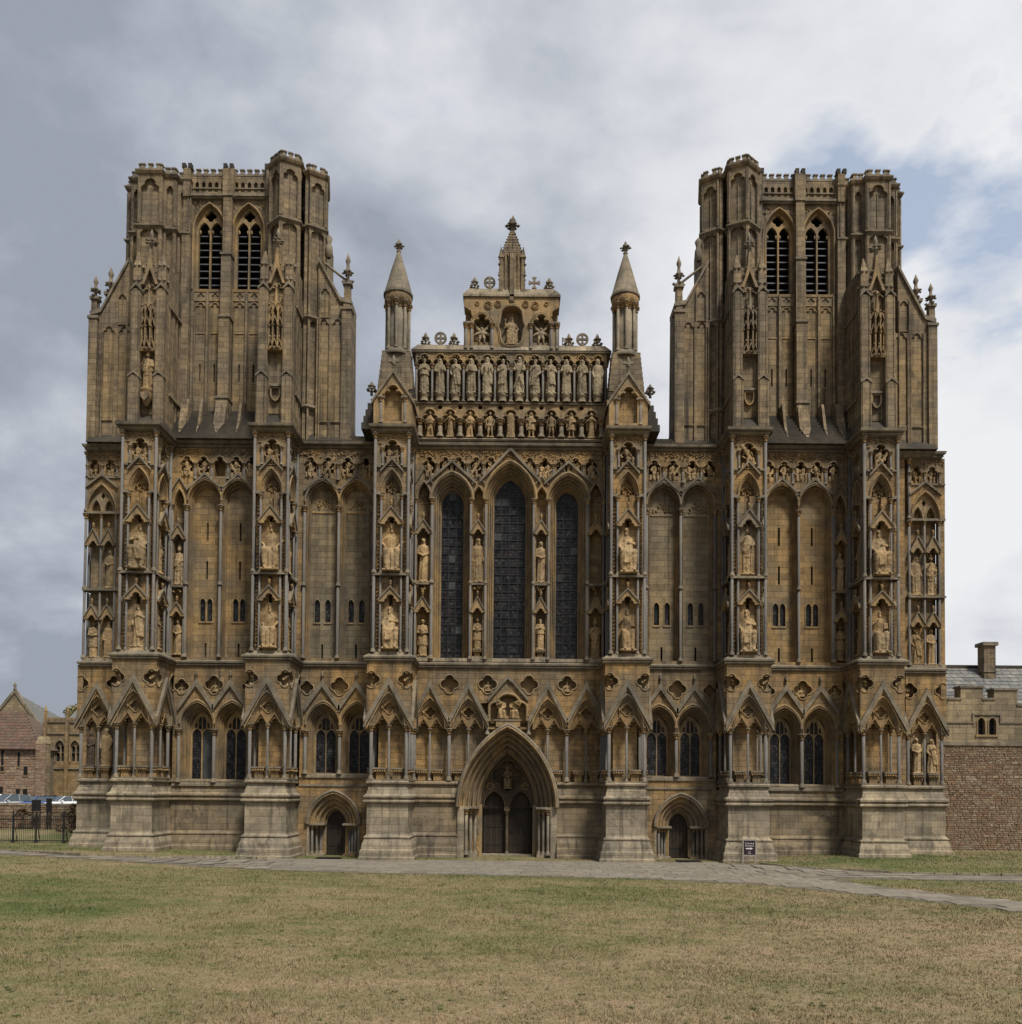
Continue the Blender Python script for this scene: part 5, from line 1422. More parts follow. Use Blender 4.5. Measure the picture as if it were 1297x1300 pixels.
def F_raised(bm):    # one arm raised to the shoulder
    _stand(bm, .98, .13, 7, .2, -.03); _head(bm, (.02, -.02, 1.85), 1, 'bare', True, .3)
    _arm(bm, 1, (.33, -.05, 1.38), (.25, -.12, 1.68)); _arm(bm, -1, (-.28, -.04, 1.27), (.02, -.22, 1.34))
    _robe(bm, [(.5, .2, .15, .2, -.04, -.1), (1.0, .2, .15, .18, .0, -.08), (1.45, .17, .12, .1, .05, -.03)], 7, ph=.6)
def F_saltire(bm):   # X-shaped cross held in front
    _stand(bm, 1.0, .10, 9, 1.4); _head(bm, (0, -.02, 1.88), 1.03, 'long', True)
    for s in (-1, 1):
        _arm(bm, s, (s*.29, -.05, 1.32), (s*.10, -.24, 1.22)); _cap(bm, (s*.27, -.22, .28), (-s*.25, -.30, 1.62), .042, .042, 6)
def F_staff(bm):
    _stand(bm, 1.02, .12, 8, 2.6); _head(bm, (0, -.02, 1.86), 1.04, 'long', True)
    _arm(bm, -1, (-.29, -.04, 1.30), (-.16, -.24, 1.25)); _arm(bm, 1, (.28, -.03, 1.28), (.06, -.22, 1.18))
    _cap(bm, (-.17, -.27, .08), (-.15, -.27, 1.45), .03, .03, 7); _box(bm, (.08, -.25, 1.3), (.17, .07, .22))
def F_plain(bm):     # arms at the side under a straight mantle
    _stand(bm, 1.05, .13, 11, .5); _head(bm, (.01, -.02, 1.87), 1.04, 'hood', True, .4)
    for s in (-1, 1): _arm(bm, s, (s*.29, .0, 1.30), (s*.25, -.14, 1.02))
    _robe(bm, [(.3, .29, .17, .12, 0, .03), (.9, .29, .18, .12, 0, .03), (1.4, .29, .17, .06, 0, .02), (1.62, .2, .13, 0, 0, .01)], 11)
def F_bishop(bm):
    _stand(bm, 1.0, .10, 9, 2.1); _head(bm, (0, -.02, 1.84), 1, 'mitre', False)
    _arm(bm, -1, (-.28, -.04, 1.32), (-.14, -.23, 1.50)); _arm(bm, 1, (.28, -.04, 1.28), (.15, -.24, 1.22))
    _cap(bm, (.18, -.25, .1), (.18, -.25, 1.4), .028, .028, 7)
    _robe(bm, [(.72, .1, .2, .1, 0, -.02), (1.0, .25, .21, .07, 0, -.02), (1.3, .3, .2, .05, 0, 0), (1.55, .24, .15, 0, 0, 0)], 5)
def F_lady(bm):      # slim veiled figure
    _stand(bm, .88, .12, 8, 1.0, .03); _head(bm, (0, -.01, 1.84), .95, 'hood', False)
    for s in (-1, 1): _arm(bm, s, (s*.24, -.04, 1.28), (s*.04, -.20, 1.18), r=.062)
def F_deacon(bm):
    _stand(bm, .95, .08, 10, 2.9); _head(bm, (0, -.01, 1.84), 1, 'bare', False)
    for s in (-1, 1): _arm(bm, s, (s*.26, -.05, 1.26), (s*.09, -.22, 1.20))
    _box(bm, (0, -.25, 1.30), (.2, .06, .26)); _robe(bm, [(.55, .27, .2, .07, 0, 0), (.62, .28, .21, .07, 0, 0), (1.1, .25, .19, .05, 0, 0)], 9)
def F_headless(bm):
    _stand(bm, 1.0, .12, 8, .7)
    for s in (-1, 1): _arm(bm, s, (s*.28, -.03, 1.28), (s*.15, -.2, 1.1))
def _sit(bm, am=.12, ph=0., spread=.14, base=True):
    for s in (-1, 1):
        _cap(bm, (s*.12, .06, .72), (s*spread*1.15, -.30, .74), .135, .12); _cap(bm, (s*spread*1.15, -.30, .72), (s*spread, -.30, .16), .12, .10)
        _ell(bm, (s*spread, -.38, .06), (.06, .12, .055))
    _robe(bm, [(.06, .27, .26, am*1.5, 0, -.14), (.35, .26, .25, am*1.4, 0, -.15), (.62, .27, .27, am, 0, -.12), (.76, .25, .25, am*.6, 0, -.06), (.84, .20, .18, .02, 0, .03)], 9, ph=ph)
    _robe(bm, [(.7, .22, .17, am*.4, 0, .05), (1.0, .20, .15, am*.5, 0, .04), (1.22, .25, .16, am*.3, 0, .03), (1.34, .23, .14, 0, 0, .02), (1.42, .12, .1, 0, 0, .02), (1.46, .06, .06, 0, 0, .02)], 8, ph=ph)
    _box(bm, (0, .12, .36), (.56, .3, .72))
    if base: _box(bm, (0, -.14, .0), (.66, .62, .08))
def G_king(bm):      # hand on the knee, other on the hip
    _sit(bm, .14, .4, .17); _head(bm, (0, -.01, 1.60), 1.0, 'crown', True)
    _arm(bm, -1, (-.36, .0, 1.08), (-.20, -.20, .86), 1.32); _arm(bm, 1, (.38, -.02, 1.10), (.22, -.24, .84), 1.32)
def G_blessing(bm):
    _sit(bm, .12, 1.7, .14); _head(bm, (0, -.01, 1.60), 1.0, 'mitre', True)
    _arm(bm, -1, (-.30, -.06, 1.06), (-.16, -.24, 1.24), 1.32); _arm(bm, 1, (.30, -.04, 1.02), (.12, -.28, .98), 1.32)
    _box(bm, (.12, -.32, 1.04), (.16, .06, .22))
def G_knee(bm):      # leaning, cloak across the lap
    _sit(bm, .18, 2.6, .19); _head(bm, (.02, -.03, 1.59), 1.02, 'long', True, .3)
    _arm(bm, -1, (-.34, -.05, 1.08), (-.02, -.24, 1.10), 1.32); _arm(bm, 1, (.32, -.08, 1.02), (.24, -.32, .82), 1.32)
    _robe(bm, [(.3, .12, .09, .2, .12, -.38), (.7, .2, .14, .2, .05, -.3), (1.1, .2, .14, .1, 0, -.06), (1.3, .14, .1, 0, -.08, 0)], 6)
def G_headless_pair(bm):
    for s in (-1, 1):
        for q in (-1, 1):
            _cap(bm, (s*.36+q*.10, .05, .42), (s*.34+q*.12, -.24, .44), .11, .1); _cap(bm, (s*.34+q*.12, -.24, .42), (s*.34+q*.11, -.22, .08), .1, .08)
        _robe(bm, [(.04, .24, .2, .2, s*.35, -.1), (.4, .23, .2, .15, s*.35, -.08), (.5, .2, .17, .1, s*.36, .02), (.75, .19, .14, .1, s*.36, .04), (.98, .2, .13, .05, s*.35, .04), (1.08, .1, .09, 0, s*.34, .04)], 7, ph=s)
        _arm(bm, s, (s*.62, -.02, .72), (s*.42, -.2, .55), .95, .5, .06); _arm(bm, -s, (s*.14+.0, -.06, .72), (s*.26, -.2, .66), .95, -.16, .055)
    _box(bm, (0, .02, .1), (1.25, .3, .2))
def G_christ(bm):
    _sit(bm, .12, .9, .16); _head(bm, (0, -.01, 1.63), 1.05, 'long', True)
    _arm(bm, -1, (-.36, -.02, 1.10), (-.33, -.16, 1.42), 1.34); _arm(bm, 1, (.34, -.02, 1.04), (.30, -.26, .90), 1.34)
    _robe(bm, [(.2, .30, .2, .16, 0, -.2), (.6, .29, .24, .12, 0, -.16), (.8, .2, .2, .05, 0, -.05)], 10)
def N_angel(bm, wing=True, gown=True):
    if gown:
        _robe(bm, [(.05, .22, .15, .12, .02, 0), (.5, .18, .14, .12, 0, 0), (.95, .17, .13, .08, 0, 0), (1.2, .2, .14, .05, 0, 0), (1.36, .2, .12, 0, 0, 0), (1.44, .06, .06, 0, 0, 0)], 8)
    else:
        for s in (-1, 1):
            _cap(bm, (s*.09, 0, .82), (s*.11, -.03, .45), .10, .075); _cap(bm, (s*.11, -.03, .45), (s*.14, 0, .08), .07, .045); _ell(bm, (s*.15, -.06, .05), (.05, .1, .045))
        _robe(bm, [(.72, .18, .13, .06, 0, 0), (.95, .155, .11, .05, 0, 0), (1.2, .2, .13, .04, 0, 0), (1.36, .19, .11, 0, 0, 0), (1.44, .06, .06, 0, 0, 0)], 7)
    if wing:
        for s in (-1, 1):
            for i in range(5): _cap(bm, (s*(.16+.03*i), .09, 1.35-.02*i), (s*(.30+.02*i), .10, .55+.13*i), .05, .03, 6)
    _box(bm, (0, 0, .0), (.5, .36, .1))
def A_gown(bm):
    N_angel(bm); _head(bm, (0, -.01, 1.58), .92, 'halo', False)
    for s in (-1, 1): _arm(bm, s, (s*.30, -.03, 1.12), (s*.10, -.18, 1.2), 1.32, .17, .06)
def A_bare(bm):
    N_angel(bm, True, False); _head(bm, (0, -.01, 1.58), .92, 'bare', False)
    for s in (-1, 1): _arm(bm, s, (s*.30, .0, 1.10), (s*.22, -.08, .86), 1.32, .17, .055)
def A_tunic(bm):
    N_angel(bm, True, False); _head(bm, (0, -.01, 1.58), .95, 'long', False)
    _robe(bm, [(.5, .26, .17, .12, 0, 0), (.9, .19, .14, .06, 0, 0), (1.3, .2, .13, 0, 0, 0)], 9)
    _arm(bm, -1, (-.32, -.03, 1.18), (-.30, -.14, 1.42), 1.32, .17, .06); _arm(bm, 1, (.30, -.03, 1.1), (.08, -.18, 1.02), 1.32, .17, .06)
def A_column(bm):    # wings wrapped round the body, head worn down
    _robe(bm, [(.0, .27, .18, .05, 0, 0), (.3, .22, .17, .08, 0, 0), (.9, .21, .17, .08, 0, 0), (1.3, .24, .17, .06, 0, 0), (1.5, .22, .15, .05, 0, 0), (1.56, .19, .13, 0, 0, 0)], 10)
    _ell(bm, (0, -.02, 1.60), (.13, .1, .07)); _box(bm, (0, 0, .0), (.5, .36, .1))
def A_wheel(bm):     # rounded belly of folded wings
    N_angel(bm); _head(bm, (0, -.01, 1.60), .9, 'halo', False)
    _ell(bm, (0, -.05, 1.12), (.24, .15, .22))
    for s in (-1, 1): _arm(bm, s, (s*.27, -.04, 1.1), (s*.05, -.2, .92), 1.3, .17, .055)
    _cap(bm, (-.2, -.12, .9), (.2, -.12, .9), .05, .05)
    for s in (-1, 1): _cap(bm, (s*.10, -.16, .5), (s*.16, -.12, .05), .08, .07)
def _nude(bm, x, z, tilt=0.0, turn=0.0, s=1.0, seed=0):
    """half-risen body leaning out of a tomb"""
    M = Vector((sin(tilt), 0, cos(tilt)))
    b = Vector((x, 0, z)); c = b+M*.42*s
    _cap(bm, b, c, .11*s, .14*s)
    _head(bm, tuple(c+M*.24*s), .8*s, 'bare', False, turn)
    for e in (-1, 1):
        sh = c+Vector((e*.14*s, 0, .0)); el = sh+Vector((e*.10*s, -.06, -.20*s)); ha = el+Vector((-e*.08*s+tilt*.1, -.12*s, .10*s*e*(1 if turn > 0 else -1)))
        _cap(bm, sh, el, .055*s, .045*s); _cap(bm, el, ha, .045*s, .035*s); _hand(bm, ha, ha-el)
    for e in (-1, 1):
        kn = b+Vector((e*.12*s+.05*turn, -.22*s, .02*s)); _cap(bm, b+Vector((e*.07*s, 0, 0)), kn, .085*s, .07*s); _cap(bm, kn, kn+Vector((0, .02, -.3*s)), .065*s, .045*s)
def T_single(bm):
    _box(bm, (0, 0, .14), (.62, .3, .28)); _nude(bm, 0, .34, .12, .3)
def T_slab(bm):
    _box(bm, (0, 0, .12), (.60, .3, .24)); _nude(bm, -.08, .34, .28, -.4)
    _box(bm, (.16, -.08, .46), (.13, .22, .85), Matrix.Rotation(.55, 4, 'Y'))
def T_kneel(bm):
    _box(bm, (0, 0, .10), (.62, .32, .2)); _nude(bm, .06, .36, -.35, .6, 1.08)
def T_pair(bm):
    _box(bm, (0, 0, .13), (.66, .3, .26)); _nude(bm, -.16, .32, -.10, .4, .9); _nude(bm, .17, .34, .10, -.4, .9)
def T_cross(bm):
    _box(bm, (0, 0, .12), (.62, .3, .24)); _nude(bm, .06, .36, -.15, .3, 1.1)
    _box(bm, (-.02, -.2, .62), (.15, .12, 1.2), Matrix.Rotation(-.6, 4, 'Y'))
def S_seraph(bm):    # six-winged figure: two wings up like horns, two out, two down
    for s in (-1, 1):
        for (a, b, c) in (((s*.08, 0, .62), (s*.30, -.03, .80), (s*.40, -.02, 1.10)), ((s*.12, 0, .52), (s*.34, -.03, .46), (s*.56, -.02, .30)), ((s*.08, 0, .40), (s*.13, -.04, .18), (s*.16, -.02, -.12))):
            _cap(bm, a, b, .10, .095, 8); _cap(bm, b, c, .095, .02, 8)
            for k in range(3):
                p = Vector(b)+(Vector(c)-Vector(b))*(k/3); _cap(bm, p+Vector((0, -.06, 0)), p+Vector((s*.05, -.06, -.10)), .03, .015, 5)
    _ell(bm, (0, -.04, .52), (.17, .12, .22)); _head(bm, (0, -.08, .74), .85, 'bare', False)
def Q_bust(bm):
    _robe(bm, [(.0, .26, .15, .12, 0, 0), (.25, .22, .15, .1, 0, 0), (.42, .22, .13, .05, 0, 0), (.5, .07, .07, 0, 0, 0)], 8); _head(bm, (0, -.02, .64), .95, 'bare', True)
    _arm(bm, -1, (-.26, -.06, .22), (-.06, -.18, .32), .40, .17, .06); _arm(bm, 1, (.27, -.04, .2), (.16, -.18, .36), .40, .17, .06)
def Q_angel(bm):
    Q_bust(bm)
    for s in (-1, 1):
        for i in range(4): _cap(bm, (s*.14, .08, .40), (s*(.36+.02*i), .08, .55-.16*i), .06, .025, 6)
def V_mother(bm):
    _sit(bm, .12, 1.1, .15); _head(bm, (0, -.01, 1.58), 1.0, 'crown', False)
    _arm(bm, -1, (-.30, -.06, 1.02), (-.10, -.28, .95), 1.32); _arm(bm, 1, (.30, -.04, 1.05), (.14, -.28, 1.10), 1.32)
    _robe(bm, [(.85, .1, .1, .1, .06, -.30), (1.05, .1, .09, .05, .06, -.28), (1.15, .04, .04, 0, .06, -.27)], 6); _head(bm, (.06, -.30, 1.25), .65, 'bare', False)
for _n, _f in list(globals().items()): pass
KIND = {}
def kind(f, mt='statue_stone', vox=.021):
    key = (f.__name__, mt)
    if key not in KIND: KIND[key] = fig_mesh('statue', f, vox, mt)
    return KIND[key]
def statue(f, x, y, z, h, label, group=None, cat='statue', rot=0.0, mt='statue_stone', mir=1, full=2.02, vox=.021, name='statue'):
    s = h/full
    if full > 1.5: rot += R.uniform(-.1, .1)
    o = link(name, kind(f, mt, vox), None, (x, y, z), rot, (s*mir, s, s))
    tag(o, label, cat, group); return o

ORD = ['first', 'second', 'third', 'fourth', 'fifth', 'sixth', 'seventh', 'eighth', 'ninth', 'tenth', 'eleventh', 'twelfth']
ap = [(F_fold, 'bearded apostle with hands folded on his chest'), (F_scroll, 'long-bearded apostle holding up a rolled scroll'), (F_cloak, 'apostle turned aside with a cloak over one arm'),
      (F_book, 'apostle clasping a book to his chest'), (F_sleeves, 'apostle with wide hanging sleeves'), (F_raised, 'apostle with one hand raised to his shoulder'),
      (F_saltire, 'apostle holding a large X-shaped cross'), (F_cloak, 'apostle in a looped cloak'), (F_raised, 'apostle in a long mantle drawn across the body'),
      (F_staff, 'apostle holding a thin staff before him'), (F_scroll, 'apostle with both forearms across his body'), (F_plain, 'hooded apostle in a straight pleated mantle')]
for i, (f_, lb) in enumerate(ap):
    statue(f_, AP[i], 2.17, 25.0, 1.98 if i not in (4, 6) else 2.06, f'{lb}, {ORD[i]} of twelve from left', 'apostles in the top row of the gable', mt='pale_statue_stone', mir=-1 if i in (7, 8, 10) else 1, rot=R.uniform(-.12, .12))
an = [(A_wheel, 'worn angel with a ringed waist'), (A_gown, 'angel in a long flowing gown'), (A_wheel, 'angel with a rounded belly of folded wings'), (A_bare, 'bare-legged angel with bulky shoulders'), (A_column, 'column-like angel wrapped in its wings'),
      (A_tunic, 'slim angel with one arm lifted'), (A_bare, 'bare angel with arms hanging and legs apart'), (A_tunic, 'armoured angel with spread wings and short skirt'), (A_gown, 'angel with a flared gown and raised elbows')]
for i, (f_, lb) in enumerate(an):
    statue(f_, AN[i], 2.24, 22.68, 1.42, f'{lb}, lower gable row, {ORD[i]} of nine from left', 'angels in the row under the apostles', mir=-1 if i in (2, 6, 8) else 1, full=1.75, rot=R.uniform(-.1, .1))
statue(G_christ, 0, 2.55, 27.78, 1.72, 'seated robed figure with raised hand in the oval niche at the gable top', mt='statue_stone', full=1.78)
for s, wd in ((-1, 'left'), (1, 'right')):
    statue(S_seraph, s*1.58, 2.4, 28.02, .98, f'six-winged seraph in the arch {wd} of the seated figure, gable top', 'seraphim in the gable', mt='pale_statue_stone', full=1.1)
# buttress niches, two tiers
bn = ['outermost left', 'second from left', 'third from left', 'third from right', 'second from right', 'outermost right']
up = [(G_knee, 'seated robed figure with a pale cloak over the knees'), (G_king, 'seated broad king with pale draped knees'), (G_king, 'seated king with elbows out and fists on his thighs'), (G_knee, 'seated king with a hand drawn to his chest'), (F_bishop, 'standing bishop in a mitre'), (G_knee, 'seated bearded figure with one hand at the chest')]
dn = [(F_cloak, 'standing figure with an arm across the chest'), (G_king, 'seated figure with arms akimbo and folded skirts'), (G_knee, 'seated figure leaning with a heavy cloak'), (G_blessing, 'seated bishop with hand raised in blessing'), (G_knee, 'seated bearded figure leaning under a heavy cloak'), (G_blessing, 'seated bishop worn smooth, holding a book')]
for i, x in enumerate(BX):
    f_, lb = up[i]; seat = f_.__name__[0] == 'G'
    statue(f_, x, .40, 14.80, 2.52, f'{lb}, upper niche, {bn[i]} buttress', 'large statues on the buttress fronts', full=1.78 if seat else 2.05, mir=-1 if i in (3, 5) else 1)
    f_, lb = dn[i]; seat = f_.__name__[0] == 'G'
    statue(f_, x, .40, 10.80, 2.32, f'{lb}, lower niche, {bn[i]} buttress', 'large statues on the buttress fronts', full=1.78 if seat else 2.05, mir=-1 if i in (2, 4) else 1)
    t = [T_pair, T_pair, T_pair, T_kneel, T_cross, T_slab][i]
    statue(t, x, .36, 20.34, 1.28, ['small rising group', 'two small figures side by side', 'small crowded group', 'crouching small figure', 'small figure under a diagonal slab', 'small figure beside a tilted slab'][i] + f', top niche of the {bn[i]} buttress', 'rising dead under the cornice', full=1.22, vox=.018)
    # statues on the flank that faces the centre line
    s = 1 if x < 0 else -1
    for z, h, wd, f_ in ((14.80, 2.4, 'upper', F_plain), (10.80, 2.3, 'lower', F_lady)):
        statue(f_, x+s*.56, 1.12, z, h, f'{"mantled" if wd == "upper" else "veiled"} figure, {wd} niche on inward flank of {bn[i]} buttress', 'statues on the buttress flanks', rot=s*pi/2, full=2.05)
    statue(T_kneel, x+s*.54, 1.12, 20.34, 1.2, f'small figure under the cornice, inward flank of {bn[i]} buttress', 'rising dead under the cornice', rot=s*pi/2, full=1.22, vox=.018)
# niches next to the buttresses and between the great windows
side = [(-17.80, 10.72, 2.0, F_lady, 'veiled standing figure in shade, lower niche right of the outermost left buttress'), (-17.80, 14.5, 2.15, F_bishop, 'mitred standing figure in shade, upper niche right of the outermost left buttress'),
        (17.80, 10.72, 2.0, F_deacon, 'bare-headed standing figure in shade, lower niche left of the outermost right buttress'), (17.80, 14.5, 2.15, F_lady, 'slim veiled figure in shade, upper niche left of the outermost right buttress'),
        (-4.62, 10.78, 2.08, F_deacon, 'standing figure holding a book, lower niche left of the great windows'), (-4.62, 14.75, 2.55, F_lady, 'tall slim figure on a rough block, upper niche left of the great windows'),
        (4.62, 10.78, 2.05, F_bishop, 'grey standing figure, lower niche right of the great windows'),
        (-1.67, 11.17, 1.75, F_deacon, 'small figure on a corbel, lower niche left of the middle great window'), (-1.67, 14.76, 2.5, F_plain, 'tall mantled figure, upper niche left of the middle great window'),
        (1.67, 11.17, 1.75, F_fold, 'small figure with folded hands on a corbel, lower niche right of the middle great window'), (1.67, 14.76, 2.4, F_lady, 'tall narrow veiled figure, upper niche right of the middle great window')]
for x, z, h, f_, lb in side: statue(f_, x, 2.36, z, h, lb, 'statues in the wall niches of the middle storey', full=2.05)
# corner blocks
cb = [(-22.3+.42, 14.45, 2.25, F_lady, 'slim standing figure, upper right niche of the left corner block'), (-22.3-.42, 10.66, 2.05, F_deacon, 'standing figure, lower left niche of the left corner block'), (-22.3+.42, 10.66, 2.05, F_plain, 'mantled figure, lower right niche of the left corner block'),
      (22.68-.42, 14.45, 2.25, F_plain, 'mantled figure, upper left niche of the right corner block'), (22.68+.42, 14.45, 2.25, F_bishop, 'mitred figure, upper right niche of the right corner block'), (22.68-.42, 10.66, 2.05, F_cloak, 'cloaked figure, lower left niche of the right corner block'), (22.68+.42, 10.66, 2.05, F_lady, 'veiled figure, lower right niche of the right corner block')]
for x, z, h, f_, lb in cb: statue(f_, x, 3.1, z, h, lb, 'statues in the corner blocks', full=2.05)
lo_ = [(-22.3-.42, F_lady, 'dark bronze thin figure under the arch at the left end of the lowest storey', 'bronze_statue_stone', 1.95), (-22.3+.42, F_plain, 'tall ochre mantled figure beside the dark one at the left end, lowest storey', 'statue_stone', 2.1), (22.68-.42, F_lady, 'ochre standing figure in a long gown under the right end arch, lowest storey', 'statue_stone', 2.0), (22.68+.42, F_cloak, 'ochre figure with a cloak round the hips under the right end arch, lowest storey', 'statue_stone', 1.95)]
for x, f_, lb, mt_, h in lo_: statue(f_, x, 3.05, 4.72, h, lb, 'statues of the lowest storey', mt=mt_, full=2.05)
# rising dead in the frieze
dead = {-1: [(-17.42, T_single), (-16.53, T_kneel), (-14.76, T_slab), (-13.9, T_pair), (-10.75, T_single), (-9.8, T_cross), (-8.75, T_kneel), (-7.75, T_pair), (-4.35, T_single), (-3.5, T_kneel), (-2.76, T_single), (-1.83, T_cross), (-1.02, T_slab)],
        1: [(1.02, T_single), (1.83, T_pair), (2.76, T_kneel), (3.5, T_pair), (4.35, T_single), (7.75, T_single), (8.75, T_slab), (9.8, T_pair), (10.75, T_kneel), (13.9, T_slab), (14.76, T_single), (15.65, T_pair), (16.53, T_kneel), (17.42, T_single)]}
desc = {'T_single': 'small nude figure sitting up from a tomb', 'T_kneel': 'small kneeling nude figure bending over', 'T_slab': 'small nude figure pushing a tomb slab', 'T_pair': 'two small nude figures rising together', 'T_cross': 'small nude figure behind a diagonal beam'}
where = lambda x: ('of left outer bay' if x < -13 else 'of left inner bay' if x < -7 else 'left of middle gable' if x < 0 else 'right of middle gable' if x < 5 else 'of right inner bay' if x < 11 else 'of right outer bay')
cnt = {}
for s in (-1, 1):
    for x, t in dead[s]:
        wh = where(x); cnt[wh] = cnt.get(wh, 0)+1
        zz = 20.86 if abs(x) in (3.5, 2.76) else 20.95 if abs(x) == 1.02 else 20.42
        statue(t, x, 2.32, zz, min(1.15, 21.62-zz), f'{desc[t.__name__]}, frieze {wh}, {ORD[cnt[wh]-1]} from left', 'rising dead under the cornice', full=1.22, vox=.018, mir=s, rot=R.uniform(-.2, .2))
for s, wd in ((-1, 'left'), (1, 'right')):
    for q, w2 in ((-.45, 'left'), (.42, 'right')):
        statue(T_kneel if q < 0 else T_single, (22.68 if s > 0 else -22.3)+q, 3.1, 20.62, 1.05, f'small rising figure in the {w2} frieze niche of the {wd} corner block', 'rising dead under the cornice', full=1.22, vox=.018, mir=s)
# quatrefoils over the lowest storey
qf = [(-15.76, 9.12, Q_angel, 'left outer bay'), (15.76, 9.12, Q_angel, 'right outer bay'), (-1.08, 9.27, Q_angel, 'left of the door gable'), (3.13, 9.27, Q_bust, 'right side of the centre'), (-13.85, 9.02, Q_bust, 'left outer bay beside the buttress'), (13.85, 9.02, Q_bust, 'right outer bay beside the buttress'), (-17.55, 9.02, Q_bust, 'far left bay beside the corner buttress'), (17.55, 9.02, Q_bust, 'far right bay beside the corner buttress')]
for x, z, f_, wh in qf: statue(f_, x, 2.45, z-.34, .62, f'carved half-length figure in the quatrefoil, {wh}', 'figures in the quatrefoils', full=.80, vox=.018)
statue(G_headless_pair, 0, 2.36, 7.42, 1.05, 'two seated headless figures in the trefoil niche over the great door', cat='sculpture', full=1.15)
statue(V_mother, 0, 3.98, 3.72, 1.2, 'seated crowned mother and child in the dark quatrefoil over the twin doors', full=1.78, mt='carved_stone')
statue(F_bishop, -19.2, 1.22, 24.6, 2.05, 'standing bishop on a round corbel high on the left tower pier', mt='statue_stone', full=2.05)

# ================================================================ GROUND
def smooth(a, b, x):
    t = max(0., min(1., (x-a)/(b-a))); return t*t*(3-2*t)
def gz(x, y):
    z = .36*smooth(9, 18, abs(x))*smooth(-9, -.5, y)
    z += (.55*smooth(4, 10, y)+.28*smooth(10, 24, y))*smooth(21, 25, -x)       # the ground rises behind the railing on the left
    return z
def sheet(name, x0, x1, y0, y1, nx, ny, matname, dz=0.0, edge=None):
    m = MB(matname); vs = []; fs = []
    for j in range(ny+1):
        for i in range(nx+1):
            x = x0+(x1-x0)*i/nx; y = y0+(y1-y0)*j/ny; vs.append((x, y, gz(x, y)+dz))
    for j in range(ny):
        for i in range(nx): a = j*(nx+1)+i; fs.append((a, a+1, a+nx+2, a+nx+1))
    m.add(vs, fs, True); return m.obj(name, None, kind='structure')
sheet('lawn', -90, 90, -60, 80, 120, 110, 'lawn')
g = MB('earth'); g.add([(-900, -900, -.6), (900, -900, -.6), (900, 900, -.6), (-900, 900, -.6)], [(0, 1, 2, 3)]); g.obj('ground', None, kind='structure')

# paved path along the front with a branch running off to the right
def path_poly():
    top = [(-46, 3.0), (-30, 1.0), (-25.4, -.36), (-20.2, -2.7), (-16.4, -3.0), (-13.1, -1.8), (-11.5, -.7), (-10.6, .4), (10.5, .4), (10.9, -1.2), (12.3, -1.75), (14.2, -4.1), (16.8, -5.7), (22.2, -6.4), (34, -7.6), (46, -9)]
    bottom = [(-46, 1.0), (-28, -1.0), (-24.2, -2.3), (-19.7, -3.7), (-15.6, -4.8), (-12, -5.3), (-6.5, -6.5), (0, -7.2), (5.1, -7.9), (9.6, -9.5), (12.1, -12.1), (14.2, -14.5), (15.8, -16.8), (20, -22.5), (46, -52)]
    return top, bottom
TOP, BOT = path_poly()
def interp(P, x):
    for (a, b), (c, d) in zip(P, P[1:]):
        if a <= x <= c: return b+(d-b)*(x-a)/(c-a)
    return P[0][1] if x < P[0][0] else P[-1][1]
ISL_T = [(13.3, -7.4), (15.0, -7.45), (17.6, -7.7), (21, -8.15), (34, -10), (46, -12.0)]
ISL_B = [(13.3, -7.4), (14.6, -10.4), (17.3, -14.2), (22, -20.5), (46, -48)]
def on_path(x, y):
    if not -46 < x < 44: return False
    if y > interp(TOP, x): return False
    b = interp(BOT, x)
    if y < b: return False
    if x > 13.3 and interp(ISL_B, x) < y < interp(ISL_T, x): return False
    return True
pm = MB('paving_joint'); vs = []; fs = []
xs_ = [-46+i*1.0 for i in range(91)]
for (a, b) in zip(xs_, xs_[1:]):
    def strip(t0, t1, b0, b1):
        k = 10
        for j in range(k):
            q = []
            for x, t, bb in ((a, t0, b0), (b, t1, b1)):
                for jj in (j, j+1): y = bb+(t-bb)*jj/k; q.append((x, y, gz(x, y)+.006))
            pm.add([q[0], q[2], q[3], q[1]], [(0, 1, 2, 3)])
    bo = lambda x: interp(BOT, x)
    if b <= 14.01: strip(interp(TOP, a), interp(TOP, b), bo(a), bo(b))
    else:
        strip(interp(TOP, a), interp(TOP, b), interp(ISL_T, a), interp(ISL_T, b)); strip(interp(ISL_B, a), interp(ISL_B, b), bo(a), bo(b))
pathO = pm.obj('path', None, kind='structure')
# slabs
slabs = []
y = 2.6; r_ = 0
while y > -24:
    dp = R.choice((.55, .62, .7, .78)); x = -46+R.uniform(0, 1)
    while x < 44:
        wd = R.uniform(.7, 1.35); cx_, cy_ = x+wd/2, y-dp/2
        if on_path(cx_, cy_) and on_path(x+.1, cy_) and on_path(x+wd-.1, cy_) and on_path(cx_, y-dp+.06) and on_path(cx_, y-.06): slabs.append((cx_, cy_, wd, dp))
        x += wd
    y -= dp
SLM = []
for k in range(6):
    m = MB('paving'); j = lambda: R.uniform(-.012, .012)
    c = [(-.5+j(), -.5+j()), (.5+j(), -.5+j()), (.5+j(), .5+j()), (-.5+j(), .5+j())]
    b_ = [(x*.97, y_*.965) for x, y_ in c]
    m.add([(x, y_, 0) for x, y_ in c] + [(x, y_, .7) for x, y_ in c] + [(x, y_, 1) for x, y_ in b_], [(0, 1, 5, 4), (1, 2, 6, 5), (2, 3, 7, 6), (3, 0, 4, 7), (4, 5, 9, 8), (5, 6, 10, 9), (6, 7, 11, 10), (7, 4, 8, 11), (8, 9, 10, 11)])
    SLM.append(m.mesh('paving_slab'))
inview = lambda s: abs(s[0]-.18) < (s[1]+42)*.64
slabs.sort(key=lambda s: (not inview(s), s[1]-abs(s[0])*.0))
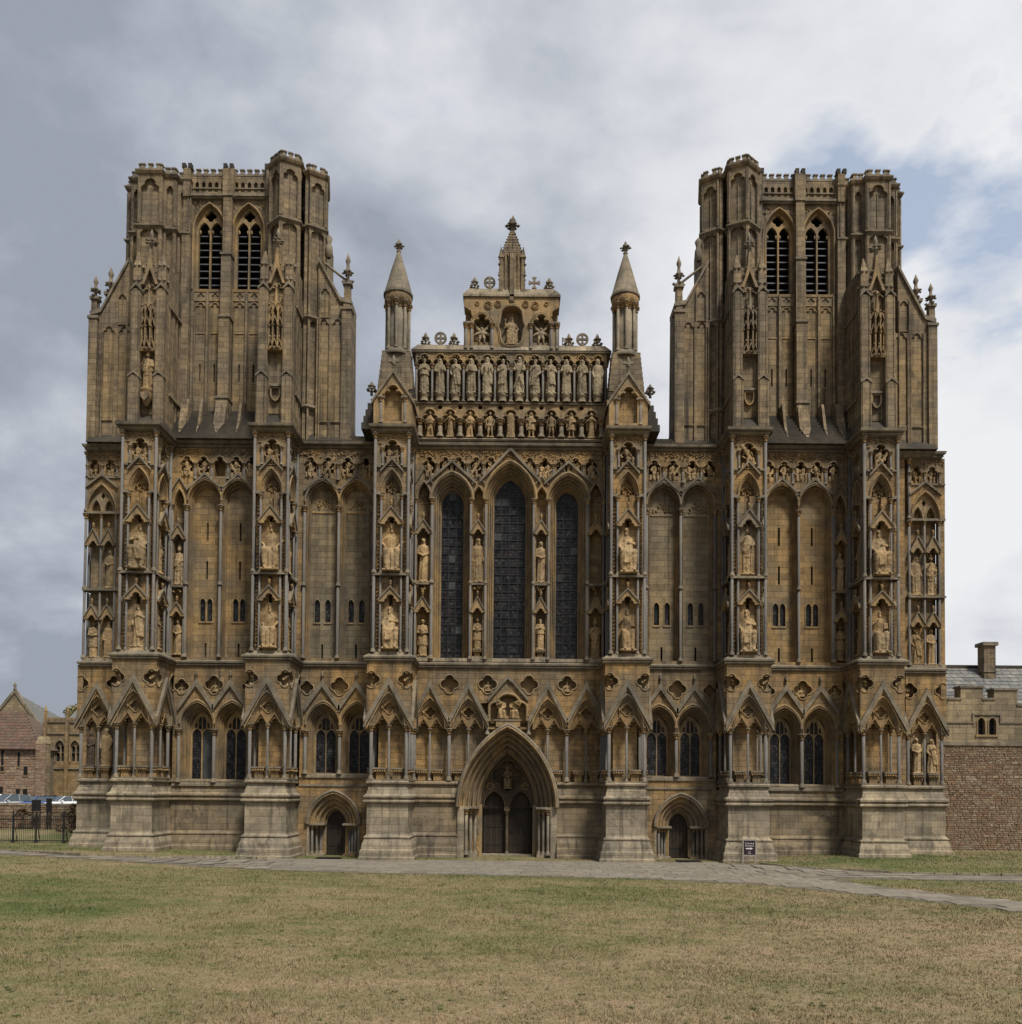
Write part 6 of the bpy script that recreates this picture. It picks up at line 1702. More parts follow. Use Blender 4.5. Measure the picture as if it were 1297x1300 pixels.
rest = MB('paving')
for k, (x, y, wd, dp) in enumerate(slabs):
    th = R.uniform(.016, .021)
    if k < 300:
        o = link('paving_slab', SLM[k % 6], pathO, (x, y, gz(x, y)+.004)); o.scale = (wd-.016, dp-.016, th+.012); o.rotation_euler = (R.uniform(-.003, .003), R.uniform(-.003, .003), 0)
    elif inview(slabs[k]) or abs(x) < 40:
        h0 = gz(x, y)+.004; rest.add([(x+sx*(wd-.016)/2*q, y+sy*(dp-.016)/2*q, h0+zz) for zz, q in ((0, 1), (th*.7, 1), (th+.008, .96)) for sx, sy in ((-1, -1), (1, -1), (1, 1), (-1, 1))],
                                     [(0, 1, 5, 4), (1, 2, 6, 5), (2, 3, 7, 6), (3, 0, 4, 7), (4, 5, 9, 8), (5, 6, 10, 9), (6, 7, 11, 10), (7, 4, 8, 11), (8, 9, 10, 11)])
rest.obj('paving_slab', pathO, kind='stuff')
# stone edging between the path and the verges
for nm, P in (('left', [q for q in TOP if q[0] < -10.6]), ('right', [q for q in TOP if q[0] > 10.8])):
    e = thing('kerb', f'low worn stone edging along the {nm} grass verge in front of the cathedral', 'kerb', (P[0][0], P[0][1], 0))
    em = MB('plinth_stone')
    for (a, b), (c, d) in zip(P, P[1:]):
        l = hypot(c-a, d-b); n = int(l/.9)
        for k in range(n):
            t0, t1 = (k+.03)/n, (k+.97)/n; x0, y0 = a+(c-a)*t0-P[0][0], b+(d-b)*t0-P[0][1]; x1, y1 = a+(c-a)*t1-P[0][0], b+(d-b)*t1-P[0][1]
            h = R.uniform(.06, .10); z = gz(a, b)
            nx, ny = (y1-y0)/l*n*.07, -(x1-x0)/l*n*.07
            km = MB('plinth_stone'); km.prism([(x0-nx, y0-ny), (x1-nx, y1-ny), (x1+nx, y1+ny), (x0+nx, y0+ny)], z-.1, z+h); km.obj('kerb_stone', e)
# doormats
for s, wd in ((-1, 'left'), (1, 'right')):
    m = MB('doormat'); m.box(-.62, .62, 0, .025, -.35, .35)
    for k in range(9): m.box(-.6, .6, .025, .034, -.32+k*.075, -.28+k*.075)
    o = link('doormat', m.mesh('doormat'), None, (s*-9.25+.1, .75, .035)); tag(o, f'black ribbed doormat lying before the small {wd} side door', 'doormat', 'doormats at the side doors')

# grass blades
def in_building(x, y):
    return abs(x) < 23.9 and (y > 1.7 or (y > -.5 and min(abs(x-b) for b in BX) < 1.5))
def blades():
    import numpy as np
    rng = np.random.default_rng(3)
    n = 560000
    # denser near the camera
    d = 10.5*(47.0/10.5)**rng.random(n)
    x = .18+(d+4)*(rng.random(n)*2-1)*.85; y = d-42
    keep = np.array([not on_path(a, b) and not in_building(a, b) for a, b in zip(x, y)])
    x, y, d = x[keep], y[keep], d[keep]; n = len(x)
    # tufts: pull blades towards random clump centres
    cl = np.sin(x*5.1+np.sin(y*4.3)*2)*np.cos(y*6.7+np.sin(x*3.7)*2)
    h = (.016+.034*rng.random(n)**1.6)*(1+.6*cl)*(1+d/60)
    big = np.sin(x*.9+1.3*np.sin(y*.7))*np.cos(y*1.1+np.sin(x*.8)*1.5)
    h *= 1+.35*big
    wd = (.0028+.0030*rng.random(n))*(.8+d/16)
    a = rng.random(n)*6.283; lx, ly = (rng.random(n)-.5)*h*1.5, (rng.random(n)-.5)*h*1.5
    z = np.array([gz(p, q) for p, q in zip(x, y)])
    V = np.empty((n, 3, 3)); 
    V[:, 0] = np.stack([x-np.cos(a)*wd, y-np.sin(a)*wd, z], 1); V[:, 1] = np.stack([x+np.cos(a)*wd, y+np.sin(a)*wd, z], 1); V[:, 2] = np.stack([x+lx, y+ly, z+h], 1)
    me = bpy.data.meshes.new('grass'); me.vertices.add(n*3); me.vertices.foreach_set('co', V.reshape(-1).astype('f'))
    me.loops.add(n*3); me.loops.foreach_set('vertex_index', np.arange(n*3, dtype='i'))
    me.polygons.add(n); me.polygons.foreach_set('loop_start', np.arange(0, n*3, 3, dtype='i'))
    me.materials.append(MATS['grass_blade']); me.update(calc_edges=True); me.validate()
    link('grass', me, None, kind='stuff')
blades()
# longer tufts and weeds: along the foot of the walls, the path edges and scattered over the lawn
def tufts():
    m = MB('grass_blade'); pts = []
    for S in (S1, S2, mirp(S2), S4):
        for (x0, y0), (x1, y1) in zip(S, S[1:]):
            l = hypot(x1-x0, y1-y0); nx, ny = (y1-y0)/l, -(x1-x0)/l
            for _ in range(int(l*9)):
                t = R.random(); o_ = R.uniform(.37, .5); pts.append((x0+(x1-x0)*t+nx*o_, y0+(y1-y0)*t+ny*o_, R.uniform(.04, .13), 5))
    for P in (TOP, BOT, ISL_T, ISL_B):
        for (x0, y0), (x1, y1) in zip(P, P[1:]):
            l = hypot(x1-x0, y1-y0)
            for _ in range(int(l*7)):
                t = R.random(); pts.append((x0+(x1-x0)*t+R.gauss(0, .06), y0+(y1-y0)*t+R.gauss(0, .07), R.uniform(.03, .08), 5))
    for _ in range(2600):
        d = 11*(3.4)**R.random(); x = .18+d*R.uniform(-.64, .64); y = d-42
        if not on_path(x, y): pts.append((x, y, R.uniform(.025, .06)*(1+d/40), 7))
    for x, y, h, n in pts:
        if on_path(x, y) and R.random() < .75 or in_building(x, y) and y > .4: continue
        z = gz(x, y)
        for _ in range(n):
            a = R.uniform(0, 6.28); r = R.uniform(0, .05); w_ = R.uniform(.004, .009); px_, py_ = x+r*cos(a), y+r*sin(a); b_ = R.uniform(0, 6.28)
            m.add([(px_-w_*cos(b_), py_-w_*sin(b_), z), (px_+w_*cos(b_), py_+w_*sin(b_), z), (px_+R.gauss(0, .4)*h, py_+R.gauss(0, .4)*h, z+h*R.uniform(.6, 1.1))], [(0, 1, 2)])
    m.obj('grass', None, kind='stuff')
    m = MB('weed_leaf')
    cl = [(.18+d*R.uniform(-.6, .6), d-42) for d in [11+22*R.random()**1.2 for _ in range(34)]]
    for _ in range(420):
        c = R.choice(cl); x, y = c[0]+R.gauss(0, 1.1), c[1]+R.gauss(0, .9)
        if on_path(x, y) or y > -6: continue
        n = R.randint(5, 8); r = R.uniform(.03, .075)
        for k in range(n):
            a = k*6.283/n+R.uniform(-.3, .3); w_ = r*.22; c_, s_ = cos(a), sin(a); z = gz(x, y)+.012; l = r*R.uniform(.7, 1.2)
            m.add([(x, y, z), (x+c_*l*.55-s_*w_, y+s_*l*.55+c_*w_, z+.018), (x+c_*l, y+s_*l, z+.006), (x+c_*l*.55+s_*w_, y+s_*l*.55-c_*w_, z+.018)], [(0, 1, 2, 3)])
    m.obj('weeds', None, kind='stuff')
tufts()
# pale fallen petals and crumbs on the lawn
m = MB('pale_statue_stone')
for _ in range(140):
    d = R.uniform(12, 34); x = .18+d*R.uniform(-.62, .62); y = d-42
    if on_path(x, y): continue
    r = R.uniform(.012, .04); a = R.uniform(0, 6.3); m.add([(x+r*cos(a+t)*R.uniform(.6, 1.2), y+r*sin(a+t)*R.uniform(.6, 1.2), gz(x, y)+.03+R.uniform(0, .012)) for t in (0, 1.3, 2.6, 3.9, 5.2)], [(0, 1, 2, 3, 4)])
m.obj('fallen_leaves', None, kind='stuff')

# ================================================================ SIGN BOARD
sx, sy = 11.93, -1.2
sg = thing('sign_board', 'small dark purple-black visitor sign with white lettering and arrow on a pale frame', 'sign', (sx, sy, gz(sx, sy)))
m = MB('sign_frame')
for u in (-.36, .36): m.box(u-.035, u+.035, 0, 1.36, -.02, .03)
m.box(-.40, .40, 1.30, 1.38, -.025, .035); m.box(-.34, .34, .44, .50, -.02, .03)
sg.scale = (.88, .88, .88)
m.obj('frame', sg)
m = MB('sign_frame')
for u in (-.36, .36): m.tube([(u, 1.3, -.03), (u, 0, -.5)], .025, 5)
m.obj('rear_leg', sg)
m = MB('sign_board'); m.box(-.325, .325, .50, 1.30, -.015, .018); m.obj('panel', sg)
def text(body, size, u, z, par, nm='lettering'):
    c = bpy.data.curves.new(nm, 'FONT'); c.body = body; c.size = size; c.align_x = 'CENTER'; c.extrude = .001
    o = bpy.data.objects.new(nm, c); col.objects.link(o)
    dg = bpy.context.evaluated_depsgraph_get(); me = bpy.data.meshes.new_from_object(o.evaluated_get(dg)); bpy.data.objects.remove(o)
    me.materials.clear(); me.materials.append(MATS['sign_white'])
    q = link(nm, me, par, (u, -.022, z)); q.rotation_euler = (pi/2, 0, 0); return q
text('Cathedral', .13, 0, 1.10, sg); text('Entrance', .13, 0, .97, sg); text('Shop', .07, 0, .66, sg); text('Café', .09, 0, .565, sg)
m = MB('sign_white'); m.plate([(-.2, .825), (.04, .825), (.04, .79), (.2, .855), (.04, .92), (.04, .885), (-.2, .885)], [], .016, .022); m.obj('arrow', sg)

# ================================================================ RIGHT: precinct building behind a rubble wall
rb = thing('cloister_building', 'long low stone building with battlements, slate roof and red rubble wall right of the cathedral', 'building', (24, 6, 0))
RO = (24.0, 6.0)
def rbm(mt): return MB(mt)
ZB = 6.45
m = rbm('mortar'); m.box(-4, 22, -.6, ZB, -.8, 0); m.obj('wall_core', rb)
# rubble stones
stones = []
z = .05
while z < ZB-.05:
    h = R.uniform(.085, .155); u = -3.0+R.uniform(0, .3)
    while u < 16:
        wd = R.uniform(.13, .40); stones.append((u, z, wd, min(h, ZB-z))); u += wd
    z += h
RM = []
for k in range(8):
    m = MB('rubble'); j = lambda: R.uniform(-.06, .06)
    f4 = [(-.46+j(), -.42+j()), (.46+j(), -.42+j()), (.46+j(), .42+j()), (-.46+j(), .42+j())]
    m.add([(x*1.03, 0, zz*1.05) for x, zz in f4] + [(x*.9, -1+R.uniform(-.1, .3), zz*.86) for x, zz in f4], [(0, 1, 5, 4), (1, 2, 6, 5), (2, 3, 7, 6), (3, 0, 4, 7), (4, 5, 6, 7)])
    RM.append(m.mesh('stone'))
stones.sort(key=lambda s: -(s[2]*s[3] if -1 < s[0] < 8 else 0))
rest = rbm('rubble')
for k, (u, z, wd, h) in enumerate(stones):
    d = R.uniform(.015, .05)
    if k < 300:
        o = link('stone', RM[k % 8], rb, (u+wd/2, .002, z+h/2)); o.scale = (wd, d, h)
    else:
        j = lambda: R.uniform(-.02, .02)
        f4 = [(u+.012+j()*.3, z+.012), (u+wd-.012+j()*.3, z+.012+j()*.4), (u+wd-.014, z+h-.012+j()*.4), (u+.014, z+h-.012)]
        cx_, cz_ = u+wd/2, z+h/2
        rest.add([rest.P(x, zz, 0) for x, zz in f4] + [rest.P(cx_+(x-cx_)*.88, cz_+(zz-cz_)*.84, d) for x, zz in f4], [(0, 1, 5, 4), (1, 2, 6, 5), (2, 3, 7, 6), (3, 0, 4, 7), (4, 5, 6, 7)])
rest.obj('stone', rb, kind='stuff')
def sub(m, name, par=None, **k):
    return m.obj(name, par or rb, **k)
m = rbm('string_stone'); m.box(-4, 22, ZB, ZB+.14, -.8, .10); m.box(-4, 22, ZB+.14, ZB+.22, -.8, .05); sub(m, 'string_course')
m = rbm('pale_wall_stone')
# upper wall with stepped battlements and a two-light window
WZ = ZB+.22
prof_ = [(-4, WZ), (22, WZ), (22, WZ+3.1)]
top_ = [(-4, WZ+2.75)]
steps = [(-4, 2.45), (2.3, 2.45), (2.3, 3.15), (3.6, 3.15), (3.6, 2.45), (4.25, 2.45), (4.25, 3.02), (5.6, 3.02), (5.6, 2.1), (6.4, 2.1), (6.4, 3.0), (8.2, 3.0), (8.2, 2.1), (9.2, 2.1), (9.2, 3.0), (22, 3.0)]
outl = [(-4, WZ), (22, WZ)] + [(u, WZ+z) for u, z in reversed(steps)]
wh_ = [archp(u, WZ+.42, WZ+1.1, .22, .32, 5) for u in (3.48, 4.12)]
m.plate(outl, wh_, -.7, 0, back=True)
sub(m, 'battlement_wall')
m = rbm('string_stone')
for (u0, z0), (u1, z1) in zip(steps, steps[1:]):
    if z0 == z1: m.box(u0-.06, u1+.06, WZ+z0, WZ+z0+.12, -.76, .06)
m.box(-4, 2.95, WZ+1.08, WZ+1.18, -.1, .06); m.box(2.95, 3.05, WZ+1.08, WZ+1.56, -.1, .07); m.box(2.95, 4.65, WZ+1.56, WZ+1.66, -.1, .08); m.box(4.55, 4.65, WZ+1.08, WZ+1.56, -.1, .07); m.box(4.65, 22, WZ+1.08, WZ+1.18, -.1, .06)
sub(m, 'hood_mould')
m = rbm('trim_stone')
for u in (3.48, 4.12): m.tube([(x, z, .01) for x, z in archp(u, WZ+.42, WZ+1.1, .24, .34, 5)], .045, 5)
m.box(3.12, 4.48, WZ+.3, WZ+.42, -.3, .07)
wo = sub(m, 'window')
for u in (3.48, 4.12):
    q = rbm('leaded_glass'); q.plate(archp(u, WZ+.42, WZ+1.1, .22, .32, 5), [], -.3, -.25); sub(q, 'pane', wo)
# slate roof behind
m = rbm('slate')
m.add([m.P(-4, WZ+1.2, -1.6), m.P(22, WZ+1.2, -1.6), m.P(22, WZ+5.35, -6.6), m.P(-4, WZ+5.35, -6.6), m.P(22, WZ+1.2, -11.6), m.P(-4, WZ+1.2, -11.6)], [(0, 1, 2, 3), (3, 2, 4, 5), (0, 3, 5), (1, 2, 4)])
ro = sub(m, 'roof')
lst = []
nrow = 15
for r in range(nrow):
    t0 = r/nrow; u = .4+(r % 2)*.25
    while u < 14: wd = R.uniform(.42, .7); lst.append((u, t0, wd)); u += wd
lst.sort(key=lambda s: (not s[0] < 9, s[1] < .35))
rest = rbm('slate')
sl = Vector((0, 5.0, 4.15)); ln = sl.length; sd_ = sl.normalized(); nn = Vector((0, -sd_.z, sd_.y))
SM = []
for k in range(4):
    q = MB('slate'); j = lambda: R.uniform(-.02, .02)
    c = [(-.49, 0+j()), (.49, 0+j()), (.49, 1), (-.49, 1)]
    q.add([(x, yy, .025 if i < 2 else 0.0) for i, (x, yy) in enumerate(c)] + [(x, yy, .055 if i < 2 else 0.02) for i, (x, yy) in enumerate(c)], [(0, 1, 5, 4), (1, 2, 6, 5), (2, 3, 7, 6), (3, 0, 4, 7), (4, 5, 6, 7)])
    SM.append(q.mesh('slate'))
dl = ln/nrow
for k, (u, t0, wd) in enumerate(lst):
    base = Vector((u+wd/2, 1.6, WZ+1.2))+sd_*(t0*ln)
    if k < 300:
        o = link('slate', SM[k % 4], ro, tuple(base))
        o.scale = (wd-.015, dl*1.12, 1); o.rotation_euler = (atan2(sd_.z, sd_.y), R.uniform(-.012, .012), 0)
    else:
        w_ = wd-.015
        pts = [base+Vector((sx_*w_/2, 0, 0))+sd_*(a*dl*1.12)+nn*b for a, b in ((0, .025), (1, 0), (0, .055), (1, .02)) for sx_ in (-1, 1)]
        rest.add([(p.x, p.y, p.z) for p in pts], [(0, 1, 5, 4), (4, 5, 7, 6), (0, 4, 6, 2), (1, 5, 7, 3)])
o = rest.obj('slate', ro, kind='stuff')
m = rbm('weathered_stone'); m.box(-4, 22, WZ+5.28, WZ+5.5, -6.75, -6.45); sub(m, 'ridge')
m = rbm('tower_stone'); m.box(6.8, 7.55, WZ+4.3, WZ+6.8, -6.2, -5.45); m.use('string_stone').box(6.68, 7.67, WZ+6.62, WZ+6.85, -6.32, -5.33); m.box(6.74, 7.61, WZ+4.9, WZ+5.0, -6.26, -5.39); sub(m, 'chimney')

# ================================================================ LEFT: railing, low wall, cars, old buildings
RY = 5.0
rl = thing('iron_railing', 'black spear-topped iron railing on the grass left of the cathedral', 'railing', (-27.5, RY, gz(-27, RY)))
bm_ = MB('iron'); bm_.tube([(0, 0, 0), (0, 1.42, 0)], .012, 5); bm_.lathe(0, 0, [(.012, 1.42), (.026, 1.47), (.004, 1.58)], 6); barm = bm_.mesh('bar')
for k in range(78):
    x = -5.5+k*.105
    if x > 2.6: break
    link('bar', barm, rl, (x, 0, 0))
m = MB('iron'); m.box(-5.6, 2.65, 1.28, 1.32, -.02, .02); m.box(-5.6, 2.65, .12, .16, -.02, .02); m.obj('rail', rl)
for x in (-4.9, -3.35, -.53, .78, 2.35):
    m = MB('iron'); m.box(x-.035, x+.035, 0, 1.62, -.035, .035); m.lathe(x, 0, [(.05, 1.6), (.06, 1.68), (.03, 1.74), (.05, 1.8), (.005, 1.9)], 7)
    m.box(x-.09, x+.09, 0, .12, -.09, .09, .03); m.tube([(x, 1.0, -.03), (x, .75, -.25), (x, .0, -.42)], .022, 5); m.obj('post', rl)
# low stone wall
lw = thing('low_wall', 'low grey-brown rubble wall in front of the parked cars', 'wall', (-33, 10.5, gz(-33, 10.5)))
def rubble(par, u0, u1, z0, z1, mt, seed, s=1.0, y=0.0):
    q = random.Random(seed); m = MB(mt); z = z0
    while z < z1-.04:
        h = min(q.uniform(.13, .24)*s, z1-z); u = u0
        while u < u1:
            wd = min(q.uniform(.22, .55)*s, u1-u+.02); d = q.uniform(.02, .06); j = lambda: q.uniform(-.015, .015)
            f4 = [(u+.01, z+.01), (u+wd-.012, z+.01+j()), (u+wd-.012, z+h-.01+j()), (u+.01, z+h-.012)]; c0, c1 = u+wd/2, z+h/2
            m.add([m.P(a, b, -y) for a, b in f4] + [m.P(c0+(a-c0)*.88, c1+(b-c1)*.84, d-y) for a, b in f4], [(0, 1, 5, 4), (1, 2, 6, 5), (2, 3, 7, 6), (3, 0, 4, 7), (4, 5, 6, 7)]); u += wd
        z += h
    return m.obj('stone', par, kind='stuff')
m = MB('mortar'); m.box(-9, 8.8, -.5, 1.52, -.45, 0); m.obj('wall_core', lw)
rubble(lw, -5, 8.8, -.3, 1.5, 'rubble', 4)
m = MB('plinth_stone')
for k in range(26): m.box(-9+k*.68, -9+k*.68+.66, 1.5, 1.62+R.uniform(-.02, .03), -.5, .06, .03)
m.obj('coping', lw)
# notice boards seen from behind
for x, wd, h0, h1, lb in ((-29.55, .55, 1.15, 1.85, 'plain black notice board on the low wall, the wider of two'), (-28.75, .32, 1.1, 1.95, 'narrow black notice board on a post behind the railing')):
    t = thing('notice_board', lb, 'sign', (x, 9.9, gz(x, 9.9)))
    m = MB('black_rubber'); m.box(-wd/2, wd/2, h0, h1, -.03, .03); m.obj('panel', t)
    m = MB('iron'); m.box(-wd/2+.02, -wd/2+.07, 0, h1, -.075, -.035); m.box(wd/2-.07, wd/2-.02, 0, h1, -.075, -.035); m.obj('post', t)
def leaf_ball(c, rad, n, size, mt, sq=(1, 1, 1)):
    m = MB(mt)
    cl = [(Vector((R.gauss(0, .5), R.gauss(0, .5), R.gauss(0, .5))), R.uniform(.25, .5)) for _ in range(14)]
    for _ in range(n):
        a, r_ = R.choice(cl); p = a+Vector((R.gauss(0, 1), R.gauss(0, 1), R.gauss(0, 1))).normalized()*r_*R.uniform(.6, 1)
        p = Vector((c[0]+p.x*rad*sq[0], c[1]+p.y*rad*sq[1], c[2]+p.z*rad*sq[2])); e1 = Vector((R.gauss(0, 1), R.gauss(0, 1), R.gauss(0, 1))).normalized()*size*R.uniform(.6, 1.3); e2 = e1.orthogonal().normalized()*size*.5
        m.add([tuple(p-e1), tuple(p+e2), tuple(p+e1), tuple(p-e2)], [(0, 1, 2, 3)])
    return m
def shrub(x, y, z, rad, n, mt, label, sq):
    t = thing('shrub', label, 'shrub', (x, y, z))
    m = leaf_ball((0, 0, rad*.8), rad, n, .07, mt, sq); m.obj('foliage', t)
    m = MB('bark')
    for k in range(5): m.tube([(R.uniform(-.1, .1), -.3, 0), (R.uniform(-.3, .3)*rad, rad*.6, R.uniform(-.3, .3)*rad), (R.uniform(-.6, .6)*rad, rad*1.3, R.uniform(-.3, .3)*rad)], [.03, .02, .008], 5)
    m.obj('stem', t)
shrub(-26.3, 8.6, gz(-26, 8.6)+.1, .72, 1500, 'shrub_leaf', 'reddish-brown straggling shrub next to the cathedral corner behind the railing', (1.1, .6, 1.1))
shrub(-30.3, 9.8, gz(-30, 9.8)+.7, .45, 700, 'shrub_leaf', 'small dark shrub against the low wall left of the notice boards', (.9, .5, .8))
# tarmac under the cars
sheet('road', -80, -24, 12, 40, 28, 14, 'tarmac', .02)
def car(x, y, rot, paint, label, h=1.48):
    t = thing('parked_car', label, 'car', (x, y, gz(x, y)+.16), rot, 'cars parked behind the low wall')
    # nose towards -Y: sections along the length, half widths
    S = [(-2.15, .55, .62, .30), (-2.05, .80, .72, .24), (-1.3, .88, .92, .22), (-.75, .90, 1.00, .22), (0, .91, 1.02, .22), (1.2, .90, 1.02, .22), (1.9, .86, 1.00, .25), (2.12, .78, .85, .32)]
    m = MB(paint); rows = []
    for yy, hw, zt, zb in S: rows.append([(-hw*.92, yy, zb), (-hw, yy, zb+.25), (-hw, yy, zt-.14), (-hw*.9, yy, zt), (hw*.9, yy, zt), (hw, yy, zt-.14), (hw, yy, zb+.25), (hw*.92, yy, zb)])
    k = 8
    m.add([p for r in rows for p in r], [(j*k+i, j*k+i+1, (j+1)*k+i+1, (j+1)*k+i) for j in range(len(rows)-1) for i in range(k-1)] + [tuple(range(8)), tuple(range(8*7, 64))], True)
    # roof and pillars
    cab = [(-.95, .82, 1.0), (-.18, .66, h-.04), (.4, .68, h), (1.3, .66, h-.03), (1.95, .78, 1.02)]
    m.add([(sx*hw, yy, zz) for yy, hw, zz in cab[1:4] for sx in (-1, 1)] + [(sx*(hw-.02), yy, zz-.05) for yy, hw, zz in cab[1:4] for sx in (-1, 1)], [(0, 1, 3, 2), (2, 3, 5, 4), (0, 2, 8, 6), (2, 4, 10, 8), (1, 3, 9, 7), (3, 5, 11, 9)], True)
    def bar(a, b, r=.035): 
        a, b = Vector(a), Vector(b); m.tube([(a.x, a.z, -a.y), (b.x, b.z, -b.y)], r, 6)
    for sx in (-1, 1):
        bar((sx*.80, -.93, 1.0), (sx*.65, -.17, h-.03), .035); bar((sx*.85, .45, 1.0), (sx*.68, .45, h-.03), .03); bar((sx*.80, 1.9, 1.0), (sx*.66, 1.3, h-.03), .05)
    m.obj('body', t)
    g = MB('car_glass'); g.add([(-.78, -.9, 1.02), (.78, -.9, 1.02), (.63, -.19, h-.06), (-.63, -.19, h-.06)], [(0, 1, 2, 3)]); g.obj('windscreen', t)
    g = MB('car_glass'); g.add([(-.76, 1.9, 1.02), (.76, 1.9, 1.02), (.63, 1.32, h-.06), (-.63, 1.32, h-.06)], [(0, 1, 2, 3)]); g.obj('rear_window', t)
    for sx in (-1, 1):
        g = MB('car_glass'); g.add([(sx*.84, -.8, 1.01), (sx*.85, 1.8, 1.01), (sx*.665, 1.28, h-.07), (sx*.665, -.15, h-.07)], [(0, 1, 2, 3)]); g.obj('side_window', t)
        q = MB('lamp_glass'); q.lathe(sx*.66, 2.06, [(.0, .60), (.12, .62), (.13, .70), (.05, .76)], 8); q.obj('headlight', t)
        q = MB(paint); q.box(sx*.98-.10, sx*.98+.10, .98, 1.12, .62, .76, .02); q.obj('wing_mirror', t)
        for yy in (-1.32, 1.30):
            w_ = MB('black_rubber'); n = 16
            w_.add([(sx*(.78 if e else .93), yy+.31*cos(2*pi*i/n), .31+.31*sin(2*pi*i/n)) for e in (0, 1) for i in range(n)], [(i, (i+1) % n, n+(i+1) % n, n+i) for i in range(n)] + [tuple(range(n))]); wo = w_.obj('wheel', t)
            r_ = MB('silver_paint'); r_.add([(sx*.94, yy+.2*cos(2*pi*i/n), .31+.2*sin(2*pi*i/n)) for i in range(n)], [tuple(range(n))]); r_.obj('rim', wo)
    q = MB('black_rubber'); q.box(-.55, .55, .40, .56, 2.10, 2.18, .01); q.obj('grille', t)
    q = MB('plate_white'); q.box(-.26, .26, .44, .54, 2.18, 2.19); q.obj('number_plate', t)
    return t
car(-42.6, 28.5, radians(-24), 'silver_paint', 'silver car at the left edge behind the low wall', 1.62)
car(-40.9, 29.6, radians(-24), 'blue_paint', 'blue car between the silver car and the white car')
car(-39.2, 30.6, radians(-24), 'white_paint', 'white car nearest the cathedral, behind the shrub', 1.46)

def house_part(t, mt, name, **k): pass
# pinkish stone building with a red-brown roof
b1 = thing('stone_house', 'low pinkish rubble house with red-brown tiled roof and slit openings at the left edge', 'house', (-53, 44, gz(-53, 44)))
m = MB('mortar'); m.box(-14, 4.0, -1, 6.5, -9, 0); m.obj('wall', b1)
w1 = rubble(b1, -2, 4.05, -.3, 6.5, 'pink_rubble', 9, 1.5)
m = MB('red_tile'); m.add([(-14, -.4, 6.3), (4.3, -.4, 6.3), (4.3, 9.3, 6.3), (-.2, 4.5, 10.6), (-14, 4.5, 10.6), (-14, 9.3, 6.3)], [(0, 1, 3, 4), (1, 2, 3), (2, 5, 4, 3)]); r1 = m.obj('roof', b1)
for r in range(13):   # tile courses
    t0 = r/13; q = MB('red_tile'); x1 = 4.3-4.5*t0; 
    u = -3.0
    while u < x1-.1:
        wd = min(R.uniform(.5, .9), x1-u); p0 = Vector((0, -.4+4.9*t0, 6.3+4.3*t0)); p1 = Vector((0, -.4+4.9*(t0+.08), 6.3+4.3*(t0+.08)))
        q.add([(u, p0.y-.05, p0.z+.06), (u+wd-.02, p0.y-.05, p0.z+.06), (u+wd-.02, p1.y, p1.z+.03), (u, p1.y, p1.z+.03), (u, p0.y-.05, p0.z), (u+wd-.02, p0.y-.05, p0.z)], [(0, 1, 2, 3), (0, 1, 5, 4)]); u += wd
    q.obj('tile_course', r1)
for x, z0, z1, w_ in ((.3, 4.6, 6.2, .22), (2.0, 4.5, 6.0, .22), (.3, 4.0, 4.5, .35), (2.75, 3.6, 4.5, .4), (.2, .9, 2.4, .45), (2.0, .9, 2.2, .4), (2.75, .8, 2.2, .45)):
    m = MB('void'); m.box(x-w_/2, x+w_/2, z0, z1, -.2, .075); m.use('gate_stone').box(x-w_/2-.1, x+w_/2+.1, z0-.14, z0, -.1, .1); m.obj('window', b1)
m = MB('pale_wall_stone'); m.box(4.0, 5.0, -1, 6.9, -.5, .5); m.box(3.95, 5.05, 6.9, 7.7, -.5, .5, .25); bs = m.obj('buttress', b1)
rubble(bs, 4.0, 5.0, 0, 6.9, 'pink_rubble', 21, 1.3, -.5)
# gabled hall
b2 = thing('gabled_hall', 'tall grey gabled hall with arched window and slate roof behind the pinkish house', 'house', (-56.1, 52, gz(-56, 52)))
m = MB('pale_wall_stone'); ah = archp(-.0, 8.0, 9.6, 1.05, 1.15, 8)
m.plate([(-4.4, -1), (3.0, -1), (3.0, 8.6), (-.3, 13.2), (-4.4, 8.0)], [ah], -.5, 0); m.plate([(2.4, -1), (5.3, -1), (5.3, 8.9), (2.4, 8.9)], [], -9, -.6)
m.obj('wall', b2)
rubble(b2, -3.0, 3.0, 3.5, 7.9, 'rubble', 12, 1.6)
m = MB('trim_stone'); m.plate(ah, [archp(-.78+.52*k, 8.1, 9.4+(.35 if k in (1, 2) else 0), .2, .3, 4) for k in range(4)], -.3, -.1); m.tube([(x, z, .05) for x, z in ah], .1, 5)
w2 = m.obj('window', b2)
for k in range(4): g = MB('leaded_glass'); g.plate(archp(-.78+.52*k, 8.1, 9.4+(.35 if k in (1, 2) else 0), .2, .3, 4), [], -.28, -.25, reveal=False); g.obj('pane', w2)
m = MB('slate'); m.add([(-.2, .1, 13.1), (3.1, .3, 8.2), (5.2, 8, 8.6), (-.7, 8, 10.2), (-2.4, 5, 13.1), (-4.7, .1, 7.6), (-6.5, 5, 7.6)], [(0, 1, 2), (0, 2, 3), (0, 3, 4), (0, 4, 6, 5)]); m.use('string_stone').plate([(-4.6, 7.6), (-.3, 13.1), (3.2, 8.3), (3.2, 8.7), (-.3, 13.6), (-4.6, 8.1)], [], -.3, .12); m.lathe(-.3, 0, [(.2, 13.5), (.12, 13.8), (.22, 13.95), (.05, 14.3)], 6); m.obj('roof', b2)
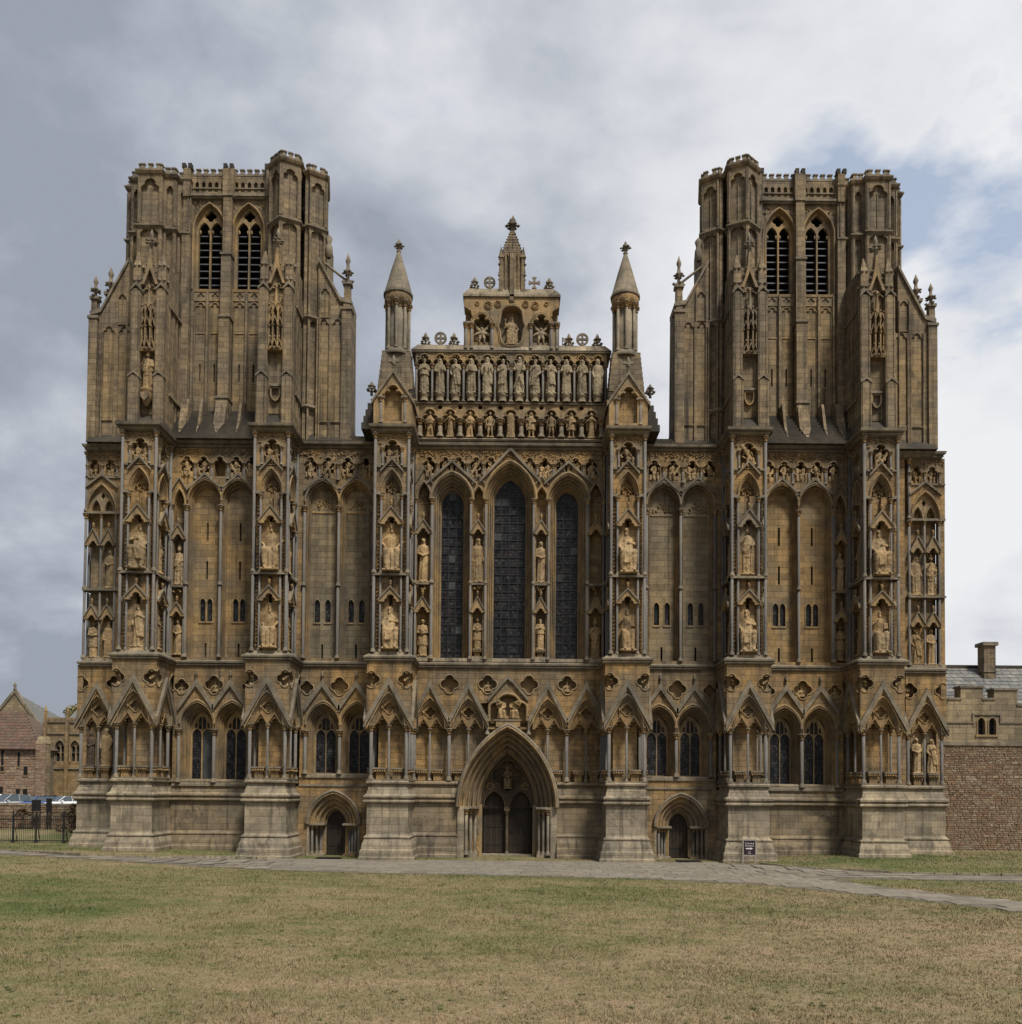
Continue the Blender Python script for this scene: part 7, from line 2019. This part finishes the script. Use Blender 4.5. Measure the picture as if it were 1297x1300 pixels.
# gatehouse
b3 = thing('gatehouse', 'golden battlemented gatehouse with pinnacles and traceried windows close to the cathedral corner', 'gatehouse', (-48.5, 47, gz(-48, 47)))
m = MB('gate_stone')
wn = [archp(x, 5.1, 6.7, .55, .8, 7) for x in (.1, 1.75, 3.4)]; dr = archp(-.35, -.8, 1.0, .55, .5, 8)
m.plate(rect(-1.75, 9, -1, 9.4), wn+[dr], -.6, 0)
m.use('void').box(-1.7, 9, -1, 9.0, -1.6, -1.2)
m.use('gate_stone').box(-1.75, 9, 8.9, 9.4, -4, -.4); m.box(-1.75, -1.2, -1, 9.4, -4, -.5)
for k in range(9): m.box(-1.6+k*.62, -1.2+k*.62, 9.4, 9.9, -.4, .06)
m.use('string_stone').box(-1.75, 9, 4.35, 4.5, -.2, .14); m.box(-1.75, 9, 8.1, 8.22, -.2, .12); m.box(-1.75, 9, 9.36, 9.46, -.5, .12)
m.obj('wall', b3)
m = MB('gate_stone')
for x in (-1.45, .92, 2.6):
    m.box(x-.16, x+.16, -1, 9.6, 0, .3); m.box(x-.12, x+.12, 9.6, 10.6, 0, .24); m.lathe(x, .12, [(.17, 10.6), (.02, 11.3)], 4); m.blob(x, 10.9, .12, .14)
for x in (-.9, -.5, .3, .7): m.box(x-.06, x+.06, 1.8, 4.3, 0, .07)
m.obj('pilaster', b3)
for x, w_ in zip((.1, 1.75, 3.4), wn):
    q = MB('trim_stone'); q.plate(w_, [archp(x+s*.27, 5.2, 5.95, .2, .1, 4) for s in (-1, 1)] + [archp(x+s*.27, 6.1, 6.6, .2, .3, 4) for s in (-1, 1)], -.35, -.15); q.tube([(a, z, .05) for a, z in w_], .09, 5); wo = q.obj('window', b3)
    g = MB('leaded_glass'); g.plate(w_, [], -.4, -.36, reveal=False); g.obj('pane', wo)
m = MB('slate'); m.add([(-1.7, 3.5, 9.3), (9, 3.5, 9.3), (9, 7, 11.6), (-1.7, 7, 11.6)], [(0, 1, 2, 3)]); m.obj('roof', b3)
m = MB('weathered_stone'); m.box(-.6, .9, 9.4, 12.2, -6.5, -5.0); m.box(-.7, 1.0, 12.0, 12.3, -6.6, -4.9); m.obj('chimney', b3)
# tree behind
tr = thing('tree', 'yellow-green tree top showing between the gabled hall and the gatehouse', 'tree', (-58.5, 72, 1))
m = leaf_ball((0, 0, 11.0), 3.4, 2600, .28, 'leaf', (1.0, 1.0, .8)); m.obj('crown', tr)
m = MB('bark'); m.tube([(0, -1, 0), (.1, 5, .1), (0, 9, 0)], [.4, .3, .18], 8)
for k in range(6): a = k*1.05; m.tube([(0, 7+.3*k, 0), (1.2*cos(a), 9.5+.3*k, 1.2*sin(a)), (2.2*cos(a), 11.5+.2*k, 2.2*sin(a))], [.14, .09, .03], 6)
m.obj('trunk', tr)
